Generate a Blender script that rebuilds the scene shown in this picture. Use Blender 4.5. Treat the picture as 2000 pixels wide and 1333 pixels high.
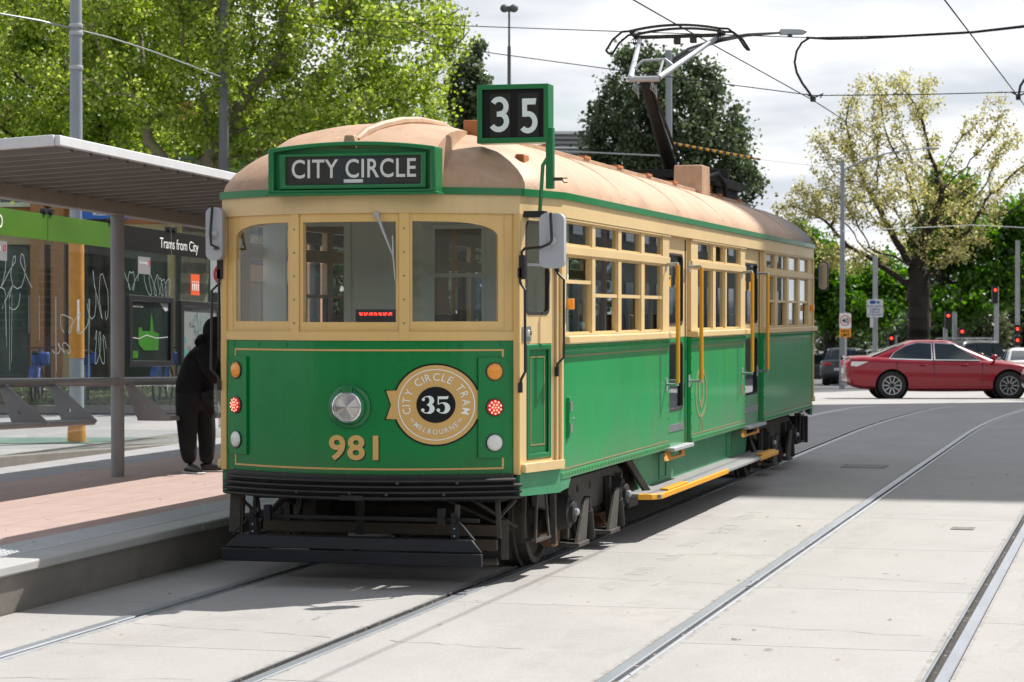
import bpy, bmesh, math, random
import numpy as np
from mathutils import Vector, Matrix
from mathutils.geometry import tessellate_polygon

for o in list(bpy.data.objects): bpy.data.objects.remove(o)
SC = bpy.context.scene
COL = SC.collection
R = random.Random(7)
NR = np.random.RandomState(11)

# ------------------------------------------------------------------ camera
CAM = Vector((4.71, -14.041, 1.69))
FPX = 4700.0                                   # focal length in pixels of a 2000 px wide picture
RIGHT = Vector((0.9674, 0.2535, 0.0)).normalized()
FWD = Vector((-0.2535, 0.9673, -0.0115)).normalized()
UP = RIGHT.cross(FWD).normalized()
cd = bpy.data.cameras.new('camera'); cam = bpy.data.objects.new('camera', cd); COL.objects.link(cam)
m = Matrix((RIGHT, UP, -FWD)).transposed().to_4x4(); m.translation = CAM
cam.matrix_world = m
cd.sensor_fit = 'HORIZONTAL'; cd.sensor_width = 36.0; cd.lens = FPX / 2000 * 36
cd.clip_start = 0.1; cd.clip_end = 3000
cd.dof.use_dof = True; cd.dof.focus_distance = 15.2; cd.dof.aperture_fstop = 8.0
SC.camera = cam

def at(px, py, d):
    """point of the place seen in direction (px,py) at d metres of depth"""
    return CAM + (FWD + RIGHT * ((px - 1000) / FPX) + UP * ((666.5 - py) / FPX)) * d
def dep(x, y): return (x - CAM.x) * FWD.x + (y - CAM.y) * FWD.y
def gz(x, y):
    """the street falls away gently past the crossing"""
    d = dep(x, y) - 41.6
    return 0.0 if d <= 0 else -0.0228 * min(d, 110) * min(1, d / 6)

# ------------------------------------------------------------------ sky and sun
SUNV = Vector((0.47, 0.57, 1.0)).normalized()
w = bpy.data.worlds.new('World'); SC.world = w; w.use_nodes = True
nt = w.node_tree; nt.nodes.clear()
def N(t, loc=None, **k):
    n = nt.nodes.new(t)
    for a, b in k.items(): setattr(n, a, b)
    return n
sky = N('ShaderNodeTexSky', sky_type='NISHITA', sun_disc=False)
sky.sun_elevation = math.asin(SUNV.z); sky.sun_rotation = math.atan2(SUNV.x, SUNV.y)
sky.air_density = 1.0; sky.dust_density = 1.5; sky.altitude = 50
tc = N('ShaderNodeTexCoord'); sep = N('ShaderNodeSeparateXYZ'); nt.links.new(tc.outputs['Generated'], sep.inputs[0])
zadd = N('ShaderNodeMath', operation='ADD'); zadd.inputs[1].default_value = 0.16
zmx = N('ShaderNodeMath', operation='MAXIMUM'); zmx.inputs[1].default_value = 0.02
nt.links.new(sep.outputs['Z'], zmx.inputs[0]); nt.links.new(zmx.outputs[0], zadd.inputs[0])
vd = N('ShaderNodeVectorMath', operation='DIVIDE'); cz = N('ShaderNodeCombineXYZ')
for i in range(3): nt.links.new(zadd.outputs[0], cz.inputs[i])
nt.links.new(tc.outputs['Generated'], vd.inputs[0]); nt.links.new(cz.outputs[0], vd.inputs[1])
no = N('ShaderNodeTexNoise'); no.inputs['Scale'].default_value = 1.1; no.inputs['Detail'].default_value = 7; no.inputs['Roughness'].default_value = 0.55
nt.links.new(vd.outputs[0], no.inputs['Vector'])
ramp = N('ShaderNodeValToRGB'); ramp.color_ramp.elements[0].position = 0.40; ramp.color_ramp.elements[1].position = 0.58
el = N('ShaderNodeMapRange'); el.inputs['From Min'].default_value = 0.03; el.inputs['From Max'].default_value = 0.75; el.inputs['To Min'].default_value = 0.20; el.inputs['To Max'].default_value = -0.02
nt.links.new(sep.outputs['Z'], el.inputs['Value'])            # broken cloud overhead closes up towards the horizon
cov = N('ShaderNodeMath', operation='ADD'); nt.links.new(no.outputs['Fac'], cov.inputs[0]); nt.links.new(el.outputs[0], cov.inputs[1])
nt.links.new(cov.outputs[0], ramp.inputs[0])
no2 = N('ShaderNodeTexNoise'); no2.inputs['Scale'].default_value = 2.3; no2.inputs['Detail'].default_value = 6
nt.links.new(vd.outputs[0], no2.inputs['Vector'])
ramp2 = N('ShaderNodeValToRGB')
ramp2.color_ramp.elements[0].position = 0.36; ramp2.color_ramp.elements[0].color = (5.9, 6.25, 6.8, 1)
ramp2.color_ramp.elements[1].position = 0.62; ramp2.color_ramp.elements[1].color = (9.4, 9.45, 9.5, 1)
nt.links.new(no2.outputs['Fac'], ramp2.inputs[0])
mix = N('ShaderNodeMix', data_type='RGBA')
nt.links.new(ramp.outputs[0], mix.inputs['Factor']); nt.links.new(sky.outputs[0], mix.inputs['A']); nt.links.new(ramp2.outputs[0], mix.inputs['B'])
bg = N('ShaderNodeBackground'); bg.inputs['Strength'].default_value = 0.085
wo = N('ShaderNodeOutputWorld')
nt.links.new(mix.outputs['Result'], bg.inputs[0]); nt.links.new(bg.outputs[0], wo.inputs[0])

sd = bpy.data.lights.new('sun', 'SUN'); sun = bpy.data.objects.new('sun', sd); COL.objects.link(sun)
sd.energy = 5.0; sd.angle = math.radians(0.53); sd.color = (1.0, 0.965, 0.91)
sun.rotation_euler = SUNV.to_track_quat('Z', 'Y').to_euler(); sun.location = (20, 20, 40)

SC.view_settings.view_transform = 'Standard'; SC.view_settings.look = 'None'
SC.view_settings.exposure = 0.55; SC.view_settings.gamma = 1.0; SC.view_settings.use_curve_mapping = False
SC.render.engine = 'CYCLES'
SC.cycles.max_bounces = 6; SC.cycles.diffuse_bounces = 3; SC.cycles.glossy_bounces = 3; SC.cycles.transparent_max_bounces = 16; SC.cycles.caustics_reflective = False; SC.cycles.caustics_refractive = False

# ------------------------------------------------------------------ materials
MATS = {}
def pmat(name, col, rough=0.6, metal=0.0, var=0.12, scale=3.0, bump=0.0, bscale=40.0, coat=0.0, spots=None, stretch=None, rvar=0.0, spec=0.5, wave=0.0, emit=None, estr=0.0, streak=None, end_grey=None, grime=None):
    """procedural principled surface: colour mottling, optional dirt spots, fine relief"""
    mt = bpy.data.materials.new(name); mt.use_nodes = True; t = mt.node_tree; t.nodes.clear()
    def n(ty): return t.nodes.new(ty)
    L = t.links.new
    out = n('ShaderNodeOutputMaterial'); p = n('ShaderNodeBsdfPrincipled'); L(p.outputs[0], out.inputs[0])
    p.inputs['Roughness'].default_value = rough; p.inputs['Metallic'].default_value = metal
    p.inputs['Coat Weight'].default_value = coat; p.inputs['Coat Roughness'].default_value = 0.06
    p.inputs['Specular IOR Level'].default_value = spec
    co = n('ShaderNodeTexCoord'); mp = n('ShaderNodeMapping'); L(co.outputs['Object'], mp.inputs[0])
    if stretch: mp.inputs['Scale'].default_value = stretch
    nz = n('ShaderNodeTexNoise'); nz.inputs['Scale'].default_value = scale; nz.inputs['Detail'].default_value = 8; nz.inputs['Roughness'].default_value = 0.62
    L(mp.outputs[0], nz.inputs['Vector'])
    rp = n('ShaderNodeValToRGB'); e = rp.color_ramp.elements
    c = Vector(col[:3])
    e[0].position = 0.3; e[0].color = (*[max(0, x * (1 - var)) for x in c], 1)
    e[1].position = 0.72; e[1].color = (*[min(1, x * (1 + var)) for x in c], 1)
    L(nz.outputs['Fac'], rp.inputs[0])
    src = rp.outputs[0]
    if spots:
        for (scol, sscale, lo, hi, amt) in spots:
            ns = n('ShaderNodeTexNoise'); ns.inputs['Scale'].default_value = sscale; ns.inputs['Detail'].default_value = 6; ns.inputs['Roughness'].default_value = 0.7
            L(mp.outputs[0], ns.inputs['Vector'])
            mr = n('ShaderNodeMapRange'); mr.inputs['From Min'].default_value = lo; mr.inputs['From Max'].default_value = hi; mr.inputs['To Max'].default_value = amt
            L(ns.outputs['Fac'], mr.inputs['Value'])
            mx = n('ShaderNodeMix'); mx.data_type = 'RGBA'; L(mr.outputs[0], mx.inputs['Factor']); L(src, mx.inputs['A']); mx.inputs['B'].default_value = (*scol, 1)
            src = mx.outputs['Result']
    if streak:                                                     # rain runs down the surface
        m3 = n('ShaderNodeMapping'); m3.inputs['Scale'].default_value = (9, 9, 0.5); L(co.outputs['Object'], m3.inputs[0])
        ns = n('ShaderNodeTexNoise'); ns.inputs['Scale'].default_value = 2.5; ns.inputs['Detail'].default_value = 5; L(m3.outputs[0], ns.inputs['Vector'])
        mr = n('ShaderNodeMapRange'); mr.inputs['From Min'].default_value = 0.48; mr.inputs['From Max'].default_value = 0.78; mr.inputs['To Max'].default_value = streak[1]; L(ns.outputs['Fac'], mr.inputs['Value'])
        mx = n('ShaderNodeMix'); mx.data_type = 'RGBA'; L(mr.outputs[0], mx.inputs['Factor']); L(src, mx.inputs['A']); mx.inputs['B'].default_value = (*streak[0], 1); src = mx.outputs['Result']
    if end_grey:                                                       # colour turns to dark grey towards the far end of the roof
        sp = n('ShaderNodeSeparateXYZ'); L(co.outputs['Object'], sp.inputs[0]); ad = n('ShaderNodeMath'); ad.operation = 'MULTIPLY_ADD'; L(nz.outputs['Fac'], ad.inputs[0]); ad.inputs[1].default_value = 1.6; L(sp.outputs['Y'], ad.inputs[2])
        mr = n('ShaderNodeMapRange'); mr.inputs['From Min'].default_value = end_grey[1]; mr.inputs['From Max'].default_value = end_grey[2]; L(ad.outputs[0], mr.inputs['Value'])
        mx = n('ShaderNodeMix'); mx.data_type = 'RGBA'; L(mr.outputs[0], mx.inputs['Factor']); L(src, mx.inputs['A']); mx.inputs['B'].default_value = (*end_grey[0], 1); src = mx.outputs['Result']
    if grime:                                                      # road dust thrown up along the foot of the panels
        sp = n('ShaderNodeSeparateXYZ'); L(co.outputs['Object'], sp.inputs[0]); ad = n('ShaderNodeMath'); ad.operation = 'MULTIPLY_ADD'; L(nz.outputs['Fac'], ad.inputs[0]); ad.inputs[1].default_value = 0.7; L(sp.outputs['Z'], ad.inputs[2])
        mr = n('ShaderNodeMapRange'); mr.inputs['From Min'].default_value = grime[2]; mr.inputs['From Max'].default_value = grime[1]; mr.inputs['To Max'].default_value = grime[3]; L(ad.outputs[0], mr.inputs['Value'])
        mx = n('ShaderNodeMix'); mx.data_type = 'RGBA'; L(mr.outputs[0], mx.inputs['Factor']); L(src, mx.inputs['A']); mx.inputs['B'].default_value = (*grime[0], 1); src = mx.outputs['Result']
    L(src, p.inputs['Base Color'])
    if rvar:
        mr = n('ShaderNodeMapRange'); mr.inputs['To Min'].default_value = max(0.02, rough - rvar); mr.inputs['To Max'].default_value = rough + rvar
        L(nz.outputs['Fac'], mr.inputs['Value']); L(mr.outputs[0], p.inputs['Roughness'])
    nrm = None
    if wave:
        nb = n('ShaderNodeTexNoise'); nb.inputs['Scale'].default_value = 2.2; nb.inputs['Detail'].default_value = 1
        L(mp.outputs[0], nb.inputs['Vector'])
        b = n('ShaderNodeBump'); b.inputs['Strength'].default_value = wave; b.inputs['Distance'].default_value = 0.05
        L(nb.outputs['Fac'], b.inputs['Height']); nrm = b
    if bump:
        nb = n('ShaderNodeTexNoise'); nb.inputs['Scale'].default_value = bscale; nb.inputs['Detail'].default_value = 5
        L(mp.outputs[0], nb.inputs['Vector'])
        b = n('ShaderNodeBump'); b.inputs['Strength'].default_value = bump; b.inputs['Distance'].default_value = 0.01
        L(nb.outputs['Fac'], b.inputs['Height'])
        if nrm: L(nrm.outputs[0], b.inputs['Normal'])
        nrm = b
    if nrm: L(nrm.outputs[0], p.inputs['Normal'])
    if emit:
        p.inputs['Emission Color'].default_value = (*emit, 1); p.inputs['Emission Strength'].default_value = estr
    MATS[name] = mt
    return mt

def glassmat(name, tint=(0.82, 0.9, 0.87), rough=0.0, ior=1.5, dirt=0.0):
    """thin pane: clear tinted body with Fresnel mirror on top, a little grime"""
    mt = bpy.data.materials.new(name); mt.use_nodes = True; t = mt.node_tree; t.nodes.clear()
    n = t.nodes.new; L = t.links.new
    out = n('ShaderNodeOutputMaterial'); tr = n('ShaderNodeBsdfTransparent'); tr.inputs[0].default_value = (*tint, 1)
    gl = n('ShaderNodeBsdfGlossy'); gl.inputs['Roughness'].default_value = rough; gl.inputs[0].default_value = (0.95, 0.97, 1, 1)
    ge = n('ShaderNodeNewGeometry'); dt = n('ShaderNodeVectorMath'); dt.operation = 'DOT_PRODUCT'; L(ge.outputs['Normal'], dt.inputs[0]); L(ge.outputs['Incoming'], dt.inputs[1])
    ab = n('ShaderNodeMath'); ab.operation = 'ABSOLUTE'; L(dt.outputs['Value'], ab.inputs[0])
    iv = n('ShaderNodeMath'); iv.operation = 'SUBTRACT'; iv.inputs[0].default_value = 1.0; L(ab.outputs[0], iv.inputs[1])
    pw = n('ShaderNodeMath'); pw.operation = 'POWER'; L(iv.outputs[0], pw.inputs[0]); pw.inputs[1].default_value = 5.0
    fr = n('ShaderNodeMath'); fr.operation = 'MULTIPLY_ADD'; L(pw.outputs[0], fr.inputs[0]); fr.inputs[1].default_value = 0.9; fr.inputs[2].default_value = 0.04     # Schlick, the same from both sides of the pane
    mx = n('ShaderNodeMixShader'); L(fr.outputs[0], mx.inputs[0]); L(tr.outputs[0], mx.inputs[1]); L(gl.outputs[0], mx.inputs[2])
    last = mx
    if dirt:
        co = n('ShaderNodeTexCoord'); mp = n('ShaderNodeMapping'); mp.inputs['Scale'].default_value = (1, 1, 0.35); L(co.outputs['Object'], mp.inputs[0])
        nz = n('ShaderNodeTexNoise'); nz.inputs['Scale'].default_value = 7; nz.inputs['Detail'].default_value = 8; L(mp.outputs[0], nz.inputs['Vector'])
        mr = n('ShaderNodeMapRange'); mr.inputs['From Min'].default_value = 0.42; mr.inputs['From Max'].default_value = 0.8; mr.inputs['To Max'].default_value = dirt; L(nz.outputs['Fac'], mr.inputs['Value'])
        df = n('ShaderNodeBsdfDiffuse'); df.inputs[0].default_value = (0.55, 0.58, 0.55, 1)
        m2 = n('ShaderNodeMixShader'); L(mr.outputs[0], m2.inputs[0]); L(mx.outputs[0], m2.inputs[1]); L(df.outputs[0], m2.inputs[2]); last = m2
    L(last.outputs[0], out.inputs[0]); MATS[name] = mt
    return mt

def leafmat(name, c1, c2, c3, transl=0.45):
    mt = bpy.data.materials.new(name); mt.use_nodes = True; t = mt.node_tree; t.nodes.clear()
    n = t.nodes.new; L = t.links.new
    out = n('ShaderNodeOutputMaterial'); ge = n('ShaderNodeNewGeometry'); rp = n('ShaderNodeValToRGB')
    e = rp.color_ramp.elements; e[0].color = (*c1, 1); e[1].color = (*c3, 1); k = e.new(0.5); k.color = (*c2, 1)
    L(ge.outputs['Random Per Island'], rp.inputs[0])
    p = n('ShaderNodeBsdfPrincipled'); p.inputs['Roughness'].default_value = 0.4; p.inputs['Specular IOR Level'].default_value = 0.5
    tl = n('ShaderNodeBsdfTranslucent')
    hs = n('ShaderNodeHueSaturation'); hs.inputs['Saturation'].default_value = 1.15; hs.inputs['Value'].default_value = 1.5; L(rp.outputs[0], hs.inputs['Color'])
    L(rp.outputs[0], p.inputs['Base Color']); L(hs.outputs[0], tl.inputs[0])
    mx = n('ShaderNodeMixShader'); mx.inputs[0].default_value = transl; L(p.outputs[0], mx.inputs[1]); L(tl.outputs[0], mx.inputs[2]); L(mx.outputs[0], out.inputs[0])
    MATS[name] = mt
    return mt

def holed(mat, scale, lo, hi):
    """worn film: noise eats holes into the coat"""
    t = MATS[mat].node_tree; n = t.nodes.new; L = t.links.new
    out = [x for x in t.nodes if x.type == 'OUTPUT_MATERIAL'][0]; p = [x for x in t.nodes if x.type == 'BSDF_PRINCIPLED'][0]
    co = n('ShaderNodeTexCoord'); nz = n('ShaderNodeTexNoise'); nz.inputs['Scale'].default_value = scale; nz.inputs['Detail'].default_value = 9; nz.inputs['Roughness'].default_value = 0.75; L(co.outputs['Object'], nz.inputs['Vector'])
    mr = n('ShaderNodeMapRange'); mr.inputs['From Min'].default_value = lo; mr.inputs['From Max'].default_value = hi; L(nz.outputs['Fac'], mr.inputs['Value'])
    tr = n('ShaderNodeBsdfTransparent'); mx = n('ShaderNodeMixShader'); L(mr.outputs[0], mx.inputs[0]); L(tr.outputs[0], mx.inputs[1]); L(p.outputs[0], mx.inputs[2]); L(mx.outputs[0], out.inputs[0])
def M(n): return MATS[n]
pmat('green', (0.0004, 0.19, 0.043), 0.28, var=0.07, scale=1.6, spec=0.35, coat=0.15, wave=0.06, rvar=0.06, spots=[((0.01, 0.20, 0.06), 5.0, 0.62, 0.85, 0.3), ((0.03, 0.045, 0.03), 13, 0.70, 0.85, 0.35)], streak=((0.0, 0.10, 0.02), 0.35), grime=((0.06, 0.10, 0.05), 0.95, 1.25, 0.35))
pmat('green_side', (0.004, 0.275, 0.068), 0.3, var=0.1, scale=1.1, spec=0.4, coat=0.15, streak=((0.06, 0.20, 0.09), 0.4), wave=0.16, rvar=0.06, spots=[((0.03, 0.30, 0.10), 2.5, 0.55, 0.8, 0.5), ((0.35, 0.42, 0.36), 22, 0.715, 0.77, 0.6)], grime=((0.14, 0.20, 0.12), 0.92, 1.30, 0.5))  # body green again, lightened to paint in the glare on the sunlit side
pmat('green_trim', (0.0015, 0.155, 0.04), 0.38, var=0.08, coat=0.2)
pmat('green_worn', (0.035, 0.22, 0.10), 0.5, var=0.14, scale=2.5, spots=[((0.10, 0.28, 0.12), 3.0, 0.5, 0.75, 0.6), ((0.06, 0.06, 0.05), 6, 0.62, 0.8, 0.6)])
pmat('cream', (0.67, 0.45, 0.165), 0.42, streak=((0.52, 0.33, 0.12), 0.16), var=0.05, scale=2.0, coat=0.15, spots=[((0.42, 0.27, 0.12), 9, 0.66, 0.85, 0.35)])
pmat('cream_side', (0.65, 0.475, 0.235), 0.45, streak=((0.48, 0.34, 0.17), 0.18), var=0.07, scale=2.0, coat=0.1, spots=[((0.36, 0.25, 0.13), 8, 0.64, 0.85, 0.4)])
pmat('roof', (0.46, 0.295, 0.185), 0.55, streak=((0.30, 0.17, 0.10), 0.3), var=0.12, scale=1.6, bump=0.25, bscale=60, spots=[((0.30, 0.165, 0.10), 3.0, 0.48, 0.72, 0.65), ((0.15, 0.10, 0.07), 9, 0.62, 0.8, 0.5), ((0.58, 0.45, 0.34), 5, 0.58, 0.75, 0.4)])
pmat('roof_main', (0.46, 0.295, 0.185), 0.55, var=0.12, scale=1.6, bump=0.25, bscale=60, streak=((0.30, 0.17, 0.10), 0.35), end_grey=((0.085, 0.08, 0.08), 4.7, 6.6), spots=[((0.30, 0.165, 0.10), 3.0, 0.48, 0.72, 0.65), ((0.15, 0.10, 0.07), 9, 0.62, 0.8, 0.5), ((0.58, 0.45, 0.34), 5, 0.58, 0.75, 0.4)])
pmat('roof_block', (0.42, 0.15, 0.055), 0.7, var=0.12)
pmat('gold', (0.60, 0.37, 0.12), 0.45, var=0.04)
pmat('gold_line', (0.24, 0.20, 0.09), 0.5, var=0.1)
pmat('white_print', (0.82, 0.83, 0.80), 0.5, var=0.03)
pmat('black_print', (0.008, 0.008, 0.009), 0.5, var=0.1, spec=0.2)
pmat('digit_white', (0.72, 0.80, 0.78), 0.5, var=0.03)
pmat('sign_black', (0.008, 0.008, 0.008), 0.45, var=0.2, spec=0.2)
pmat('sign_panel', (0.022, 0.021, 0.018), 0.4, var=0.2, spec=0.25)
pmat('bumper', (0.011, 0.011, 0.012), 0.5, var=0.3, scale=8, bump=0.2, bscale=50, spots=[((0.09, 0.085, 0.08), 14, 0.66, 0.85, 0.5)])
pmat('lifeguard', (0.007, 0.008, 0.012), 0.5, spec=0.3, var=0.3, scale=10, bump=0.25, bscale=35, spots=[((0.16, 0.16, 0.16), 30, 0.7, 0.8, 0.6)], stretch=(0.3, 1, 1))
pmat('iron', (0.042, 0.037, 0.031), 0.7, var=0.35, scale=7, bump=0.35, bscale=40, spots=[((0.10, 0.065, 0.04), 5, 0.55, 0.8, 0.7)])
pmat('iron_dark', (0.010, 0.0095, 0.009), 0.75, var=0.3, scale=6)
pmat('spring', (0.16, 0.085, 0.05), 0.75, var=0.3, scale=9)
pmat('wood_worn', (0.055, 0.042, 0.03), 0.75, var=0.3, scale=9, stretch=(0.3, 3, 3))
pmat('chrome', (0.75, 0.75, 0.75), 0.18, metal=1.0, var=0.06)
pmat('lamp_glass', (0.42, 0.41, 0.38), 0.12, metal=0.85, var=0.15, scale=12)
pmat('steel', (0.42, 0.43, 0.44), 0.35, metal=0.8, var=0.15, scale=9)
pmat('galv', (0.40, 0.42, 0.44), 0.5, metal=0.35, var=0.1, scale=5)
pmat('pole_grey', (0.27, 0.30, 0.335), 0.5, var=0.12, scale=5, stretch=(1, 1, 0.3))
pmat('pole_dark', (0.10, 0.105, 0.11), 0.6, var=0.2, scale=5, stretch=(1, 1, 0.2))
pmat('shelter_steel', (0.27, 0.265, 0.275), 0.4, metal=0.15, var=0.1, scale=4)
pmat('shelter_white', (0.62, 0.64, 0.66), 0.5, var=0.06, scale=6, spots=[((0.35, 0.35, 0.34), 12, 0.62, 0.8, 0.4)])
pmat('shelter_roof', (0.22, 0.215, 0.205), 0.6, var=0.1)
pmat('shelter_beam', (0.33, 0.30, 0.29), 0.5, var=0.08)
pmat('black_paint', (0.012, 0.012, 0.013), 0.35, var=0.15)
pmat('rubber', (0.014, 0.014, 0.014), 0.8, var=0.2)
pmat('mirror_grey', (0.40, 0.42, 0.45), 0.45, var=0.05)
pmat('yellow', (0.72, 0.33, 0.008), 0.4, var=0.06)
pmat('step_orange', (0.56, 0.24, 0.03), 0.6, var=0.18, scale=8, spots=[((0.2, 0.12, 0.05), 9, 0.55, 0.8, 0.6)])
pmat('step_grey', (0.22, 0.22, 0.22), 0.75, var=0.12, scale=8, bump=0.3, bscale=90)
pmat('amber', (0.85, 0.30, 0.015), 0.22, var=0.1, scale=60, coat=0.6)
pmat('red_lens', (0.65, 0.02, 0.02), 0.2, var=0.1, coat=0.5)
pmat('white_lens', (0.68, 0.69, 0.67), 0.25, var=0.08, scale=60, coat=0.6)
pmat('led_red', (0.9, 0.2, 0.15), 0.4, emit=(1.0, 0.22, 0.14), estr=2.2)
pmat('led_dot', (0.9, 0.1, 0.06), 0.4, emit=(1.0, 0.05, 0.03), estr=1.6)
pmat('interior', (0.72, 0.76, 0.65), 0.55, var=0.05)
pmat('interior_cream', (0.36, 0.34, 0.28), 0.6, var=0.05)
pmat('interior_wood', (0.14, 0.08, 0.04), 0.5, var=0.2, stretch=(1, 1, 0.2))
pmat('seat', (0.05, 0.07, 0.06), 0.7, var=0.2)
pmat('floor_dark', (0.05, 0.045, 0.04), 0.8, var=0.2)
pmat('concrete', (0.318, 0.307, 0.293), 0.85, var=0.10, scale=0.9, bump=0.25, bscale=70, spots=[((0.235, 0.222, 0.21), 2.2, 0.48, 0.72, 0.55), ((0.40, 0.375, 0.345), 1.1, 0.52, 0.72, 0.6), ((0.14, 0.128, 0.115), 9, 0.66, 0.8, 0.6), ((0.25, 0.24, 0.23), 38, 0.5, 0.7, 0.5)], stretch=(1, 0.5, 1))
pmat('concrete_edge', (0.34, 0.335, 0.325), 0.8, var=0.07, scale=2, spots=[((0.3, 0.3, 0.29), 6, 0.62, 0.8, 0.4)])
pmat('concrete_wall', (0.18, 0.165, 0.145), 0.85, var=0.15, scale=2.5, bump=0.3, bscale=30, spots=[((0.10, 0.095, 0.085), 4, 0.5, 0.78, 0.7)])
pmat('tactile', (0.38, 0.39, 0.40), 0.7, var=0.06)
pmat('paver_pink', (0.36, 0.255, 0.225), 0.8, var=0.10, scale=3, bump=0.15, bscale=60, spots=[((0.30, 0.21, 0.18), 1.6, 0.5, 0.8, 0.5)], stretch=(3, 0.5, 1))
pmat('footpath', (0.27, 0.265, 0.27), 0.85, var=0.14, scale=3)
pmat('asphalt', (0.085, 0.085, 0.088), 0.9, var=0.15, scale=6, bump=0.3, bscale=120)
pmat('far_concrete', (0.31, 0.30, 0.29), 0.85, var=0.10, scale=0.7, spots=[((0.30, 0.29, 0.28), 1.3, 0.5, 0.75, 0.5)])
pmat('bike_green', (0.10, 0.17, 0.14), 0.85, var=0.2)
pmat('rail_head', (0.34, 0.36, 0.39), 0.42, metal=0.7, var=0.12, scale=4, stretch=(2, 0.3, 1))
pmat('rail_groove', (0.035, 0.03, 0.026), 0.9, var=0.3, scale=12, spots=[((0.30, 0.26, 0.21), 16, 0.56, 0.7, 0.8)])
pmat('paint_worn', (0.45, 0.44, 0.42), 0.8, var=0.1); holed('paint_worn', 5.0, 0.44, 0.72)
pmat('stain', (0.13, 0.12, 0.11), 0.85, var=0.2); holed('stain', 3.0, 0.47, 0.85)
pmat('dust', (0.45, 0.42, 0.37), 0.9, var=0.1); holed('dust', 2.2, 0.46, 1.3)
pmat('rust', (0.16, 0.115, 0.075), 0.9, var=0.25); holed('rust', 9.0, 0.46, 1.1)
pmat('cover_grey', (0.15, 0.148, 0.145), 0.7, var=0.2, scale=9)
pmat('litter', (0.35, 0.30, 0.20), 0.8, var=0.4, scale=1.5)
pmat('grass', (0.085, 0.17, 0.03), 0.9, var=0.35, scale=4, bump=0.6, bscale=30)
pmat('brick', (0.40, 0.18, 0.09), 0.85, var=0.2, scale=14)
pmat('brick_pale', (0.42, 0.30, 0.19), 0.85, var=0.15, scale=8)
pmat('door_green', (0.022, 0.042, 0.036), 0.5, var=0.3)
pmat('bark', (0.032, 0.026, 0.021), 0.9, var=0.35, scale=5, bump=0.8, bscale=12, stretch=(1, 1, 0.3))
pmat('bark_plane', (0.20, 0.175, 0.125), 0.85, var=0.4, scale=3, bump=0.3, bscale=12)
pmat('bike_blue', (0.01, 0.06, 0.28), 0.4, var=0.1)
pmat('cloth_black', (0.011, 0.011, 0.013), 0.9, var=0.3, scale=8, spec=0.2, bump=1.0, bscale=9)
pmat('trouser_black', (0.015, 0.015, 0.018), 0.85, var=0.3, scale=8, spec=0.25, bump=0.8, bscale=12)
pmat('skin', (0.32, 0.17, 0.11), 0.55, var=0.08)
pmat('hair_black', (0.008, 0.007, 0.006), 0.7, var=0.3)
pmat('shoe_black', (0.02, 0.02, 0.022), 0.35, var=0.2)
pmat('shoe_white', (0.6, 0.6, 0.6), 0.6, var=0.1)
pmat('teal_cloth', (0.08, 0.20, 0.20), 0.9, var=0.2)
pmat('car_red', (0.25, 0.002, 0.012), 0.3, var=0.05, coat=0.6, spec=0.3)
pmat('car_dark', (0.075, 0.083, 0.092), 0.25, metal=0.3, var=0.05, coat=1.0)
pmat('car_black', (0.008, 0.008, 0.009), 0.22, var=0.05, coat=1.0)
pmat('car_white', (0.70, 0.71, 0.72), 0.3, var=0.03, coat=1.0)
pmat('car_silver', (0.45, 0.47, 0.49), 0.28, metal=0.6, var=0.03, coat=1.0)
pmat('car_glass', (0.012, 0.020, 0.026), 0.05, var=0.1, spec=0.8)
pmat('sign_white', (0.75, 0.76, 0.76), 0.5, var=0.03)
pmat('sign_red', (0.55, 0.01, 0.02), 0.5, var=0.03)
pmat('sign_blue', (0.01, 0.10, 0.38), 0.5, var=0.05)
pmat('sign_orange', (0.80, 0.30, 0.01), 0.5, var=0.03)
pmat('sticker_orange', (0.75, 0.10, 0.02), 0.5, var=0.03)
pmat('signal_red', (0.9, 0.05, 0.02), 0.4, emit=(1.0, 0.05, 0.03), estr=2.6)
pmat('poster_dark', (0.008, 0.022, 0.015), 0.4, var=0.3, scale=4)
pmat('poster_green', (0.07, 0.30, 0.03), 0.3, var=0.15)
pmat('poster_grey', (0.40, 0.42, 0.42), 0.3, var=0.06)
pmat('poster_teal', (0.15, 0.45, 0.42), 0.3, var=0.06)
pmat('band_green', (0.065, 0.165, 0.010), 0.35, var=0.25, scale=1.5)
pmat('band_black', (0.010, 0.008, 0.007), 0.4, var=0.1, spec=0.2)
pmat('scratch', (0.24, 0.29, 0.28), 0.7, var=0.05)
pmat('building_grey', (0.26, 0.265, 0.275), 0.7, var=0.08)
pmat('building_glass', (0.10, 0.13, 0.16), 0.12, var=0.1, spec=0.8)
pmat('building_white', (0.62, 0.62, 0.60), 0.7, var=0.05)
pmat('louvre_grey', (0.33, 0.34, 0.35), 0.6, var=0.06)
pmat('terrace_stone', (0.10, 0.095, 0.088), 0.8, var=0.15)
pmat('bridge', (0.10, 0.10, 0.105), 0.85, var=0.2)
pmat('wire', (0.03, 0.03, 0.033), 0.5, metal=0.4, var=0.1)
pmat('wire_light', (0.35, 0.37, 0.39), 0.5, metal=0.4, var=0.1)
glassmat('glass_front', (0.98, 0.99, 0.985), dirt=0.0)
glassmat('glass_side', (0.80, 0.85, 0.86), dirt=0.0)
glassmat('glass_shelter', (0.965, 0.985, 0.975), dirt=0.015)
glassmat('glass_cover', (0.98, 0.985, 0.98))
leafmat('leaf_plane', (0.085, 0.14, 0.018), (0.26, 0.35, 0.055), (0.52, 0.57, 0.17), 0.5)
leafmat('leaf_dark', (0.030, 0.052, 0.022), (0.072, 0.105, 0.045), (0.165, 0.20, 0.11), 0.35)
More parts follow.
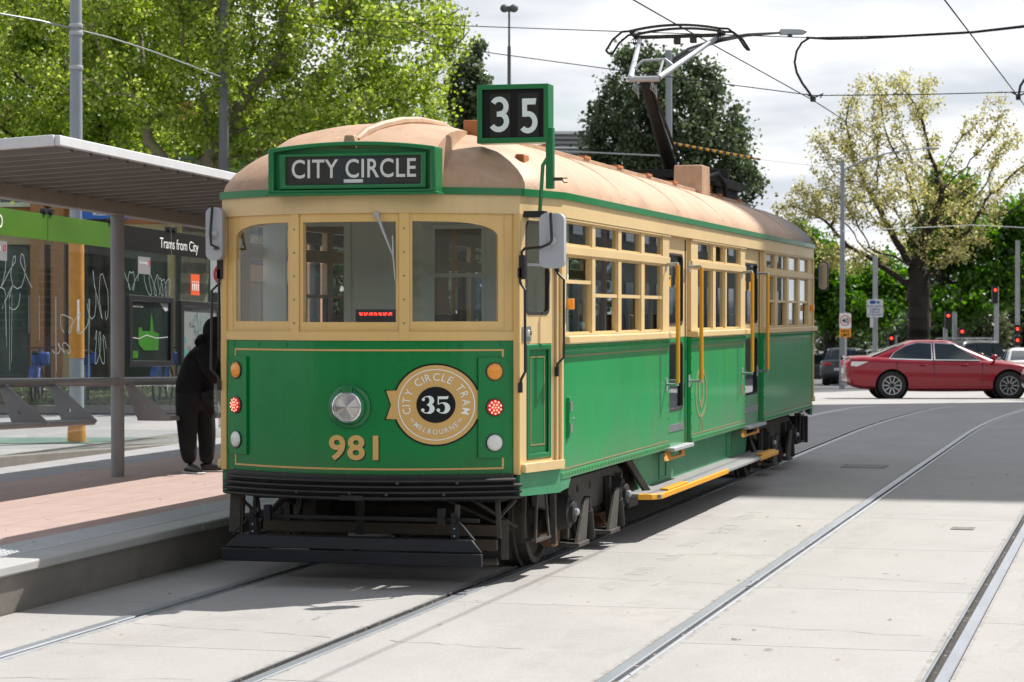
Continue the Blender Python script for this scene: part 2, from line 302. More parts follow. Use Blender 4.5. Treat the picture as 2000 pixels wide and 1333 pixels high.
leafmat('leaf_gold', (0.22, 0.21, 0.06), (0.40, 0.375, 0.15), (0.54, 0.51, 0.26), 0.5)
leafmat('leaf_green', (0.03, 0.085, 0.010), (0.07, 0.17, 0.016), (0.14, 0.27, 0.03), 0.5)
leafmat('leaf_olive', (0.05, 0.065, 0.03), (0.09, 0.11, 0.05), (0.15, 0.16, 0.08), 0.4)

# ------------------------------------------------------------------ mesh helpers
ORG = {}
class MB:
    def __init__(s, xf=None): s.v = []; s.f = []; s.xf = xf
    def add(s, vs, fs):
        k = len(s.v)
        if s.xf: vs = [s.xf(p) for p in vs]
        s.v.extend([tuple(p) for p in vs]); s.f.extend([tuple(i + k for i in q) for q in fs]); return s
    def box(s, x0, x1, y0, y1, z0, z1):
        return s.add([(x0,y0,z0),(x1,y0,z0),(x1,y1,z0),(x0,y1,z0),(x0,y0,z1),(x1,y0,z1),(x1,y1,z1),(x0,y1,z1)],
                     [(0,3,2,1),(4,5,6,7),(0,1,5,4),(1,2,6,5),(2,3,7,6),(3,0,4,7)])
    def beam(s, p0, p1, w, h, up=(0,0,1), w1=None, h1=None):
        p0 = Vector(p0); p1 = Vector(p1); d = (p1 - p0).normalized(); u = Vector(up)
        if abs(d.dot(u)) > 0.98: u = Vector((0,1,0))
        a = d.cross(u).normalized(); b = a.cross(d)
        vs = []
        for p, ww, hh in ((p0, w, h), (p1, w1 or w, h1 or h)):
            vs += [p - a*ww/2 - b*hh/2, p + a*ww/2 - b*hh/2, p + a*ww/2 + b*hh/2, p - a*ww/2 + b*hh/2]
        return s.add(vs, [(3,2,1,0),(4,5,6,7),(0,1,5,4),(1,2,6,5),(2,3,7,6),(3,0,4,7)])
    def tube(s, pts, r, n=8, cap=True):
        P = [Vector(p) for p in pts]; rs = r if isinstance(r, (list, tuple)) else [r] * len(P)
        d0 = (P[1] - P[0]).normalized(); u = Vector((0,0,1)) if abs(d0.z) < 0.9 else Vector((1,0,0))
        a = d0.cross(u).normalized(); vs = []; fs = []
        for i, p in enumerate(P):
            d = (P[min(i+1, len(P)-1)] - P[max(i-1, 0)]).normalized()
            a = (a - d * a.dot(d)).normalized(); b = d.cross(a)
            vs += [p + (a*math.cos(t) + b*math.sin(t)) * rs[i] for t in (2*math.pi*k/n for k in range(n))]
        for i in range(len(P)-1):
            for k in range(n):
                fs.append((i*n+k, i*n+(k+1)%n, (i+1)*n+(k+1)%n, (i+1)*n+k))
        if cap: fs += [tuple(range(n))[::-1], tuple((len(P)-1)*n + k for k in range(n))]
        return s.add(vs, fs)
    def cyl(s, p0, p1, r, n=16, r1=None): return s.tube([p0, p1], [r, r if r1 is None else r1], n)
    def lathe(s, c, axis, prof, n=24):
        c = Vector(c); d = Vector(axis).normalized(); u = Vector((0,0,1)) if abs(d.z) < 0.9 else Vector((1,0,0))
        a = d.cross(u).normalized(); b = d.cross(a); vs = []; fs = []
        for (r, h) in prof:
            vs += [c + d*h + (a*math.cos(t) + b*math.sin(t)) * max(r, 1e-4) for t in (2*math.pi*k/n for k in range(n))]
        for i in range(len(prof)-1):
            for k in range(n): fs.append((i*n+k, i*n+(k+1)%n, (i+1)*n+(k+1)%n, (i+1)*n+k))
        fs += [tuple(range(n))[::-1], tuple((len(prof)-1)*n + k for k in range(n))]
        return s.add(vs, fs)
    def sphere(s, c, r, n=12, mm=8, sc=(1,1,1)):
        vs = []; fs = []
        for i in range(mm+1):
            t = math.pi*i/mm
            for k in range(n):
                p = 2*math.pi*k/n; vs.append((c[0]+r*sc[0]*math.sin(t)*math.cos(p), c[1]+r*sc[1]*math.sin(t)*math.sin(p), c[2]+r*sc[2]*math.cos(t)))
        for i in range(mm):
            for k in range(n): fs.append((i*n+k, i*n+(k+1)%n, (i+1)*n+(k+1)%n, (i+1)*n+k))
        return s.add(vs, fs)
    def plate(s, loops, mp, o0, o1, cuts=()):
        """2D outline (first loop) with holes, bent by mp(u, v, offset), from offset o0 (back) to o1 (face)"""
        bm = bmesh.new(); es = []
        for lp in loops:
            vv = [bm.verts.new((p[0], 0, p[1])) for p in lp]
            es += [bm.edges.new((vv[i], vv[(i+1) % len(vv)])) for i in range(len(vv))]
        bmesh.ops.triangle_fill(bm, use_beauty=True, use_dissolve=False, edges=es)
        for x in cuts:
            bmesh.ops.bisect_plane(bm, geom=bm.verts[:] + bm.edges[:] + bm.faces[:], plane_co=(x,0,0), plane_no=(1,0,0))
        bm.verts.index_update()
        uv = [(v.co.x, v.co.z) for v in bm.verts]; k = len(uv)
        vs = [mp(u, v, o1) for u, v in uv] + [mp(u, v, o0) for u, v in uv]; fs = []
        for fc in bm.faces:
            ids = [v.index for v in fc.verts]; fs.append(tuple(ids)); fs.append(tuple(i + k for i in reversed(ids)))
        for e in bm.edges:
            if len(e.link_faces) == 1:
                a, b = e.verts[0].index, e.verts[1].index; fs.append((a, b, b + k, a + k))
        bm.free()
        return s.add(vs, fs)
    def flat(s, vs2, fs, mp, o):
        return s.add([mp(x, y, o) for x, y in vs2], fs)
    def build(s, name, mat, parent=None, smooth=35, bevel=0, seg=2, **tags):
        me = bpy.data.meshes.new(name); og = ORG.get(parent.name, Vector()) if parent else Vector()
        me.from_pydata([(v[0]-og.x, v[1]-og.y, v[2]-og.z) for v in s.v], [], s.f)
        bm = bmesh.new(); bm.from_mesh(me); bmesh.ops.recalc_face_normals(bm, faces=bm.faces[:]); bm.to_mesh(me); bm.free()
        if smooth:
            me.polygons.foreach_set('use_smooth', [True] * len(me.polygons)); me.set_sharp_from_angle(angle=math.radians(smooth))
        me.materials.append(M(mat) if isinstance(mat, str) else mat)
        o = bpy.data.objects.new(name, me); COL.objects.link(o)
        if parent: o.parent = parent
        ORG[o.name] = og
        if bevel:
            b = o.modifiers.new('bevel', 'BEVEL'); b.width = bevel; b.segments = seg; b.limit_method = 'ANGLE'; b.angle_limit = math.radians(40)
        tag(o, **tags)
        return o
def tag(o, label=None, cat=None, group=None, kind=None):
    if label: o['label'] = label
    if cat: o['category'] = cat
    if group: o['group'] = group
    if kind: o['kind'] = kind
    return o
def empty(name, loc=(0,0,0), label=None, cat=None, group=None):
    o = bpy.data.objects.new(name, None); COL.objects.link(o); o.location = loc; o.empty_display_size = 0.2
    ORG[o.name] = Vector(loc); return tag(o, label, cat, group)
def place(o, loc, rz=0.0): o.location = loc; o.rotation_euler = (0, 0, rz); return o
def copy_tree(o, parent=None):
    c = o.copy(); COL.objects.link(c)
    if parent: c.parent = parent
    for ch in o.children: copy_tree(ch, c)
    return c
def reuse(src, name, parent, loc=None):
    """another object with the same mesh data"""
    o = bpy.data.objects.new(name, src.data); COL.objects.link(o); o.parent = parent; ORG[o.name] = ORG.get(parent.name, Vector())
    if loc: o.location = loc
    return o
def rrect(x0, x1, z0, z1, r, n=6, corners=(1,1,1,1)):
    """rounded rectangle, corners bl, br, tr, tl"""
    out = []
    for (cx, cz, a0, on) in ((x0+r, z0+r, math.pi, corners[0]), (x1-r, z0+r, 1.5*math.pi, corners[1]), (x1-r, z1-r, 0, corners[2]), (x0+r, z1-r, 0.5*math.pi, corners[3])):
        if on: out += [(cx + r*math.cos(a0 + t*math.pi/2/n), cz + r*math.sin(a0 + t*math.pi/2/n)) for t in range(n+1)]
        else: out.append((x0 if cx < (x0+x1)/2 else x1, z0 if cz < (z0+z1)/2 else z1))
    return out
def circ(cx, cz, r, n=32, a0=0): return [(cx + r*math.cos(a0+2*math.pi*k/n), cz + r*math.sin(a0+2*math.pi*k/n)) for k in range(n)]
def rect(x0, x1, z0, z1): return [(x0,z0),(x1,z0),(x1,z1),(x0,z1)]
_tc = {}
def text2d(s, h, bold=0.0, xs=1.0, spacing=1.0, align='CENTER'):
    """flat lettering: cap height h, centred on x, baseline at 0"""
    key = (s, bold, spacing, align)
    if key not in _tc:
        cu = bpy.data.curves.new('t', 'FONT'); cu.body = s; cu.size = 1.0; cu.align_x = align; cu.offset = bold; cu.space_character = spacing; cu.resolution_u = 4
        ob = bpy.data.objects.new('t', cu); COL.objects.link(ob)
        me = bpy.data.meshes.new_from_object(ob.evaluated_get(bpy.context.evaluated_depsgraph_get()))
        _tc[key] = ([(v.co.x, v.co.y) for v in me.vertices], [tuple(p.vertices) for p in me.polygons])
        bpy.data.objects.remove(ob); bpy.data.curves.remove(cu); bpy.data.meshes.remove(me)
    vs, fs = _tc[key]; k = h / 0.695
    return [(x*k*xs, y*k) for x, y in vs], fs
def tsize(vs): 
    xs = [v[0] for v in vs]; return max(xs) - min(xs)
def ribbon(pts, ws):
    """2D stroke of varying width"""
    vs = []; fs = []
    for i, p in enumerate(pts):
        a = pts[max(0, i-1)]; b = pts[min(len(pts)-1, i+1)]; dx, dy = b[0]-a[0], b[1]-a[1]; l = math.hypot(dx, dy) or 1
        w_ = ws[i]/2 if isinstance(ws, (list, tuple)) else ws/2
        vs += [(p[0]-dy/l*w_, p[1]+dx/l*w_), (p[0]+dy/l*w_, p[1]-dx/l*w_)]
    for i in range(len(pts)-1): fs.append((2*i, 2*i+1, 2*i+3, 2*i+2))
    return vs, fs
def arcpts(cx, cy, rx, ry, a0, a1, n=16): return [(cx + rx*math.cos(math.radians(a0+(a1-a0)*k/n)), cy + ry*math.sin(math.radians(a0+(a1-a0)*k/n))) for k in range(n+1)]
def planeY(y, xf=1): return lambda u, v, o: (u, y - o, v)           # facing the camera side (-y)
def planeX(x, s=1): return lambda u, v, o: (s*(x + o), u, v)          # facing +x (s=1) or -x
# ------------------------------------------------------------------ ground, road, tracks
def xs(y): return max(0.0, y - 20) ** 2 / 220.0            # both tracks bend to the right past the stop
def sheet(name, mat, pts_fn, nu, nv, **k):
    b = MB(); vs = [pts_fn(i / nu, j / nv) for j in range(nv+1) for i in range(nu+1)]
    fs = [(j*(nu+1)+i, j*(nu+1)+i+1, (j+1)*(nu+1)+i+1, (j+1)*(nu+1)+i) for j in range(nv) for i in range(nu)]
    b.add(vs, fs); return b.build(name, mat, smooth=30, kind='structure', **k)
def gpt(x, y, dz): return (x, y, gz(x, y) + dz)
def ylist(u): return -30 + 90*u if u < 0.5 else 15 + (u-0.5)*2*1600*(u-0.5)*2
sheet('ground', 'asphalt', lambda u, v: gpt((u-0.5)*abs(u-0.5)*4*900, ylist(v), -0.045), 60, 90)
# far concrete roadway, past the last cast slab
sheet('roadway', 'far_concrete', lambda u, v: gpt(-7 + 37*u + xs(29+90*v)*0.3, 29 + 90*v, 0.0), 12, 60)
G = 1.435/2; HW = 0.066; GW = 0.034
TR = (0.0, 3.07)                                            # centre lines of the two tracks
RAILS = [(-G, -1), (G, 1), (TR[1]-G, -1), (TR[1]+G, 1)]    # gauge face and side of the head
bed = empty('track_bed', (0, 0, 0)); tag(bed, kind='structure')
# concrete slabs cast between the rails, joint by joint
strips = [(-1.44, -G-HW-0.006, 3.3, 0.4), (-G+GW+0.022, G-GW-0.022, 2.6, 0.1), (G+HW+0.006, TR[1]-G-HW-0.006, 3.1, 1.3), (TR[1]-G+GW+0.022, TR[1]+G-GW-0.022, 2.6, 0.9), (TR[1]+G+HW+0.006, 6.9, 3.4, 0.5), (6.912, 11.0, 3.4, 1.9)]
for (x0, x1, stp, off) in strips:
    y = -8.0 + off
    src = {}
    while y < 29.0:
        y1 = min(y + stp, 29.0); g = 0.004
        curved = y1 > 20
        if not curved:
            if stp not in src:
                b = MB(); b.box(x0, x1, g, stp - g, -0.04, 0.0); src[stp] = b.build('slab', 'concrete', bed, smooth=0, bevel=0.004, seg=1); src[stp].location = (0, y, 0)
            else: reuse(src[stp], 'slab', bed, (0, y, 0))
        else:
            b = MB(); n = 6
            for k in range(n):
                ya, yb = y + g + (y1-y-2*g)*k/n, y + g + (y1-y-2*g)*(k+1)/n
                b.add([(x0+xs(ya), ya, -0.04), (x1+xs(ya), ya, -0.04), (x1+xs(yb), yb, -0.04), (x0+xs(yb), yb, -0.04),
                       (x0+xs(ya), ya, 0), (x1+xs(ya), ya, 0), (x1+xs(yb), yb, 0), (x0+xs(yb), yb, 0)], [(0,3,2,1),(4,5,6,7),(0,1,5,4),(1,2,6,5),(2,3,7,6),(3,0,4,7)])
            b.build('slab', 'concrete', bed, smooth=0)
        y = y1
rlabels = ['tram rail nearest the platform, running under the left wheels', 'tram rail under the right wheels of the green tram', 'bright tram rail crossing the open concrete, first right of the tram', 'rightmost tram rail with grit in its groove']
for i, (x, sgn) in enumerate(RAILS):
    rl = empty('tram_rail', (x, 0, 0), rlabels[i], 'rail', 'tram rails in the street')
    ys = [-9 + k for k in range(30)] + [21 + k for k in range(70)]
    def sweep(prof, name, mat):
        b = MB(); n = len(prof); vs = []; fs = []
        for y in ys: 
            dy = 0.002 + gz(x, y)
            vs += [(x + xs(y) + sgn*px, y, pz + dy) for px, pz in prof]
        for j in range(len(ys)-1):
            for k in range(n-1): fs.append((j*n+k, j*n+k+1, (j+1)*n+k+1, (j+1)*n+k))
        b.add(vs, fs); return b.build(name, mat, rl, smooth=30)
    sweep([(HW+0.004, -0.04), (HW, -0.002), (HW-0.004, 0.002), (0.006, 0.002), (0.0, -0.004), (-0.002, -0.03)], 'rail_head', 'rail_head')
    sweep([(-0.0015, -0.018), (-GW, -0.016), (-GW-0.002, 0.001)], 'groove', 'rail_groove')
    sweep([(-GW-0.0015, -0.01), (-GW-0.003, 0.003), (-GW-0.014, 0.003), (-GW-0.021, -0.001), (-GW-0.024, -0.03)], 'keeper_lip', 'rail_head')
# worn road paint between the tracks
b = MB()
for (x, y, l, wd) in ((1.52, 0.2, 0.55, .13), (1.53, 1.15, .6, .13), (1.55, 2.1, .5, .14), (1.5, 3.1, .75, .14), (1.55, 4.2, .9, .15), (1.52, 5.5, .8, .15), (1.18, 3.6, .7, .17), (1.78, .6, .9, .03), (1.80, 2.6, .8, .03), (1.16, 5.6, .5, .15)):
    b.add([(x-wd/2, y, .0035), (x+wd/2, y+.03, .0035), (x+wd/2-.01, y+l, .0035), (x-wd/2+.01, y+l-.02, .0035)], [(0,1,2,3)])
b.build('worn_road_paint', 'paint_worn', smooth=0, kind='structure')
# tyre grime along the wheel paths and pale dust beside the rails
def blot(name, mat, items, z):
    b = MB()
    for (x, y, rx, ry, sl) in items:
        n = 18; k = len(b.v); b.add([(x + rx*math.cos(2*math.pi*q/n)*(1+.15*math.sin(q*2.3)) + sl*ry*math.sin(2*math.pi*q/n), y + ry*math.sin(2*math.pi*q/n), z) for q in range(n)], [tuple(range(n))])
    return b.build(name, mat, smooth=0, kind='structure')
b = MB(); rr = random.Random(12)
for (x0, y0, x1, y1) in ((-.6, -1.9, .62, -2.15), (.9, 1.0, 2.25, .8), (2.45, 1.5, 3.65, 1.2), (2.5, -1.1, 3.6, -1.35), (.95, -2.2, 1.7, -2.35), (3.95, 3.0, 5.2, 2.6), (1.0, 4.6, 2.2, 4.5), (2.5, 6.4, 3.6, 6.3), (-.6, -3.9, .5, -3.7)):
    n = 14; pts = [(x0+(x1-x0)*k/n, y0+(y1-y0)*k/n + rr.uniform(-.035, .035)) for k in range(n+1)]
    vs, fs = ribbon(pts, [rr.uniform(.001, .008) for _ in pts]); b.add([(x, y, .0018) for x, y in vs], fs)
b.build('road_crack', 'cover_grey', smooth=0, kind='structure')
b = MB()
for (x, sg) in RAILS:
    for o0, o1 in ((HW+.004, HW+.026), (-GW-.052, -GW-.024)):
        q = sorted((x+sg*o0, x+sg*o1)); b.add([(q[0], -8, .0013), (q[1], -8, .0013), (q[1], 19.5, .0013), (q[0], 19.5, .0013)], [(0,1,2,3)])
b.build('rail_rust', 'rust', smooth=0, kind='structure')
blot('oil_drip', 'stain', [(.28 + rr.uniform(-.06, .06), -1.6 + .13*k, rr.uniform(.012, .035), rr.uniform(.02, .08), 0) for k in range(14)] + [(3.0 + rr.uniform(-.2, .2), rr.uniform(-3, 8), rr.uniform(.01, .03), rr.uniform(.02, .06), 0) for k in range(12)], .0028)
blot('road_dust', 'dust', [(1.98, -1.2, .22, 2.4, 0), (2.05, 3.5, .18, 2.2, 0), (4.2, 1.5, .22, 2.6, 0), (4.1, 5.0, .2, 2.0, 0), (1.0, .9, .10, 1.6, 0), (2.65, 4.6, .12, 1.8, 0), (-.3, -2.2, .3, .9, .2), (4.6, -1.0, .5, 1.2, .2)], .0022)
# iron covers let into the concrete
for k, (x, y, sx, sy, lab) in enumerate(((3.35, 5.1, .12, .16, 'small square iron cover in the sunlit concrete'), (1.75, 12.6, .42, .5, 'rectangular iron pit cover in the shaded road'))):
    h = empty('pit_cover', (x, y, 0), lab, 'pit cover')
    b = MB(); b.box(x-sx/2, x+sx/2, y-sy/2, y+sy/2, 0.001, 0.006); b.build('lid', 'cover_grey', h, bevel=.002)
    b = MB(); b.plate([rect(x-sx/2-.03, x+sx/2+.03, y-sy/2-.03, y+sy/2+.03), rect(x-sx/2-.006, x+sx/2+.006, y-sy/2-.006, y+sy/2+.006)], lambda u, v, o: (u, v, o), .001, .005); b.build('frame', 'concrete_wall', h)
# leaves and grit
b = MB(); rr = random.Random(5)
for k in range(420):
    if k < 230: x, y, z = rr.uniform(-1.4, 5.5), rr.uniform(-6, 12), 0.004
    elif k < 330: x, y, z = rr.uniform(-4.2, -1.7), rr.uniform(-4, 7), 0.294
    else:
        q = rr.choice(RAILS); x, y, z = q[0] - q[1]*rr.uniform(0.0, .05), rr.uniform(-5, 8), 0.004
    s = rr.uniform(.006, .018) * (1.6 if rr.random() < .07 else 1); a = rr.uniform(0, 6.3); c_, s_ = math.cos(a)*s, math.sin(a)*s
    b.add([(x+c_, y+s_, z), (x-s_*.5, y+c_*.5, z+s*.25), (x-c_, y-s_, z), (x+s_*.5, y-c_*.5, z+s*.1)], [(0,1,2,3)])
b.build('fallen_leaves', 'litter', smooth=0, kind='stuff', label='scattered dry leaves and grit on the concrete', cat='litter')

# ------------------------------------------------------------------ platform
PZ = 0.29
pf = empty('tram_platform', (-3.0, 5.0, 0), 'raised tram platform with pink paving and a tactile edge strip', 'platform')
PY0, PY1 = -8.0, 30.0
b = MB(); b.box(-6.6, -1.50, PY0, PY1, -0.02, PZ-0.05); b.build('core', 'concrete_wall', pf, smooth=0)
y = PY0; src = None; k = 0
while y < PY1 - .1:
    if src is None:
        b = MB(); b.add([(-1.455, y+.004, -.02), (-1.455, y+2.996, -.02), (-1.40, y+2.996, PZ-.06), (-1.40, y+.004, PZ-.06), (-1.56, y+.004, -.02), (-1.56, y+2.996, -.02), (-1.56, y+2.996, PZ-.06), (-1.56, y+.004, PZ-.06)],
              [(0,1,2,3),(4,7,6,5),(0,4,5,1),(1,5,6,2),(2,6,7,3),(3,7,4,0)])
        src = b.build('wall_panel', 'concrete_wall', pf, smooth=0)
        b = MB(); b.box(-1.61, -1.37, y+.002, y+2.998, PZ-.06, PZ+.001); cop = b.build('coping', 'concrete_edge', pf, bevel=.012)
        b = MB(); b.box(-1.95, -1.613, y+.002, y+2.998, PZ-.05, PZ); tac = b.build('tactile_slab', 'tactile', pf, smooth=0)
        b = MB(); b.box(-5.45, -4.42, y+.002, y+2.998, PZ-.06, PZ-.012); fpt = b.build('path_slab', 'footpath', pf, smooth=0)
    else:
        for s_, n_ in ((src, 'wall_panel'), (cop, 'coping'), (tac, 'tactile_slab'), (fpt, 'path_slab')):
            o = reuse(s_, n_, pf, (0, y-PY0, 0))
            if n_ == 'coping':
                bb = o.modifiers.new('bevel', 'BEVEL'); bb.width = .012; bb.segments = 2; bb.limit_method = 'ANGLE'
    y += 3.0
b = MB()
for iy in range(int(14/.05)):
    for ix in range(6):
        x, y = -1.64 - ix*.055, -4.5 + iy*.05
        b.add([(x+.016, y, PZ), (x, y+.016, PZ), (x-.016, y, PZ), (x, y-.016, PZ), (x+.009, y, PZ+.006), (x, y+.009, PZ+.006), (x-.009, y, PZ+.006), (x, y-.009, PZ+.006)],
              [(0,1,5,4),(1,2,6,5),(2,3,7,6),(3,0,4,7),(4,5,6,7)])
b.build('tactile_studs', 'tactile', pf, smooth=0, kind='stuff')
src = None
for ix in range(4):
    for iy in range(31):
        x0, y0 = -1.955 - (ix+1)*.616, PY0 + iy*1.2 + (0.6 if ix % 2 else 0)
        if y0 + 1.2 > PY1: continue
        if src is None:
            b = MB(); b.box(x0+.0025, x0+.6135, y0+.0025, y0+1.1975, PZ-.05, PZ-.001); src = b.build('paver', 'paver_pink', pf, smooth=0, bevel=.003, seg=1); p0 = (x0, y0)
        else:
            o = reuse(src, 'paver', pf, (x0-p0[0], y0-p0[1], 0))

# ------------------------------------------------------------------ shelter (stands level on the falling street)
SHS = 0.0225
def shx(p): return (p[0], p[1], p[2] - SHS*(p[1]-5.1))
sh = empty('tram_shelter', (-4.6, 6.0, PZ), 'open steel and glass tram shelter with ribbed roof on the platform', 'shelter')
def SM(): return MB(shx)
for y in (2.55, 5.1, 7.65, 10.2):
    b = MB(); b.cyl((-3.81, y, PZ), (-3.81, y, 2.56 - SHS*(y-5.1)), 0.058, 20); b.build('post', 'shelter_steel', sh)
b = SM(); b.box(-3.87, -3.75, 0.75, 14, 2.53, 2.655); b.build('front_beam', 'shelter_beam', sh, bevel=.012)
# ribbed roof rising towards the track
EX, EZ = -2.35, 2.735
def rz_(x): return 2.66 + (x + 3.81) * (EZ-2.66) / (EX + 3.81)
b = SM(); y = 0.84; prof = []
while y < 14:
    prof += [(y, 0.0), (y+.20, 0.0), (y+.205, -.035), (y+.25, -.035), (y+.255, 0.0)]; y += .31
n = len(prof); vs = []; fs = []
for dz in (0.0, 0.012):
    for x in (EX, -3.90): vs += [(x, p[0], rz_(x) + p[1] + dz) for p in prof]
for k in range(n-1): fs += [(k, k+1, n+k+1, n+k), (2*n+k, 3*n+k, 3*n+k+1, 2*n+k+1)]
b.add(vs, fs); b.build('roof_sheet', 'shelter_roof', sh, smooth=0)
b = SM(); b.box(EX-.01, EX+.03, 0.82, 14, EZ-.015, EZ+.055); b.build('fascia', 'shelter_white', sh, bevel=.006)
b = SM(); b.beam((EX-.01, .82, EZ+.02), (-3.90, .82, rz_(-3.90)+.02), .035, .075); b.build('end_fascia', 'shelter_white', sh, bevel=.005)
# saddle plates between beam and roof ribs
src = None
for k in range(9):
    y = 2.3 + k*.93
    b = SM(); b.plate([[(y, 2.655), (y+.62, 2.655), (y+.62, 2.665), (y+.56, 2.70), (y+.06, 2.70), (y, 2.665)]], lambda u, v, o: (-3.80 + o, u, v), 0, .02); b.build('saddle', 'shelter_beam', sh)
# seat: backrest rail, brackets, seat planks
for y0, y1 in ((0.9, 2.55), (2.55, 5.1), (5.1, 7.65), (7.65, 10.2)):
    b = SM(); b.cyl((-3.80, y0+.03, 1.105), (-3.80, y1-.03, 1.105), .036, 16); b.build('backrest_rail', 'shelter_steel', sh)
for y in (1.9, 2.90, 3.78, 5.28, 6.4, 7.3, 8.2):
    b = SM(); b.plate([[(-3.83, 1.10), (-3.77, 1.10), (-3.40, .80), (-3.42, .775), (-3.70, .775), (-3.75, .90)], circ(-3.64, .88, .018, 12)], lambda u, v, o: (u, y+o, v), -.008, .008); b.build('seat_bracket', 'shelter_steel', sh)
for y0, y1 in ((1.92, 2.88), (2.92, 3.80), (5.30, 6.38), (6.42, 7.28)):
    b = SM(); b.box(-3.72, -3.42, y0, y1, .765, .805); b.build('seat_plank', 'shelter_steel', sh, bevel=.01)
# glass screen behind
GX = -5.45
for k, y in enumerate([2.59, 4.11, 5.63, 7.14, 8.66, 10.19, 11.71, 13.2][:-1]):
    y1 = y + 1.51
    b = SM(); b.box(GX-.005, GX+.005, y+.006, y1-.004, .40, 2.69); g = b.build('glass_panel', 'glass_shelter', sh, smooth=0)
    col = 'band_green' if y < 8.6 else 'band_black'
    b = SM(); b.box(GX+.008, GX+.012, y+.008, y1-.006, 2.435, 2.685); b.build('sign_band', col, g, smooth=0)
    for yy in (y+.07, y1-.07):
        b = SM(); b.lathe((GX, yy, 2.71), (1,0,0), [(.0, -.02), (.032, -.02), (.032, .03), (.0, .03)], 14); b.build('glass_clamp', 'black_paint', g)
b = SM(); b.box(GX-.06, GX+.06, 0.4, 14, PZ-.02, .40); b.build('kerb_beam', 'concrete_wall', sh, bevel=.008)
mpG = lambda u, v, o: shx((GX + o, u, v))
b = MB(); vs, fs = text2d('Trams from City', .11, bold=.0, xs=1.0, align='RIGHT'); b.flat([(x*1+10.93, y+2.50) for x, y in vs], fs, mpG, .0155); b.build('lettering', 'white_print', sh, smooth=0)
b = MB(); b.plate([rrect(5.72, 6.19, 2.50, 2.62, .05), rrect(5.735, 6.175, 2.515, 2.605, .04)], mpG, .013, .0155); b.build('roundel', 'white_print', sh, smooth=0)
for (y0, s_) in ((5.93, 1), (9.32, .8)):
    b = MB(); b.plate([rect(y0-.03, y0+.36*s_, 2.20, 2.38)], mpG, .007, .010); q = b.build('smoking_notice', 'shelter_steel', sh, smooth=0)
    b = MB(); vs, fs = text2d('No Smoking', .035, bold=.004, xs=.9, align='LEFT'); b.flat([(x+y0, y+2.305) for x, y in vs], fs, mpG, .012); b.build('lettering', 'white_print', q, smooth=0)
    b = MB(); b.plate([circ(y0+.31*s_, 2.32, .03, 16), circ(y0+.31*s_, 2.32, .02, 16)], mpG, .0105, .0125); b.build('symbol', 'sign_red', q, smooth=0)
b = MB(); b.plate([rect(10.73, 10.98, 2.02, 2.25)], mpG, .007, .010); q = b.build('orange_notice', 'sticker_orange', sh, smooth=0)
b = MB()
for k in range(4):
    y = 10.775 + k*.053
    b.plate([circ(y, 2.165, .011, 8)], mpG, .011, .0125); b.plate([[(y-.014, 2.145), (y+.014, 2.145), (y+.010, 2.07), (y-.010, 2.07)]], mpG, .011, .0125)
b.build('figures', 'white_print', q, smooth=0)
# scratched and painted scrawl on the glass
b = MB(); rr = random.Random(21)
def scrawl(y, z, w_, h, n, wd=.009):
    pts = []; ph = rr.uniform(0, 6)
    for k in range(n):
        t = k/(n-1); pts.append((y + w_*t + w_*.16*math.sin(t*19+ph), z + h*(.5+.5*math.sin(t*15+ph*2))*(.7+.3*rr.random())))
    sm = []
    for i in range(len(pts)-1):
        for q in range(3):
            t = q/3; sm.append((pts[i][0]*(1-t)+pts[i+1][0]*t, pts[i][1]*(1-t)+pts[i+1][1]*t))
    vs, fs = ribbon(sm, wd); b.flat(vs, fs, mpG, .0085)
for (y, z, w_, h) in ((6.15, 1.95, .6, .38), (6.05, 1.75, .45, .25), (7.45, 1.55, .55, .24), (8.1, 1.7, .45, .5), (8.2, 1.25, .28, .35), (8.95, 2.02, .35, .24), (9.5, 1.98, .4, .25), (9.85, 1.98, .3, .24), (7.3, 1.35, .35, .12)):
    scrawl(y, z, w_, h, 26)
for k in range(16):
    y = rr.uniform(6.0, 7.0) if k < 8 else rr.uniform(7.2, 10.4); vs, fs = ribbon([(y, 1.9), (y+rr.uniform(-.02,.02), 1.9-rr.uniform(.3,.9))], .006); b.flat(vs, fs, mpG, .0085)
b.build('glass_scrawl', 'scratch', sh, smooth=0)
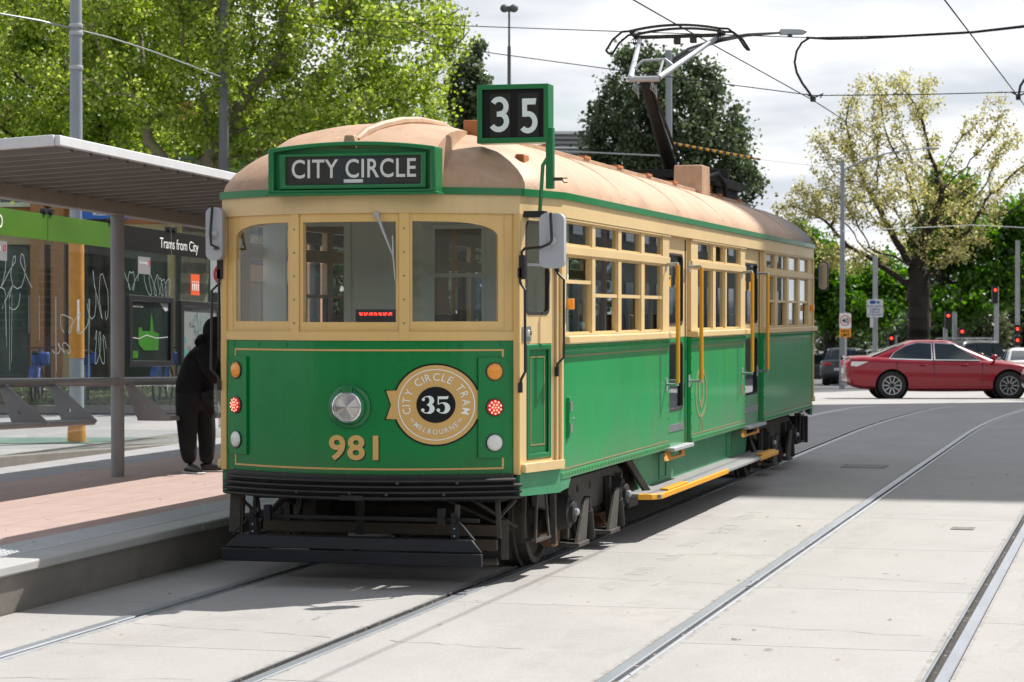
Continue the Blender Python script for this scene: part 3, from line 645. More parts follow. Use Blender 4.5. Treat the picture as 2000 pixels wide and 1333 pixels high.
# two framed posters on the screen
for (y0, y1, z0, z1, kind) in ((8.95, 10.13, 1.23, 1.97, 'map of the zone'), (10.33, 11.55, 1.24, 1.95, 'map')):
    ps = empty('poster_case', (GX, y0, z0), 'black framed poster with a bright green map on the glass screen' if kind != 'map' else 'black framed pale street map poster beside the standing person', 'poster')
    b = SM(); b.plate([rect(y0, y1, z0, z1), rect(y0+.09, y1-.09, z0+.06, z1-.06)], lambda u, v, o: (GX+o, u, v), .01, .06); b.build('frame', 'black_paint', ps, bevel=.006)
    b = SM(); b.plate([rect(y0+.085, y1-.085, z0+.055, z1-.055)], lambda u, v, o: (GX+o, u, v), .015, .03); sheet_ = b.build('sheet', 'poster_dark' if kind != 'map' else 'poster_grey', ps, smooth=0)
    mq = lambda u, v, o: shx((GX+o, u, v))
    if kind != 'map':
        b = MB(); c = (y0+y1)/2
        b.plate([[(c-.30, 1.46), (c-.16, 1.40), (c+.22, 1.40), (c+.24, 1.58), (c+.10, 1.60), (c+.07, 1.72), (c+.03, 1.80), (c, 1.60), (c-.20, 1.60), (c-.22, 1.64), (c-.30, 1.63)]], mq, .031, .034); b.build('zone', 'poster_green', sheet_, smooth=0)
        b = MB(); b.plate([rect(y0+.14, y0+.28, 1.315, 1.39)], mq, .031, .034); b.build('key_box', 'poster_green', sheet_, smooth=0)
        b = MB(); vs, fs = text2d('Melbourne Free Tram Zone', .032, bold=.006, xs=.55, align='LEFT'); b.flat([(x+y0+.12, y+1.845) for x, y in vs], fs, mq, .034)
        b.plate([[(y1-.33, 1.905), (y1-.10, 1.905), (y1-.10, 1.83), (y1-.18, 1.82)]], mq, .031, .034)
        vs, fs = ribbon([(y0+.11, 1.53), (y0+.3, 1.52), (y0+.5, 1.56), (y0+.75, 1.53), (y1-.11, 1.545)], .010); b.flat(vs, fs, mq, .0355)
        b.build('print', 'white_print', sheet_, smooth=0)
    else:
        b = MB(); vs, fs = text2d('Melbourne tram network', .03, bold=.006, xs=.55, align='LEFT'); b.flat([(x+y0+.12, y+1.845) for x, y in vs], fs, mq, .034)
        for k in range(14):
            a = (y0+.25+rr.random()*.5, 1.35+rr.random()*.4); e = (a[0]+rr.uniform(-.25,.25), a[1]+rr.uniform(-.2,.2)); vs, fs = ribbon([a, ((a[0]+e[0])/2+.02, (a[1]+e[1])/2), e], .005); b.flat(vs, fs, mq, .0345)
        b.build('print', 'black_print', sheet_, smooth=0)
        b = MB()
        for k in range(9):
            a = (y0+.2+rr.random()*.5, 1.35+rr.random()*.4); e = (a[0]+rr.uniform(-.1,.2), a[1]+rr.uniform(-.25,.25)); vs, fs = ribbon([a, e], .012); b.flat(vs, fs, mq, .0338)
        b.plate([rect(y0+.11, y0+.25, 1.33, 1.42)], mq, .031, .0335); b.plate([rect(y0+.11, y0+.2, 1.5, 1.55)], mq, .031, .0335); b.build('map_lines', 'poster_teal', sheet_, smooth=0)
    b = SM(); b.plate([rect(y0+.08, y1-.08, z0+.05, z1-.05)], lambda u, v, o: (GX+o, u, v), .042, .046); b.build('cover', 'glass_cover', ps, smooth=0)
# ------------------------------------------------------------------ the tram
A, B, W, YC, LEN = 0.955, 0.37, 1.11, 0.92, 13.95
tram = empty('tram', (0, LEN/2, 0), 'old green and cream tram standing at the platform', 'tram')
def mir(p): return (-p[0], LEN - p[1], p[2])
def FF(x, z, o=0.0):
    nx, ny = 2*B*x/A**2, -1.0; l = math.hypot(nx, ny)
    return (x + nx/l*o, B*(x/A)**2 + ny/l*o, z)
XC = [i*0.08 for i in range(-12, 13)]
def outline(o):
    """plan of the body, offset o outwards, counter-clockwise from the left front corner"""
    fr = [FF(x, 0, o)[:2] for x in [-.965 + 1.93*i/16 for i in range(17)]]
    dx, dy = (W-.965), (YC-.3777); l = math.hypot(dx, dy); tn = (dy/l, -dx/l)
    fr[-1] = (.965 + tn[0]*o*.6 + .3*o, .3777 + tn[1]*o*.6 - .35*o); fr[0] = (-fr[-1][0], fr[-1][1])
    right = [(W+o, YC)] + [(W+o, YC + (LEN-2*YC)*k/12) for k in range(1, 12)] + [(W+o, LEN-YC)]
    pts = fr + right
    return pts + [(-x, LEN-y) for x, y in pts]
def ring(z0, z1, o0, o1, zo=0.0):
    b = MB(); a = outline(o0); c = outline(o1); n = len(a); vs = [(x,y,z0) for x,y in a] + [(x,y,z0) for x,y in c] + [(x,y,z1+zo) for x,y in c] + [(x,y,z1) for x,y in a]; fs = []
    for k in range(n):
        j = (k+1) % n
        for q in range(4): fs.append((q*n+k, q*n+j, ((q+1)%4)*n+j, ((q+1)%4)*n+k))
    b.add(vs, fs); return b
ring(2.305, 2.425, -.03, .018).build('fascia', 'cream_side', tram, smooth=20)
ring(2.418, 2.462, 0.0, .034).build('gutter', 'green_trim', tram, smooth=20)
# roof shell: domed ends, rounded shoulders
def roof_shell(z0, H, o, y0=1.45):
    b = MB(); out = outline(o); n = len(out); vs = []; fs = []; ts = [0, .012, .035, .07, .12, .18, .25, .34, .45, .58, .72, .86, 1.0]
    for t in ts:
        r = 1 - t; z = z0 + H * max(0, 1 - r**2.0) ** (1/1.6)
        for (x, y) in out:
            ry = min(max(y, y0), LEN - y0); vs.append((x*r, y*r + ry*t, z))
    for i in range(len(ts)-1):
        for k in range(n): fs.append((i*n+k, i*n+(k+1)%n, (i+1)*n+(k+1)%n, (i+1)*n+k))
    b.add(vs, fs); return b
roof = roof_shell(2.455, .475, .012).build('roof', 'roof_main', tram, smooth=50)
for y in (2.9, 5.0, 7.1, 9.2, 11.2):                             # lapped seams across the canvas
    b = MB(); vs = []; n = 36
    for i in range(n+1):
        u = -1 + 2*i/n; r = abs(u)*.985; z = 2.455 + .475*max(0, 1-r**2)**(1/1.6)
        vs += [((W+.012)*r*(1 if u >= 0 else -1), y+q, z+h) for q, h in ((-.022, .0005), (-.018, .006), (.018, .006), (.022, .0005))]
    b.add(vs, [(4*i+k, 4*i+k+1, 4*i+k+5, 4*i+k+4) for i in range(n) for k in range(3)]); b.build('roof_seam', 'roof_main', roof, smooth=30)
ring(2.40, 2.43, -.9, -.02).build('ceiling', 'interior_cream', tram, smooth=0)
# hood over the destination box
def hood(xf=None):
    b = MB(xf); st = [(.02, .545, 2.690, 2.735), (.12, .54, 2.735, 2.782), (.26, .53, 2.782, 2.835), (.42, .52, 2.82, 2.872), (.62, .51, 2.848, 2.902), (.9, .50, 2.862, 2.92), (1.3, .48, 2.865, 2.93), (1.9, .42, 2.85, 2.93), (2.5, .30, 2.83, 2.928)]
    vs = []; fs = []; n = 15
    for (y, hw, ze, zc) in st:
        vs.append((-hw+.02, y, 2.44)); 
        for k in range(n-2):
            u = -1 + 2*k/(n-3); vs.append((hw*(.97+.03*(1-abs(u)))*u + .02, y, ze + (zc-ze)*(1-abs(u)**2.5)))
        vs.append((hw+.02, y, 2.44))
    for i in range(len(st)-1):
        for k in range(n-1): fs.append((i*n+k, i*n+k+1, (i+1)*n+k+1, (i+1)*n+k))
    fs.append(tuple(range(n))); b.add(vs, fs); return b
hood().build('destination_hood', 'roof', tram, smooth=40)
hood(mir).build('destination_hood', 'roof', tram, smooth=40)
b = MB(); b.plate([[(-.045, 2.70), (.045, 2.70), (.03, 2.785), (-.03, 2.785)]], planeY(0.10), 0, .11); b.build('hood_block', 'roof', tram, bevel=.008)
b = MB(); b.tube([(0.02, .08, 2.752), (.05, .18, 2.81), (.10, .34, 2.858), (.16, .55, 2.90), (.2, .8, 2.922), (.2, 1.3, 2.935), (.15, 2.0, 2.92)], [.03,.034,.036,.036,.034,.03,.02], 10); b.build('hood_conduit', 'roof', tram)
b = MB(); b.box(.47, .57, .90, 1.02, 2.83, 2.935); b.build('roof_block', 'roof_block', tram, bevel=.006)
b = MB(); b.box(.86, .92, .72, .86, 2.62, 2.70); b.build('roof_block', 'roof_block', tram, bevel=.01)
# boards along the roof with brown blocks
for s in (-1, 1):
    b = MB(); b.beam((s*.50, 2.2, 2.875), (s*.50, 12.0, 2.875), .05, .035); wb = b.build('roof_board', 'roof', tram, bevel=.004)
    for k in range(8):
        y = 2.9 + k*1.22; b = MB(); b.box(s*.50-.035, s*.50+.035, y, y+.2, 2.89, 2.912); b.build('board_block', 'roof_block', wb)

# ---- ends
def end_common(xf, front):
    FM = FF
    def mk(): return MB(xf)
    b = mk(); b.plate([rect(-.945, .945, .672, 1.522)], FM, -.03, 0, XC); panel = b.build('front_panel', 'green', tram, smooth=25)
    # window frame with three openings
    lw = [(-.862, 1.640), (-.427, 1.640), (-.427, 2.255), (-.62, 2.252)] + [(-.862+.24*(1-math.cos(t)) , 2.165+.085*math.sin(t)) for t in (math.pi/2*k/7 for k in range(6, -1, -1))]
    rw = [(-x, z) for x, z in lw][::-1]; rw = [(min(x, .875) if x > .5 else x, z) for x, z in rw]
    rw = [(x if abs(x-.427) > .01 else .384, z) for x, z in rw]
    cw = rect(-.318, .287, 1.636, 2.252)
    b = mk(); b.plate([rect(-.95, .95, 1.527, 2.312), lw, cw, rw], FM, -.035, 0, XC); wf = b.build('window_frame', 'cream', tram, smooth=25)
    for x0, x1 in ((-.405, -.342), (.306, .366)):
        b = mk(); b.plate([rect(x0, x1, 1.53, 2.306)], FM, .001, .012, []); pil = b.build('window_pillar', 'cream', wf, bevel=.003)
        if front:
            b = mk()
            for k in range(5): b.plate([circ((x0+x1)/2, 1.63+k*.145, .006, 8)], FM, .0125, .015)
            b.build('screws', 'gold_line', wf, smooth=0)
    b = mk(); b.plate([rect(-.952, .952, 1.522, 1.578)], FM, .001, .010, XC); b.build('belt_rail', 'cream', wf, bevel=.003)
    b = mk()
    for q in ([(-.888,1.592),(-.412,1.592),(-.412,1.600),(-.888,1.600)], [(-.335,1.592),(.300,1.592),(.300,1.600),(-.335,1.600)], [(.372,1.590),(.90,1.590),(.90,1.598),(.372,1.598)], [(-.893,1.60),(-.886,1.60),(-.886,2.29),(-.893,2.29)], [(.895,1.60),(.903,1.60),(.903,2.29),(.895,2.29)]): b.plate([q], FM, .0005, .004, XC)
    b.build('frame_bead', 'cream', wf, smooth=0)
    for lp, nm in ((lw, 'pane'), (cw, 'pane'), (rw, 'pane')):
        xa, xb = min(p[0] for p in lp), max(p[0] for p in lp); qa, qb = Vector(FM(xa, 0, 0)), Vector(FM(xb, 0, 0)); qn = Vector((qb.y-qa.y, -(qb.x-qa.x), 0)).normalized()
        def PM(u, v, o): q = qa.lerp(qb, (u-xa)/(xb-xa)) + qn*o; return (q.x, q.y, v)          # flat glass behind the bowed frame
        b = mk(); b.plate([[(xa+(p[0]-xa)*1.0, p[1]) for p in lp]], PM, -.010, -.006); b.build('window_pane', 'glass_front', wf, smooth=0)
    for s in (-1, 1):
        b = mk(); b.box(s*.965-.022, s*.965+.022, .352, .40, .69, 2.31); b.build('corner_post', 'cream', tram, bevel=.008)
    # bumper: four heavy ribs on a backing plate
    b = mk(); b.plate([rect(-.88, .93, .545, .70)], FM, .0, .055, XC); bp = b.build('bumper', 'bumper', tram, smooth=25)
    for k in range(4):
        z = .562 + k*.0345; ex = .985 if k < 3 else .955
        b = mk(); n = 26; vs = []; fs = []
        prof = [(.05, -.0125), (.085, -.0125), (.1, -.005), (.1, .005), (.085, .0125), (.05, .0125)]
        for i in range(n+1):
            x = -ex*.875 + ex*1.845*i/n; vs += [FM(x, z+pz, po) for po, pz in prof]
        m_ = len(prof)
        for i in range(n):
            for q in range(m_): fs.append((i*m_+q, i*m_+(q+1)%m_, (i+1)*m_+(q+1)%m_, (i+1)*m_+q))
        fs += [tuple(range(m_)), tuple(n*m_+q for q in range(m_))[::-1]]
        b.add(vs, fs); b.build('bumper_rib', 'bumper', bp, smooth=30)
    if front:
        b = mk(); b.plate([rect(-.03, .11, .548, .578)], FM, .095, .104); b.build('coupler_slot', 'iron_dark', bp, smooth=0)
        b = mk()
        for x, z in ((.03, .592), (.24, .585), (.55, .585), (-.3, .592), (.62, .655), (.3, .655)): b.plate([circ(x, z, .009, 8)], FM, .10, .108)
        b.build('bumper_bolts', 'iron', bp)
    # light panels and lamps
    for s in (-1, 1):
        x0, x1 = sorted((s*.752, s*.918))
        b = mk(); b.plate([rrect(x0, x1, .80, 1.418, .055, corners=(0,1,1,0) if s > 0 else (1,0,0,1))], FM, .001, .016, XC); lp = b.build('lamp_panel', 'green', tram, smooth=30, bevel=.007, seg=3)
        for (z, col) in ((1.331, 'amber'), (1.11, 'red_lens'), (.892, 'white_lens')):
            x = s*.838; c = FM(x, z, .016); nn = Vector(FM(x, z, 1)) - Vector(FM(x, z, 0))
            b = mk(); b.lathe(c, nn, [(.056, 0), (.056, .006), (.051, .008)], 28); rim = b.build('lamp_rim', 'black_paint', lp)
            b = mk(); b.lathe(c, nn, [(.051, .004), (.049, .012), (.036, .019), (.02, .0215), (.001, .022)], 28); b.build('lamp_lens', col, lp, smooth=60)
            if col == 'red_lens' and front:
                b = mk(); u = nn.cross(Vector((0,0,1))).normalized()
                pos = [(0,0)] + [(.0195*math.cos(a), .0195*math.sin(a)) for a in (k*math.pi/3 for k in range(6))] + [(.038*math.cos(a), .038*math.sin(a)) for a in (k*math.pi/5+.3 for k in range(10))]
                for (du, dv) in pos: b.lathe(Vector(c)+nn*(.0225 if du*du+dv*dv < .0006 else .019)+u*du+Vector((0,0,dv)), nn, [(.0062, 0), (.0045, .0025), (.001, .003)], 8)
                b.build('lamp_leds', 'led_red', lp)
    # headlight
    c = FM(0, 1.115, 0); nn = (0, -1, 0)
    b = mk(); b.lathe(c, nn, [(.135, 0), (.135, .012), (.128, .018), (.112, .02), (.108, .05), (.098, .058), (.09, .05)], 40); hl = b.build('headlight', 'green_trim', tram, smooth=40)
    b = mk(); b.plate([rect(-.035, .035, 1.205, 1.238)], planeY(-.02), 0, .045); b.box(-.05, -.04, -.055, -.02, 1.205, 1.225); b.box(.04, .05, -.055, -.02, 1.205, 1.225); b.build('hinge', 'green_trim', hl, bevel=.004)
    b = mk(); b.lathe(c, nn, [(.095, .045), (.095, .06), (.088, .064), (.084, .058)], 36); b.build('chrome_ring', 'chrome', hl, smooth=40)
    b = mk(); pr = []
    for k in range(9): r = .086 - k*.0098; pr += [(r, .055+.0022*k), (r-.0055, .0585+.0022*k)]
    b.lathe(c, nn, pr + [(.001, .078)], 36); b.build('lens', 'lamp_glass', hl, smooth=12)
    # gold lining and rivets
    b = mk(); t = .011
    for q in (rect(-.868, .893, 1.458, 1.458+t), rect(-.868, .893, .728, .728+t), rect(-.868, -.868+t, 1.42, 1.458), rect(-.868, -.868+t, .728, .80), rect(.893-t, .893, 1.42, 1.458), rect(.893-t, .893, .728, .80)): b.plate([q], FM, .0005, .003, XC)
    b.build('gold_lining', 'gold', tram, smooth=0)
    b = mk()
    for z in (1.497, .703):
        for k in range(9):
            x = -.88 + k*.22; c = FM(x, z, 0); b.lathe(c, Vector(FM(x,z,1))-Vector(FM(x,z,0)), [(.011, 0), (.009, .005), (.003, .007)], 8)
    b.build('rivets', 'green', tram, kind='stuff')
    # cab doors on the tapered corners
    for s in (-1, 1):
        p0 = Vector((s*.985, .395)); p1 = Vector((s*W, YC)); d = (p1-p0); ln = d.length; d.normalize(); nn2 = Vector((d.y, -d.x)) * s
        def DM(u, v, o, p0=p0, d=d, nn2=nn2): q = p0 + d*u + nn2*o; return (q.x, q.y, v)
        b = mk(); b.plate([rect(0, ln, .70, 2.308), rrect(.068, .372, 1.688, 2.262, .04), rect(.072, .412, .775, 1.50)], DM, -.03, 0); dr = b.build('cab_door', 'cream_side', tram, smooth=25)
        b = mk(); b.plate([rrect(.060, .380, 1.680, 2.270, .045), rrect(.076, .364, 1.698, 2.252, .036)], DM, -.02, .004); b.build('window_seal', 'rubber', dr)
        b = mk(); b.plate([rrect(.068, .372, 1.688, 2.262, .04)], DM, -.018, -.014); b.build('window_pane', 'glass_front', dr)
        b = mk(); b.plate([rect(.072, .368, 1.985, 2.002)], DM, -.012, .004); b.build('window_rail', 'steel', dr)
        b = mk(); b.plate([rect(.073, .411, .776, 1.499)], DM, -.028, -.012); lpn = b.build('lower_panel', 'green_trim', dr)
        b = mk(); b.plate([rect(.074, .41, .777, 1.498), rect(.108, .375, .812, 1.463)], DM, -.012, .006); b.build('panel_mould', 'green_trim', dr, bevel=.01)
        b = mk(); b.plate([rect(.145, .34, .86, 1.42), rect(.154, .331, .869, 1.411)], DM, -.0118, -.0095); b.build('panel_lining', 'gold_line', dr, smooth=0)
        b = mk(); b.plate([rect(.455, .478, .76, 2.30)], DM, .001, .018); b.plate([rect(.515, .545, .72, 2.30)], DM, .001, .022); b.build('door_bead', 'cream_side', dr, bevel=.004)
        b = mk(); b.plate([rect(-.012, ln+.006, .700, .757)], DM, -.02, .035); b.build('door_sill', 'cream_side', dr, bevel=.014)
        b = mk(); b.plate([[(-.02, .555), (ln, .545), (ln, .698), (-.02, .698)]], DM, -.025, .002); b.build('apron', 'green_worn', dr)
        if front and s > 0:
            b = mk(); b.plate([rect(.012, .125, 1.515, 1.61)], DM, .001, .006); lk = b.build('lock_plate', 'steel', dr, bevel=.002)
            b = mk(); b.lathe(DM(.095, 1.565, .006), (nn2.x, nn2.y, 0), [(.022, 0), (.02, .01), (.008, .012)], 16); b.build('lock', 'chrome', lk)
    # roof-box: destination sign
    mpS = planeY(0.0)
    b = mk(); b.plate([rect(-.50, .565, 2.43, 2.70)], mpS, -.1, .03); db = b.build('destination_box', 'green_trim', tram)
    arch = [(-.505, 2.425), (.572, 2.425), (.572, 2.702)] + [(.572 - 1.077*k/12, 2.702 + .038*(1-(2*k/12-1)**2)) for k in range(1, 12)] + [(-.505, 2.702)]
    arch_in = [(-.470, 2.445), (.537, 2.445), (.537, 2.680)] + [(.537 - 1.007*k/12, 2.680 + .034*(1-(2*k/12-1)**2)) for k in range(1, 12)] + [(-.470, 2.680)]
    b = mk(); b.plate([arch, arch_in], mpS, .0, .075); b.build('outer_moulding', 'green_trim', db, bevel=.008)
    b = mk(); b.plate([rect(-.440, .507, 2.450, 2.672), rect(-.40, .472, 2.478, 2.652)], mpS, .03, .062); b.build('inner_moulding', 'green_trim', db, bevel=.010)
    b = mk(); b.plate([rect(-.52, .587, 2.412, 2.428)], mpS, -.05, .085); b.build('box_sill', 'green_trim', db, bevel=.004)
    b = mk(); b.plate([rect(-.398, .470, 2.480, 2.650)], mpS, .0305, .034); b.build('roller_blind', 'sign_panel', db, smooth=0)
    b = mk(); b.plate([rect(-.398, .470, 2.480, 2.650)], mpS, .052, .055); b.build('box_glass', 'glass_cover', db, smooth=0)
    if front:
        b = mk(); vs, fs = text2d('CITY CIRCLE', .112, bold=.012, xs=.80, spacing=1.06); w_ = tsize(vs); vs = [(x*.80/w_+.036, z+2.522) for x, z in vs]; b.flat(vs, fs, mpS, .037); b.build('lettering', 'white_print', db, smooth=0); b = mk(); b.plate([rect(-.025, .098, 2.489, 2.510)], mpS, .0345, .037); b.build('underline', 'white_print', db, smooth=0)
    return panel, wf
panel, wf = end_common(None, True)
end_common(mir, False)

# ---- front only: badge, number, wiper, LED sign
bdg = MB(); cx, cz = .518, 1.129
def badge_outline(r, g):
    pts = []; th = math.asin(.088/r)
    a0 = th; pts += [(cx + r*math.cos(a), cz + r*math.sin(a)) for a in [a0 + (math.pi-2*a0)*k/40 for k in range(41)]]
    pts += [(cx-.292-g, cz+.088+g*.6), (cx-.262-g*.6, cz), (cx-.292-g, cz-.088-g*.6)]
    pts += [(cx + r*math.cos(a), cz + r*math.sin(a)) for a in [math.pi+a0 + (math.pi-2*a0)*k/40 for k in range(41)]]
    pts += [(.752, cz-.088-g*.6), (.752, cz+.088+g*.6)]
    return pts
bdg.plate([badge_outline(.254, .008)], FF, .0005, .003, XC); badge = bdg.build('badge', 'black_print', tram, smooth=25)
b = MB(); b.plate([[(x, z) for x, z in badge_outline(.2435, -.003)]], FF, .0032, .005, XC); b.build('badge_gold', 'gold', badge, smooth=25)
b = MB(); b.plate([circ(cx, cz, .219, 64), circ(cx, cz, .2135, 64)], FF, .0052, .0065); b.build('badge_ring', 'white_print', badge, smooth=25)
b = MB(); b.plate([circ(cx, cz, .111, 48)], FF, .0052, .007, XC); b.build('badge_disc', 'black_print', badge, smooth=25)
def arc_text(b, s, r, h, a_mid, inward, bold, xs_, span, off):
    raw = [h*.42 if ch == ' ' else tsize(text2d(ch, h, bold=bold, xs=xs_)[0]) for ch in s]
    gap = (span*r - sum(raw)) / (len(s)-1)
    ws = []
    for ch in s:
        if ch == ' ': ws.append(h*.42 + gap); continue
        vs, fs = text2d(ch, h, bold=bold, xs=xs_); ws.append(tsize(vs) + gap)
    tot = sum(ws); run = -tot/2
    for ch, w_ in zip(s, ws):
        if ch != ' ':
            vs, fs = text2d(ch, h, bold=bold, xs=xs_); xm = (max(v[0] for v in vs)+min(v[0] for v in vs))/2
            k = (run + w_/2) / r
            ang = a_mid + (k if inward else -k)
            ca, sa = math.cos(ang), math.sin(ang); pp = []
            for (x, y) in vs:
                x -= xm
                if not inward: rr_, tx, ty = r + y, sa, -ca; pp.append((cx + ca*rr_ + tx*x, cz + sa*rr_ + ty*x))
                else: rr_ = r - y; pp.append((cx + ca*rr_ - sa*x, cz + sa*rr_ + ca*x))
            b.flat(pp, fs, FF, off)
        run += w_
b = MB(); arc_text(b, 'CITY CIRCLE TRAM', .148, .046, math.radians(89.5), False, .003, .90, math.radians(221), .0068); b.build('badge_lettering', 'white_print', badge, smooth=0)
b = MB(); arc_text(b, 'MELBOURNE', .180, .029, -math.pi/2, True, .003, .92, math.radians(91), .0068); b.build('badge_lettering', 'white_print', badge, smooth=0)
for a in (-math.pi/2 - .95, -math.pi/2 + .95):
    b = MB()
    for r in (.160, .169): vs, fs = ribbon([(cx + r*math.cos(a+q), cz + r*math.sin(a+q)) for q in (-.09, 0, .09)], .0028); b.flat(vs, fs, FF, .0068)
    b.build('badge_dashes', 'white_print', badge, smooth=0)
# fat-face 35
def fat3(x0, z0, h):
    S = []; w_ = h*.62
    S.append((arcpts(x0+w_*.50, z0+h*.74, w_*.40, h*.235, 155, -90, 18), [h*.05+h*.20*max(0, math.cos(math.radians(155-245*k/18)))**1.0 for k in range(19)]))
    S.append((arcpts(x0+w_*.47, z0+h*.265, w_*.46, h*.245, 90, -155, 18), [h*.05+h*.22*max(0, math.cos(math.radians(90-245*k/18))) for k in range(19)]))
    D = [(x0+w_*.17, z0+h*.80, h*.085), (x0+w_*.12, z0+h*.19, h*.095)]
    return S, D
def fat5(x0, z0, h):
    S = []; w_ = h*.62
    S.append((arcpts(x0+w_*.46, z0+h*.31, w_*.46, h*.29, 125, -155, 20), [h*.05+h*.22*max(0, math.cos(math.radians(125-280*k/20))) for k in range(21)]))
    S.append(([(x0+w_*.12, z0+h*.50), (x0+w_*.12, z0+h*.97)], h*.06))
    S.append(([(x0+w_*.10, z0+h*.90), (x0+w_*.90, z0+h*.90), (x0+w_*.96, z0+h*1.0)], [h*.17, h*.15, h*.05]))
    D = [(x0+w_*.12, z0+h*.19, h*.095)]
    return S, D
b = MB()
for fn, x0 in ((fat3, cx-.082), (fat5, cx+.006)):
    S, D = fn(x0, cz-.052, .106)
    for qi, (pts, ws) in enumerate(S): vs, fs = ribbon(pts, ws); b.flat(vs, fs, FF, .0084+.0006*qi)
    for (x, z, r) in D: b.plate([circ(x, z, r, 14)], FF, .0075, .0102)
b.build('badge_number', 'digit_white', badge, smooth=0)
for (nm, mt_, dx, dz, off) in (('fleet_number_shadow', 'black_print', .006, -.006, .0012), ('fleet_number', 'gold', 0, 0, .0025)):
    b = MB(); vs, fs = text2d('981', .142, bold=.028, xs=.98, spacing=1.08); w_ = tsize(vs); xm = (max(v[0] for v in vs)+min(v[0] for v in vs))/2
    b.flat([((x-xm)*.318/w_+.022+dx, z+.795+dz) for x, z in vs], fs, FF, off); b.build(nm, mt_, tram, smooth=0)
b = MB(); b.tube([FF(.178, 2.293, .03), FF(.215, 2.19, .035), FF(.272, 2.04, .03)], [.011, .008, .004], 8); wp = b.build('wiper', 'galv', tram)
b = MB(); b.tube([FF(.268, 2.165, .012), FF(.272, 2.04, .018), FF(.283, 1.89, .012)], .0045, 6); b.build('wiper_blade', 'steel', wp)
b = MB(); b.lathe(FF(.178, 2.293, 0), (0,-1,0), [(.018, 0), (.018, .03), (.008, .036)], 12); b.build('wiper_pivot', 'galv', wp)
b = MB(); b.box(-.03, .255, .20, .30, 1.60, 1.715); ds = b.build('indicator_display', 'black_paint', tram, bevel=.004)
b = MB()
for k in range(34): 
    if k % 5 != 4: 
        for q in range(3):
            if (k*7+q*3) % 4: b.box(-.003+k*.0063, .0015+k*.0063, .193, .199, 1.677+q*.0065, 1.682+q*.0065)
b.build('display_dots', 'led_dot', ds, smooth=0)
# route number board on its post
rs = MB(); rs.plate([rect(.677, 1.138, 2.752, 3.118), rect(.709, 1.107, 2.786, 3.088)], planeY(.5), -.12, .02); route = rs.build('route_sign', 'green_trim', tram, bevel=.004)
b = MB(); b.plate([rect(.68, 1.135, 2.755, 3.115)], planeY(.5), -.10, .0); b.build('back_plate', 'sign_black', route)
for x0 in (.757, .937):
    b = MB(); b.plate([rect(x0, x0+.135, 2.790, 3.062)], planeY(.5), .001, .005); b.build('digit_card', 'sign_panel', route, smooth=0)
b = MB(); mpR = planeY(.5)
c3 = (.826, 2.815)
for pts, ws in (([*arcpts(.818, 2.980, .045, .047, 150, -80, 18)], .033), (arcpts(.816, 2.888, .050, .050, 85, -150, 18), .034)):
    vs, fs = ribbon(pts, ws); b.flat(vs, fs, mpR, .007 if pts[0][1] > 2.95 else .0082)
b.plate([rect(.803, .830, 2.918, 2.950)], mpR, .0055, .0062); b.build('digit', 'digit_white', route, smooth=0); b = MB()
vs, fs = ribbon(arcpts(1.003, 2.880, .046, .053, 118, -140, 20), .033); b.flat(vs, fs, mpR, .007)
b.plate([[(.968, 2.915), (.998, 2.915), (.998, 2.990), (1.052, 2.990), (1.057, 3.028), (.966, 3.028)]], mpR, .0055, .0078)
b.build('digit', 'digit_white', route, smooth=0)
b = MB(); b.box(1.118, 1.165, .49, .54, 2.465, 2.845); b.build('sign_post', 'green_trim', route, bevel=.004)
b = MB(); b.tube([(1.13, .50, 2.66), (1.10, .49, 2.61), (1.095, .47, 2.45), (1.085, .47, 2.31)], .012, 8); b.build('sign_stay', 'green_trim', route)
b = MB(); b.box(1.165, 1.22, .505, .53, 2.515, 2.535); b.tube([(1.22,.52,2.53),(1.25,.52,2.53)], .004, 6); b.tube([(1.215,.52,2.52),(1.23,.52,2.503),(1.25,.52,2.503)], .004, 6); b.build('stay_clamp', 'iron', route)
b = MB(); b.box(.965, 1.13, .42, .50, 2.285, 2.325); b.build('bracket_plate', 'black_paint', tram, bevel=.004)
# mirrors on bent arms
def mirror(xf, label, cen, base, rx, hw=.078, mt_='mirror_grey'):
    b = MB(xf); cx_, cy_, cz_ = cen
    b.plate([rrect(cx_-hw, cx_+hw, cz_-.168, cz_+.168, .045)], planeY(cy_), -.03, .03); mo = b.build('mirror', mt_, tram, bevel=.022, seg=3)
    b = MB(xf); b.plate([rrect(cx_-hw+.01, cx_+hw-.01, cz_-.155, cz_+.155, .04)], planeY(cy_+.0335), -.003, .001); b.build('mirror_glass', 'chrome', mo)
    b = MB(xf); b.lathe((cx_, cy_-.03, cz_), (0,-1,0), [(.035, 0), (.03, .015), (.012, .03)], 16); b.build('mirror_boss', 'mirror_grey', mo)
    b = MB(xf); b.tube([(base[0], base[1], base[2]-.09), (base[0], base[1]-.03, base[2]), (base[0]+rx*.03, base[1]-.06, base[2]+.02), (cx_-rx*.05, cy_-.08, base[2]+.022), (cx_, cy_-.075, base[2]+.045), (cx_+rx*.01, cy_-.065, cz_), (cx_, cy_-.055, cz_+.17)], .009, 8); b.build('mirror_arm', 'black_paint', mo)
    b = MB(xf); b.box(base[0]-.018, base[0]+.018, base[1]-.03, base[1]+.01, base[2]-.17, base[2]-.02); b.build('arm_bracket', 'black_paint', mo, bevel=.004)
mirror(None, '', (1.222, .25, 2.133), (1.005, .36, 2.07), 1)
mirror(None, '', (-.998, .30, 2.195), (-.985, .36, 2.08), -1, .056)
mirror(mir, '', (1.2, .25, 2.133), (1.0, .36, 2.07), 1, .06, 'black_paint')
mirror(mir, '', (-1.15, .25, 2.12), (-1.0, .36, 2.07), -1, .06, 'black_paint')
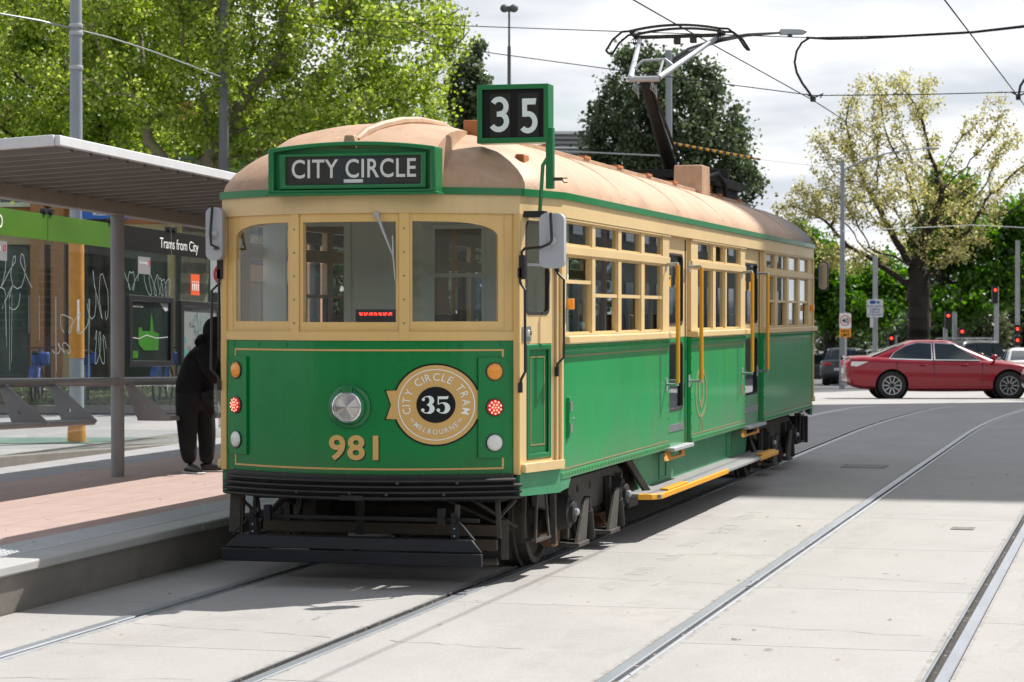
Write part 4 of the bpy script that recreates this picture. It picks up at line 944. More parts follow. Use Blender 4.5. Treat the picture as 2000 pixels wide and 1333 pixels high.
def grab(pts, r=.009):
    b = MB(); b.tube(pts, r, 8); o = b.build('grab_rail', 'black_paint', tram)
    for p in (pts[0], pts[-1]): b = MB(); b.box(p[0]-.012, p[0]+.012, p[1]-.015, p[1]+.015, p[2]-.03, p[2]+.03); b.build('rail_foot', 'black_paint', o)
for s in (1, -1):
    grab([(s*.992, .345, 1.94), (s*.992, .345, 1.88), (s*1.03, .315, 1.835), (s*1.033, .31, 1.33), (s*1.0, .345, 1.285), (s*.992, .35, 1.23)])
    grab([(s*1.115, .80, 1.985), (s*1.12, .80, 1.945), (s*1.165, .78, 1.905), (s*1.165, .78, 1.41), (s*1.12, .80, 1.37), (s*1.115, .80, 1.32)])

# ---- sides
BAYS = [(YC, 4.57, [(1.078,1.84),(1.934,2.677),(2.781,3.489),(3.603,4.317)]), (5.52, 8.31, [(5.83,6.57),(6.70,7.205),(7.28,8.05)]), (9.45, LEN-YC, [(9.63,10.22),(10.34,11.03),(11.18,11.88),(12.02,12.71)])]
riv = None
for s in (1, -1):
    SX = planeX(W, s)
    for bi, (y0, y1, cols) in enumerate(BAYS):
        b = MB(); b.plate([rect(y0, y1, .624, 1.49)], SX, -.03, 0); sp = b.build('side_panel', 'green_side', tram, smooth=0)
        b = MB()
        for q in (rect(y0+.03, y1-.03, 1.408, 1.418), rect(y0+.03, y1-.03, .683, .692)): b.plate([q], SX, .0005, .003)
        b.build('gold_lining', 'gold_line', sp, smooth=0)
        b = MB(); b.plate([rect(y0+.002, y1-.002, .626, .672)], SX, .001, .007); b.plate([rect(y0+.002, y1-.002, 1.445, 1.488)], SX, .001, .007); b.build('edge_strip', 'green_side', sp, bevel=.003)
        b = MB(); k = y0 + .04
        while k < y1 - .02:
            for z in (.652, 1.463):
                b.lathe((s*(W+.007), k, z), (s,0,0), [(.0115, 0), (.009, .006), (.003, .0085)], 6)
            k += .085
        for z in [.75+.115*q for q in range(7)]:
            for yy in (y0+.02, y1-.02): b.lathe((s*W, yy, z), (s,0,0), [(.0115, 0), (.009, .006), (.003, .0085)], 6)
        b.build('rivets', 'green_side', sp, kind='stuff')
        b = MB(); b.plate([rect(y0-.005 if bi else y0, y1+.02, 1.492, 1.546)], SX, -.04, .062); b.build('window_sill', 'cream_side', tram, bevel=.010)
        holes = []
        for (a, c) in cols: holes += [rect(a, c, 1.558, 2.066), rect(a, c, 2.136, 2.284)]
        b = MB(); b.plate([rect(y0, y1, 1.548, 2.303)] + holes, SX, -.05, 0); fr = b.build('window_bay', 'cream_side', tram, smooth=0)
        b = MB(); b.plate([rect(y0, y1, 2.072, 2.128)], SX, .001, .010); b.plate([rect(y0, y1, 2.288, 2.303)], SX, .001, .014); b.build('transom', 'cream_side', fr, bevel=.003)
        for ci, (a, c) in enumerate(cols):
            mz = 1.885 if (bi == 0 and ci == 0) else (1.80 if bi != 1 else None)
            if mz:
                b = MB(); b.plate([rect(a, c, mz, mz+.024)], SX, -.042, -.008); b.build('sash_rail', 'cream_side', fr)
            b = MB(); b.plate([rect(a, c, 1.558, 2.066), rect(a+.010, c-.010, 1.568, 2.056)], SX, -.045, -.016); b.plate([rect(a, c, 2.136, 2.284), rect(a+.009, c-.009, 2.145, 2.276)], SX, -.045, -.012); b.build('sash', 'cream_side', fr)
            if not (bi == 1 and ci == 1):
                b = MB(); b.plate([rect(a+.015, c-.015, 2.15, 2.272)], SX, -.026, -.022); b.build('upper_pane', 'glass_side', fr, smooth=0)
            if mz:
                if not (bi == 0 and ci == 0):
                    b = MB(); b.plate([rect(a+.02, c-.02, mz+.02, 2.05)], SX, -.026, -.022); b.build('pane', 'glass_side', fr, smooth=0)
                b = MB(); b.plate([rect(a+.02, a+(c-a)*(.74 if bi != 0 or ci else 1)-.02, 1.575, mz+.004)], SX, -.036, -.032); b.build('lower_pane', 'glass_side', fr, smooth=0)
                b = MB(); b.plate([rect(a+(c-a)*.78, a+(c-a)*.82, 1.56, mz)], SX, -.09, -.06); b.build('guard_bar', 'interior_wood', fr)
            else:
                b = MB(); b.plate([rect(a+.02, c-.02, 1.575, 2.05)], SX, -.028, -.024); b.build('pane', 'glass_side', fr, smooth=0)
    # passenger doors, set back in the wall
    for (y0, y1) in ((4.57, 5.52), (8.31, 9.45)):
        DX = planeX(W-.032, s); ym = y1 - .06
        b = MB(); b.plate([rect(y0-.02, y1+.02, 1.50, 2.42), rrect(y0+.05, ym-.16, 1.60, 2.165, .06)], DX, -.035, 0); dr = b.build('door', 'cream_side', tram, smooth=0)
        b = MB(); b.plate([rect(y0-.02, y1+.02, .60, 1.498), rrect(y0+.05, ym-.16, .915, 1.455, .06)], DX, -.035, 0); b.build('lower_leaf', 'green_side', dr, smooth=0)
        b = MB(); b.plate([rrect(y0+.045, ym-.155, 1.595, 2.17, .064), rrect(y0+.062, ym-.172, 1.612, 2.153, .05)], DX, -.02, .006); b.plate([rrect(y0+.045, ym-.155, .91, 1.46, .064), rrect(y0+.062, ym-.172, .927, 1.443, .05)], DX, -.02, .006); b.build('rubber_seal', 'rubber', dr)
        for z0, z1 in ((1.60, 2.165), (.915, 1.455)):
            b = MB(); b.plate([rrect(y0+.05, ym-.16, z0, z1, .06)], DX, -.02, -.016); b.build('door_pane', 'glass_side', dr, smooth=0)
        b = MB(); b.plate([rect(y0, ym-.12, .745, .80)], DX, .001, .006); b.build('kick_strip', 'steel', dr)
        b = MB(); b.plate([rect(y0+.12, y0+.22, 1.90, 1.99), rect(y0+.14, y0+.20, 1.955, 1.98)], DX, .001, .003); b.plate([rect(y0+.42, y0+.52, 1.90, 1.99)], DX, .001, .003); b.build('door_sticker', 'yellow', dr, smooth=0)
        b = MB(); b.plate([rect(ym-.06, ym-.015, .62, 2.29)], DX, .0005, .003); b.build('door_gap', 'rubber', dr, smooth=0)
        b = MB(); b.box(*sorted((s*(W-.03), s*(W+.045))), y0+.005, y1-.10, .602, .630); st = b.build('door_threshold', 'galv', tram, bevel=.004)
        b = MB(); b.plate([[(y0-.12, .535), (y1-.30, .535), (y1-.12, .605), (y0+.02, .605)], [(y0+.12, .552), (y1-.40, .552), (y1-.30, .588), (y0+.18, .588)]], lambda u, v, o: (s*(W-.045+.02*o+ (.605-v)*.6), u, v), -.5, .5); b.build('step_flap', 'step_orange', st)
    for y in (4.345, 5.375, 8.025, 8.985):
        b = MB(); b.cyl((s*1.222, y, 1.15), (s*1.222, y, 2.065), .017, 12); hr = b.build('handrail', 'yellow', tram)
        yo = .16 if y in (4.345, 8.025) else -.02
        for z in (1.135, 2.075):
            b = MB(); b.tube([(s*1.222, y, z+.02*(1 if z < 1.5 else -1)), (s*1.222, y, z), (s*W, y+yo*.3+.05, z)], .011, 8); b.box(*sorted((s*W, s*(W+.008))), y+yo*.3+.03, y+yo*.3+.07, z-.05, z+.05); b.build('rail_bracket', 'galv', hr)
    # tail lamps, hatch, crest, side number
    for y in (1.10, LEN-1.10):
        b = MB(); b.box(*sorted((s*(W+.001), s*(W+.045))), y-.012, y+.03, 1.715, 1.785); b.build('side_lamp', 'amber', tram, bevel=.006)
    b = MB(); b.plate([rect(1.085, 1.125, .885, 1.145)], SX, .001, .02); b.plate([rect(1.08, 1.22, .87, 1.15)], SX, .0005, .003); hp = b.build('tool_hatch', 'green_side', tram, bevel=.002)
    b = MB()
    for z in (.92, 1.06): b.cyl((s*(W+.025), 1.105, z), (s*(W+.025), 1.105, z+.06), .012, 8)
    b.cyl((s*(W+.02), 1.19, 1.0), (s*(W+.03), 1.19, 1.0), .014, 8); b.build('hatch_hinges', 'chrome', hp)
    b = MB(); vs, fs = text2d('981', .10, bold=.02, xs=.9); b.flat([((x if s > 0 else -x)+8.12, z+.93) for x, z in vs], fs, SX, .003); b.build('side_number', 'gold_line', tram, smooth=0)
    b = MB(); y, z = 5.98, 1.02
    for q in (circ(0, 0, 1, 32),):
        b.plate([[(y+.27*p[0], z+.21*p[1]) for p in q], [(y+.235*p[0], z+.185*p[1]) for p in q]], SX, .0006, .003)
    b.plate([[(y-.12, z+.10), (y, z+.14), (y+.12, z+.10), (y+.10, z-.06), (y, z-.15), (y-.10, z-.06)], [(y-.08, z+.07), (y, z+.10), (y+.08, z+.07), (y+.06, z-.04), (y, z-.10), (y-.06, z-.04)]], SX, .0006, .003)
    vs, fs = ribbon([(y-.09, z-.33), (y-.05, z-.25), (y, z-.21), (y+.05, z-.25), (y+.09, z-.33)], .022); b.flat(vs, fs, SX, .003)
    b.build('crest', 'gold_line', tram, smooth=0)
    # skirt equipment panels and running board
    b = MB(); b.plate([[(3.72, .615), (3.98, .335), (9.05, .335), (9.30, .615)]], planeX(W-.12, s), -.02, 0); ep = b.build('equipment_skirt', 'green_worn', tram, smooth=0)
    for yy in (4.75, 7.95):
        b = MB(); b.plate([rect(yy, yy+.30, .37, .57), rect(yy+.018, yy+.282, .382, .558)], planeX(W-.12, s), .001, .008); b.build('skirt_hatch', 'green_worn', ep)
    b = MB(); b.box(*sorted((s*.98, s*1.255)), 3.50, 9.42, .318, .345); rb = b.build('running_board', 'step_grey', tram, bevel=.004)
    b = MB(); b.plate([[(3.40, 0), (3.44, .10), (3.56, .16), (6.5, .16), (6.5, .135), (3.56, .135), (3.5, .0)]], lambda u, v, o: (s*(1.10+v), u, .331+o), -.022, .019); b.box(*sorted((s*1.17, s*1.235)), 3.9, 4.72, .346, .362); b.build('board_edge', 'yellow', rb, bevel=.006)
    b = MB(); b.box(*sorted((s*1.17, s*1.24)), 8.55, 9.38, .346, .362); b.box(*sorted((s*1.237, s*1.262)), 8.35, 9.44, .309, .350); b.build('board_edge', 'yellow', rb, bevel=.006)
    for q0, q1 in ((3.9, 3.7), (9.1, 9.25)): b = MB(); b.beam((s*1.08, q0, .32), (s*.95, q1, .60), .03, .05); b.build('board_stay', 'iron', rb)
    b = MB(); b.add([(s*W, YC, .626), (s*W, YC+.30, .626), (s*W, YC+.22, .56), (s*(W-.01), YC, .545), (s*(W-.03), YC, .626), (s*(W-.03), YC+.30, .626), (s*(W-.03), YC+.22, .56), (s*(W-.04), YC, .545)], [(0,1,2,3),(4,7,6,5),(0,4,5,1),(1,5,6,2),(2,6,7,3),(3,7,4,0)]); b.build('corner_gusset', 'green_worn', tram, smooth=0)

# ---- inside
b = MB(); b.box(-1.06, 1.06, .75, LEN-.75, .70, .75); b.build('floor', 'floor_dark', tram, smooth=0)
for xf in (None, mir):
    mpB = planeY(1.32)
    b = MB(xf); b.plate([rect(-1.06, 1.06, .75, 2.42), rect(-.90, -.485, .80, 2.275), rect(.145, .49, 1.20, 2.27)], mpB, -.03, 0); bk = b.build('bulkhead', 'interior', tram, smooth=0)
    b = MB(xf); b.plate([rect(.135, .50, 1.19, 2.28), rect(.155, .48, 1.22, 2.25)], mpB, .001, .016); b.plate([rect(.155, .48, 1.93, 1.955)], mpB, .001, .012); b.plate([rect(-.475, -.43, .8, 2.3)], mpB, .001, .02); b.build('bulkhead_trim', 'interior', bk)
    b = MB(xf); b.plate([rect(.15, .485, 1.2, 2.27)], mpB, -.018, -.014); b.build('bulkhead_pane', 'glass_cover', bk, smooth=0)
    b = MB(xf); b.box(-.75, -.35, .5, .75, .75, 1.35); b.build('control_stand', 'iron_dark', tram, bevel=.02)
    b = MB(xf); b.box(-.25, .25, 1.0, 1.35, 1.15, 1.22); b.box(-.22, .22, 1.32, 1.40, 1.22, 1.62); b.cyl((0, 1.15, .75), (0, 1.15, 1.15), .04, 8); b.build('driver_seat', 'seat', tram, bevel=.02)
for k in range(9):
    y = 2.1 + k*1.2
    if 4.4 < y < 5.7 or 8.2 < y < 9.6: continue
    for s in (-1, 1):
        b = MB(); b.box(*sorted((s*.35, s*1.0)), y, y+.42, 1.12, 1.20); st = b.build('seat', 'seat', tram, bevel=.02)
        b = MB(); b.box(*sorted((s*.35, s*1.0)), y+.40, y+.46, 1.20, 1.68); b.build('seat_back', 'interior_wood', st, bevel=.015)
        b = MB(); b.box(*sorted((s*.45, s*.95)), y+.1, y+.35, .75, 1.12); b.build('seat_base', 'interior_wood', st)
for y in (4.45, 5.6, 8.2, 9.5):
    for s in (-1, 1):
        b = MB(); b.cyl((s*.62, y, .75), (s*.62, y, 2.41), .018, 8); b.build('grab_pole', 'yellow', tram)

# ---- roof gear: pantograph
b = MB(); b.box(-.55, .55, 10.0, 11.6, 2.985, 3.03); b.beam((-.5, 9.6, 3.05), (-.5, 11.9, 3.05), .07, .07); b.beam((.5, 9.6, 3.05), (.5, 11.9, 3.05), .07, .07); b.beam((-.5, 10.4, 3.13), (.5, 10.4, 3.13), .09, .09); b.beam((-.45, 11.3, 3.16), (.45, 11.3, 3.16), .12, .12); pb = b.build('pantograph_base', 'iron_dark', tram, bevel=.008)
for x in (-.42, .42):
    for y in (10.1, 11.5): b = MB(); b.lathe((x, y, 2.90), (0,0,1), [(.05,-.06),(.05,0),(.07,.02),(.05,.04),(.07,.06),(.05,.09)], 12); b.build('insulator', 'roof_block', pb)
b = MB(); b.tube([(-.04, 10.75, 3.12), (-.02, 9.9, 3.52), (0, 9.05, 3.965)], [.075, .065, .055], 14); pan = b.build('pantograph_lower_arm', 'iron_dark', tram)
b = MB(); b.tube([(.08, 10.95, 3.08), (.09, 10.0, 3.42), (.06, 9.15, 3.90)], .016, 8); b.build('guide_rod', 'iron', pan)
b = MB(); b.cyl((-.15, 9.03, 3.975), (.15, 9.03, 3.975), .03, 12); kn = b.build('pantograph_knee', 'galv', tram)
b = MB()
for x in (-.10, .08):
    for q in range(3): b.tube([(x, 9.03, 3.95), (x+.02*q-.02, 9.02, 3.88), (x+.03, 9.1, 3.83-.02*q), (x+.01*q, 9.12, 3.93)], .004, 5)
b.build('knee_cables', 'galv', kn)
b = MB(); b.tube([(-.14, 9.03, 3.985), (-.40, 10.75, 4.56)], [.03, .024], 10); b.tube([(.14, 9.03, 3.985), (.42, 10.75, 4.56)], [.03, .024], 10); b.tube([(-.19, 9.35, 4.09), (-.10, 9.45, 4.20), (.12, 9.48, 4.21), (.21, 9.5, 4.13)], .016, 8); b.tube([(.10, 9.47, 4.20), (.11, 9.2, 4.03)], .012, 6); upr = b.build('pantograph_upper_arm', 'galv', tram)
for y in (10.6, 10.92):
    b = MB(); n = 18; pts = [(-.47 + .94*k/n, y, 4.635 + .05*(1-(2*k/n-1)**2)) for k in range(n+1)]
    for i in range(n): b.beam(pts[i], pts[i+1], .05, .022)
    hd = b.build('contact_strip', 'iron', tram)
b = MB(); b.beam((-.46, 10.76, 4.585), (.46, 10.76, 4.585), .05, .035); b.beam((-.46, 10.6, 4.61), (-.46, 10.92, 4.61), .04, .03); b.beam((.46, 10.6, 4.61), (.46, 10.92, 4.61), .04, .03); b.box(-.03, .03, 10.7, 10.78, 4.50, 4.57); b.box(.14, .20, 10.7, 10.78, 4.51, 4.57); b.build('head_frame', 'iron', hd)
for s in (-1, 1):
    b = MB()
    for y in (10.6, 10.92): b.tube([(s*.47, y, 4.635), (s*.56, y, 4.63), (s*.66, y, 4.55), (s*.73, y, 4.44)], .012, 8)
    b.tube([(s*.73, 10.6, 4.44), (s*.735, 10.76, 4.425), (s*.73, 10.92, 4.44)], .012, 8)
    for q in range(5): b.tube([(s*.46, 10.65+.05*q, 4.60), (s*(.40+.03*q), 10.7, 4.53), (s*.38, 10.75+.03*q, 4.51), (s*.41, 10.75, 4.57)], .006, 5)
    b.build('head_horn', 'iron_dark', hd)
b = MB(); b.plate([[(8.95, 2.84), (9.45, 2.84), (9.40, 3.13), (9.0, 3.13)]], lambda u, v, o: (.30+o, u, v), 0, .28); b.build('resistor_box', 'roof', tram, bevel=.012)
b = MB(); b.box(.15, .50, 10.3, 11.6, 2.86, 3.05); b.box(.10, .42, 12.0, 12.7, 2.78, 2.96); b.build('roof_equipment', 'iron_dark', tram, bevel=.012)
b = MB(); b.tube([(.52, 9.6, 3.05), (.56, 10.0, 3.1), (.57, 10.35, 3.02), (.55, 10.5, 2.9)], .022, 8); b.build('roof_cable', 'rubber', tram)

# ---- running gear
b = MB(); b.box(-.80, .80, .55, LEN-.55, .50, .615); b.box(-.72, .72, 4.2, 9.0, .24, .50); b.build('underframe', 'iron_dark', tram, smooth=0)
b = MB(); b.box(.5, .92, 3.95, 4.3, .20, .60); b.box(.55, .95, 5.0, 8.6, .22, .33); b.box(-.92, -.5, 3.95, 4.3, .20, .60); b.build('equipment_case', 'iron', tram, bevel=.01)
for yb in (2.5, LEN-2.5):
    for ya in (yb-.85, yb+.85):
        b = MB(); b.cyl((-.80, ya, .36), (.80, ya, .36), .06, 12); ax = b.build('axle', 'iron', tram)
        for s in (-1, 1):
            b = MB(); b.lathe((s*.70, ya, .36), (s,0,0), [(.385,-.03),(.385,0),(.355,.005),(.35,.07),(.31,.075),(.29,.045),(.12,.04),(.10,.08),(.0,.08)], 36); b.build('wheel', 'iron', ax, smooth=30)
    for s in (-1, 1):
        b = MB(); X = s*.88
        b.plate([[(yb-1.35,.50),(yb-1.30,.43),(yb-.55,.30),(yb+.55,.30),(yb+1.30,.43),(yb+1.35,.50),(yb+1.1,.555),(yb-1.1,.555)], circ(yb-.2,.47,.03,8), circ(yb+.2,.47,.03,8)], lambda u, v, o: (X+s*o, u, v), -.03, .02); fr = b.build('bogie_frame', 'iron', tram, bevel=.008)
        for ya in (yb-.85, yb+.85):
            b = MB(); b.lathe((s*.87, ya, .36), (s,0,0), [(.13,-.02),(.13,.05),(.115,.09),(.11,.13),(.075,.14),(.07,.165),(.0,.17)], 24); ab = b.build('axle_box', 'iron_dark', fr, smooth=30)
            b = MB(); b.lathe((s*1.035, ya, .36), (s,0,0), [(.025,0),(.025,.02),(.01,.03)], 10); b.build('box_cap', 'galv', ab)
            for q in (-1, 1):
                b = MB(); b.beam((s*.93, ya+q*.20, .50), (s*.93, ya+q*.17, .16), .04, .05); b.build('pedestal', 'iron', fr, bevel=.005)
        for q in (-1, 1):
            b = MB(); yy = yb + q*.85 - q*.02
            for k in range(9): b.box(X-s*.02-.035, X-s*.02+.035, yy-.32+k*.03, yy+.32-k*.03, .225-k*.0125, .235-k*.0125)
            b.build('leaf_spring', 'spring', fr, smooth=0)
        for (yy, yt) in ((yb-.55, yb-.30), (yb+.45, yb+.70)):
            b = MB(); b.plate([[(yy-.14,.13),(yy+.14,.13),(yt-.02,.42),(yt-.14,.42)]], lambda u, v, o: (s*1.0+s*o, u, v), -.012, .012); b.box(*sorted((s*.88, s*1.03)), yy-.16, yy+.16, .105, .135); b.build('brake_hanger', 'iron', fr, bevel=.004)
            b = MB(); b.cyl((s*.99, yt+.10, .13), (s*.99, yt+.02, .33), .038, 12); b.cyl((s*.99, yt+.02, .33), (s*.99, yt, .42), .026, 10); b.build('damper', 'iron_dark', fr)
    b = MB(); b.box(-.85, .85, yb-.15, yb+.15, .32, .48); b.box(-.5, .5, yb-.75, yb+.75, .22, .46); b.build('traction_motor', 'iron_dark', tram)
# lifeguard gates and hangers at both ends
for xf in (None, mir):
    def mk(): return MB(xf)
    b = mk(); b.beam((-.815, -.06, .197), (.86, -.06, .197), .035, .078); lg = b.build('lifeguard', 'lifeguard', tram, bevel=.006)
    b = mk(); b.plate([[(-.80, .243), (.855, .243), (.79, .318), (-.72, .318)]], lambda u, v, o: (u, -.045 + (v-.243)*.25 + o, v), -.014, .014); b.build('gate_board', 'lifeguard', lg, bevel=.005)
    for x, q in ((-.64, -1), (.665, 1)):
        b = mk(); b.beam((x, .02, .24), (x, .02, .475), .045, .012, up=(0,1,0)); b.beam((x+q*.13, .0, .31), (x+q*.01, .02, .44), .02, .012); b.cyl((x, -.0, .43), (x, .10, .43), .016, 8); b.box(x-.09*q-.02, x-.09*q+.02, .02, .06, .40, .50); b.build('gate_bracket', 'lifeguard', lg)
        b = mk(); 
        for k in range(4): b.lathe((x, .012, .29+.045*k), (0,-1,0), [(.006,0),(.004,.006)], 6)
        b.build('bracket_bolts', 'galv', lg)
    b = mk(); b.cyl((-.72, .09, .425), (.80, .09, .425), .014, 8); b.cyl((-.05, .35, .52), (-.05, .35, .30), .03, 8); b.build('gate_bar', 'iron_dark', lg)
    HG = [((x, .30, .54), (x+.01*(1 if x > 0 else -1), .30, .30), .075 if x < 0 else .03, .02, (0,1,0)) for x in (-.86, .86)]
    HG += [((-.40, .2, .53), (-.40, .14, .43), .03, .03, (0,0,1)), ((.66, .10, .52), (.66, .09, .44), .03, .02, (0,0,1)), ((.60, .55, .53), (.86, .75, .33), .05, .02, (0,0,1)), ((.40, .62, .52), (.84, .80, .30), .02, .02, (0,0,1)), ((.93, .48, .53), (.80, .52, .40), .025, .02, (0,0,1)), ((.84, .55, .40), (.82, .62, .14), .05, .03, (0,0,1)),
           ((-.60, .55, .53), (-.86, .75, .33), .05, .02, (0,0,1)), ((-.93, .48, .53), (-.80, .52, .40), .025, .02, (0,0,1)), ((-.84, .55, .40), (-.82, .62, .14), .05, .03, (0,0,1))]
    for (q0, q1, w_, h_, up_) in HG:
        b = mk(); b.beam(q0, q1, w_, h_, up=up_); b.build('gate_hanger', 'iron', tram, bevel=.003)
    for q in ((.50, .54, .20, .27), (.52, .56, .29, .36)): b = mk(); b.box(-.76, .80, *q); b.build('tray_board', 'wood_worn', tram, bevel=.004)
    for k in range(4): b = mk(); b.box(-.75, .84-.02*k, .36+.065*k, .41+.065*k, .125, .145); b.build('tray_slat', 'wood_worn', tram, bevel=.003)
    for s in (-1, 1):
        b = mk(); X = s*.95; b.box(*sorted((X-.05, X+.05)), .72, 1.12, .235, .25); b.beam((X+.04*s, .74, .24), (X+.04*s, .78, .55), .012, .03); b.beam((X+.04*s, 1.10, .24), (X+.04*s, 1.0, .55), .012, .03); b.beam((X-.04*s, .74, .24), (X-.04*s, .78, .55), .02, .03); b.build('cab_step', 'iron', tram)
b = MB(); b.box(.60, 1.02, 13.30, 13.36, .22, .52); b.build('mud_flap', 'rubber', tram)
# ------------------------------------------------------------------ poles, wires, lamps
def wire(name, pts, r, mat, label, sub=1, cat='wire', group='overhead wires', sag=0.0):
    P = [Vector(p) for p in pts]
    if sag and len(P) == 2:
        P = [P[0].lerp(P[1], k/16) - Vector((0,0,sag*(1-(2*k/16-1)**2))) for k in range(17)]
    b = MB(); b.tube(P, r, 6); return b.build(name, mat, label=label, cat=cat, group=group)
wire('contact_wire', [(0, -25, 4.66), (0, 8.3, 4.68), (0, 10.4, 4.698), (0, 21.4, 4.83), (0, 60, 4.9)], .0075, 'wire', 'contact wire touching the pantograph above the tram')
wire('contact_wire', [(3.0, -25, 3.9), (3.05, 6.84, 4.39), (3.05, 19.7, 4.66), (3.2, 60, 5.2)], .0075, 'wire', 'contact wire over the empty right hand track')
D = 34.5
wire('span_wire', [at(300, -10, 43), at(620, 34, 40), at(905, 51, 38), at(1210, 62, 36), at(1400, 68, 35.2), at(1580, 74, 34.5), at(1750, 70, 34), at(1900, 62, 33.5), at(2120, 36, 33)], .008, 'wire', 'upper span wire running from the trees across to the right')
wire('feeder_cable', [at(1575, 74, 34.5), at(1620, 76.5, 34.4), at(1690, 75, 34.2), at(1760, 71, 34), at(1840, 67, 33.8), at(1900, 63.5, 33.6), at(2000, 52.5, 33.4), at(2120, 36, 33)], .019, 'wire', 'thick black feeder cable lashed to the upper span wire')
wire('feeder_loop', [at(1580, 75, 34.5), at(1566, 84, 34.5), at(1556, 100, 34.5), at(1552, 122, 34.5), at(1556, 142, 34.5), at(1567, 163, 34.5), at(1581, 182, 34.5), at(1589, 196, 34.5)], .019, 'wire', 'curved black feeder cable dropping to the contact wire')
wire('feeder_loop', [at(2030, 130, 33), at(2005, 150, 33), at(1993, 168, 33), at(1989, 190, 33)], .019, 'wire', 'black feeder cable end at the right edge above the track')
wire('span_wire', [at(420, 20, 42), at(700, 64, 39), at(930, 100, 37), at(1240, 142, 35.6), at(1590, 187, 34.5), at(1800, 185, 34), at(2000, 180, 33.4), at(2150, 176, 33)], .008, 'wire', 'lower span wire holding the contact wires')
for px, py, d, lab in ((1588, 192, 34.4, 'small black clamp on the contact wire below the feeder loop'), (1989, 188, 33.1, 'small black clamp on the right hand contact wire')):
    c = at(px, py, d); h = empty('wire_clamp', c, lab, 'clamp')
    b = MB(); b.box(c.x-.03, c.x+.03, c.y-.08, c.y+.08, c.z-.05, c.z+.02); b.tube([c+Vector((-.1,0,.06)), c, c+Vector((.12,.02,.05))], .012, 6); b.tube([c+Vector((.1,.02,.0)), c+Vector((.14,.02,.07))], .01, 6); b.build('clamp_body', 'wire', h)
wire('guy_wire', [at(-60, 12, 30), at(0, 27, 30.8), at(75, 40, 31.3), at(150, 58, 31.8)], .012, 'wire_light', 'light steel wire from the left edge to the grey pole')
wire('guy_wire', [at(150, 58, 31.8), at(215, 74, 33), at(290, 98, 35), at(430, 150, 40)], .010, 'wire_light', 'light steel wire sloping through the plane tree')
wire('guy_wire', [at(1060, 294, 70), at(1300, 305, 70)], .022, 'wire_light', 'pale wire behind the tram roof')
b = None
p0, p1 = at(1312, 280, 62), at(1485, 312, 62)
gs = empty('wire_guard', p0, 'yellow and black striped guard on a wire before the dark tree', 'wire guard')
for k in range(26):
    b = MB(); b.cyl(p0.lerp(p1, k/26), p0.lerp(p1, (k+1)/26), .03, 8); b.build('stripe', 'black_paint' if k % 2 else 'yellow', gs)
wire('guy_wire', [p1, at(1640, 330, 66)], .008, 'wire_light', 'thin wire running on from the striped guard')
wire('guy_wire', [at(1590, 455, 80), at(1645, 452, 80), at(1900, 440, 85), at(2020, 446, 86)], .012, 'wire_light', 'thin wire crossing the golden tree')
# grey steel pole with orange painted foot, behind the shelter
def pole(name, px, d, ytop, ybot, r0, r1, mat, label, cat='pole', zb=None):
    p = at(px, ybot, d); q = at(px, ytop, d); z0 = p.z if zb is None else zb
    o = empty(name, (p.x, p.y, z0), label, cat)
    b = MB(); b.tube([(p.x, p.y, z0), (p.x, p.y, q.z)], [r0, r1], 18); b.build('shaft', mat, o); return o, p, q
pg, p, q = pole('steel_pole', 150, 31.8, -60, 861, .098, .075, 'pole_grey', 'grey steel pole with orange foot behind the shelter glass')
b = MB(); b.tube([(p.x, p.y, 1.10), (p.x, p.y, 2.62)], .101, 18); sl = b.build('orange_sleeve', 'step_orange', pg)
b = MB(); b.tube([(p.x, p.y, 0), (p.x, p.y, .30)], [.125, .112], 18); b.build('orange_foot', 'step_orange', pg)
for z, h_ in ((1.75, .12), (1.45, .32)):
    b = MB(); b.add([(p.x+.02+.07*math.cos(a)-.0, p.y-.104*math.cos(a*.5), z+dz) for dz in (0, h_) for a in (-1.2, -.6, 0, .6, 1.2)], [(i, i+1, i+6, i+5) for i in range(4)]); b.build('sticker', 'sign_white', sl)
for z in (4.9, 5.35, 5.45):
    b = MB(); b.lathe((p.x, p.y, z), (0,0,1), [(.088, 0), (.092, .01), (.092, .05), (.088, .06)], 18); b.build('band', 'galv', pg)
c0, c1 = at(160, 398, 31.6), at(262, 428, 31.6)
sgn = empty('museum_sign', (c0.x, c0.y, c1.z), 'blue direction sign with white lettering seen above the green band', 'sign')
def camplane(c, o_=0.0): return lambda u, v, o: tuple(c + RIGHT*u + Vector((0,0,v)) - FWD*o)
mpc = camplane(c0); wd, ht = (c1-c0).dot(RIGHT), c0.z-c1.z
b = MB(); b.plate([rect(0, wd, -ht, 0)], mpc, -.015, 0); b.build('panel', 'sign_blue', sgn)
for t, v in (('FIRE SERVICES', -.075), ('MUSEUM OF', -.155)):
    b = MB(); vs, fs = text2d(t, .052, bold=.008, xs=.72, align='RIGHT'); b.flat([(x+wd*.64, y+v) for x, y in vs], fs, mpc, .003); b.build('lettering', 'white_print', sgn, smooth=0)
b = MB(); b.plate([[(wd*.94, -.17), (wd*.99, -.05), (wd*1.0, -.03), (wd*.9, -.03), (wd*.9, -.07), (wd*.94, -.07), (wd*.90, -.17)]], mpc, .001, .003)
b.build('arrow', 'white_print', sgn, smooth=0)
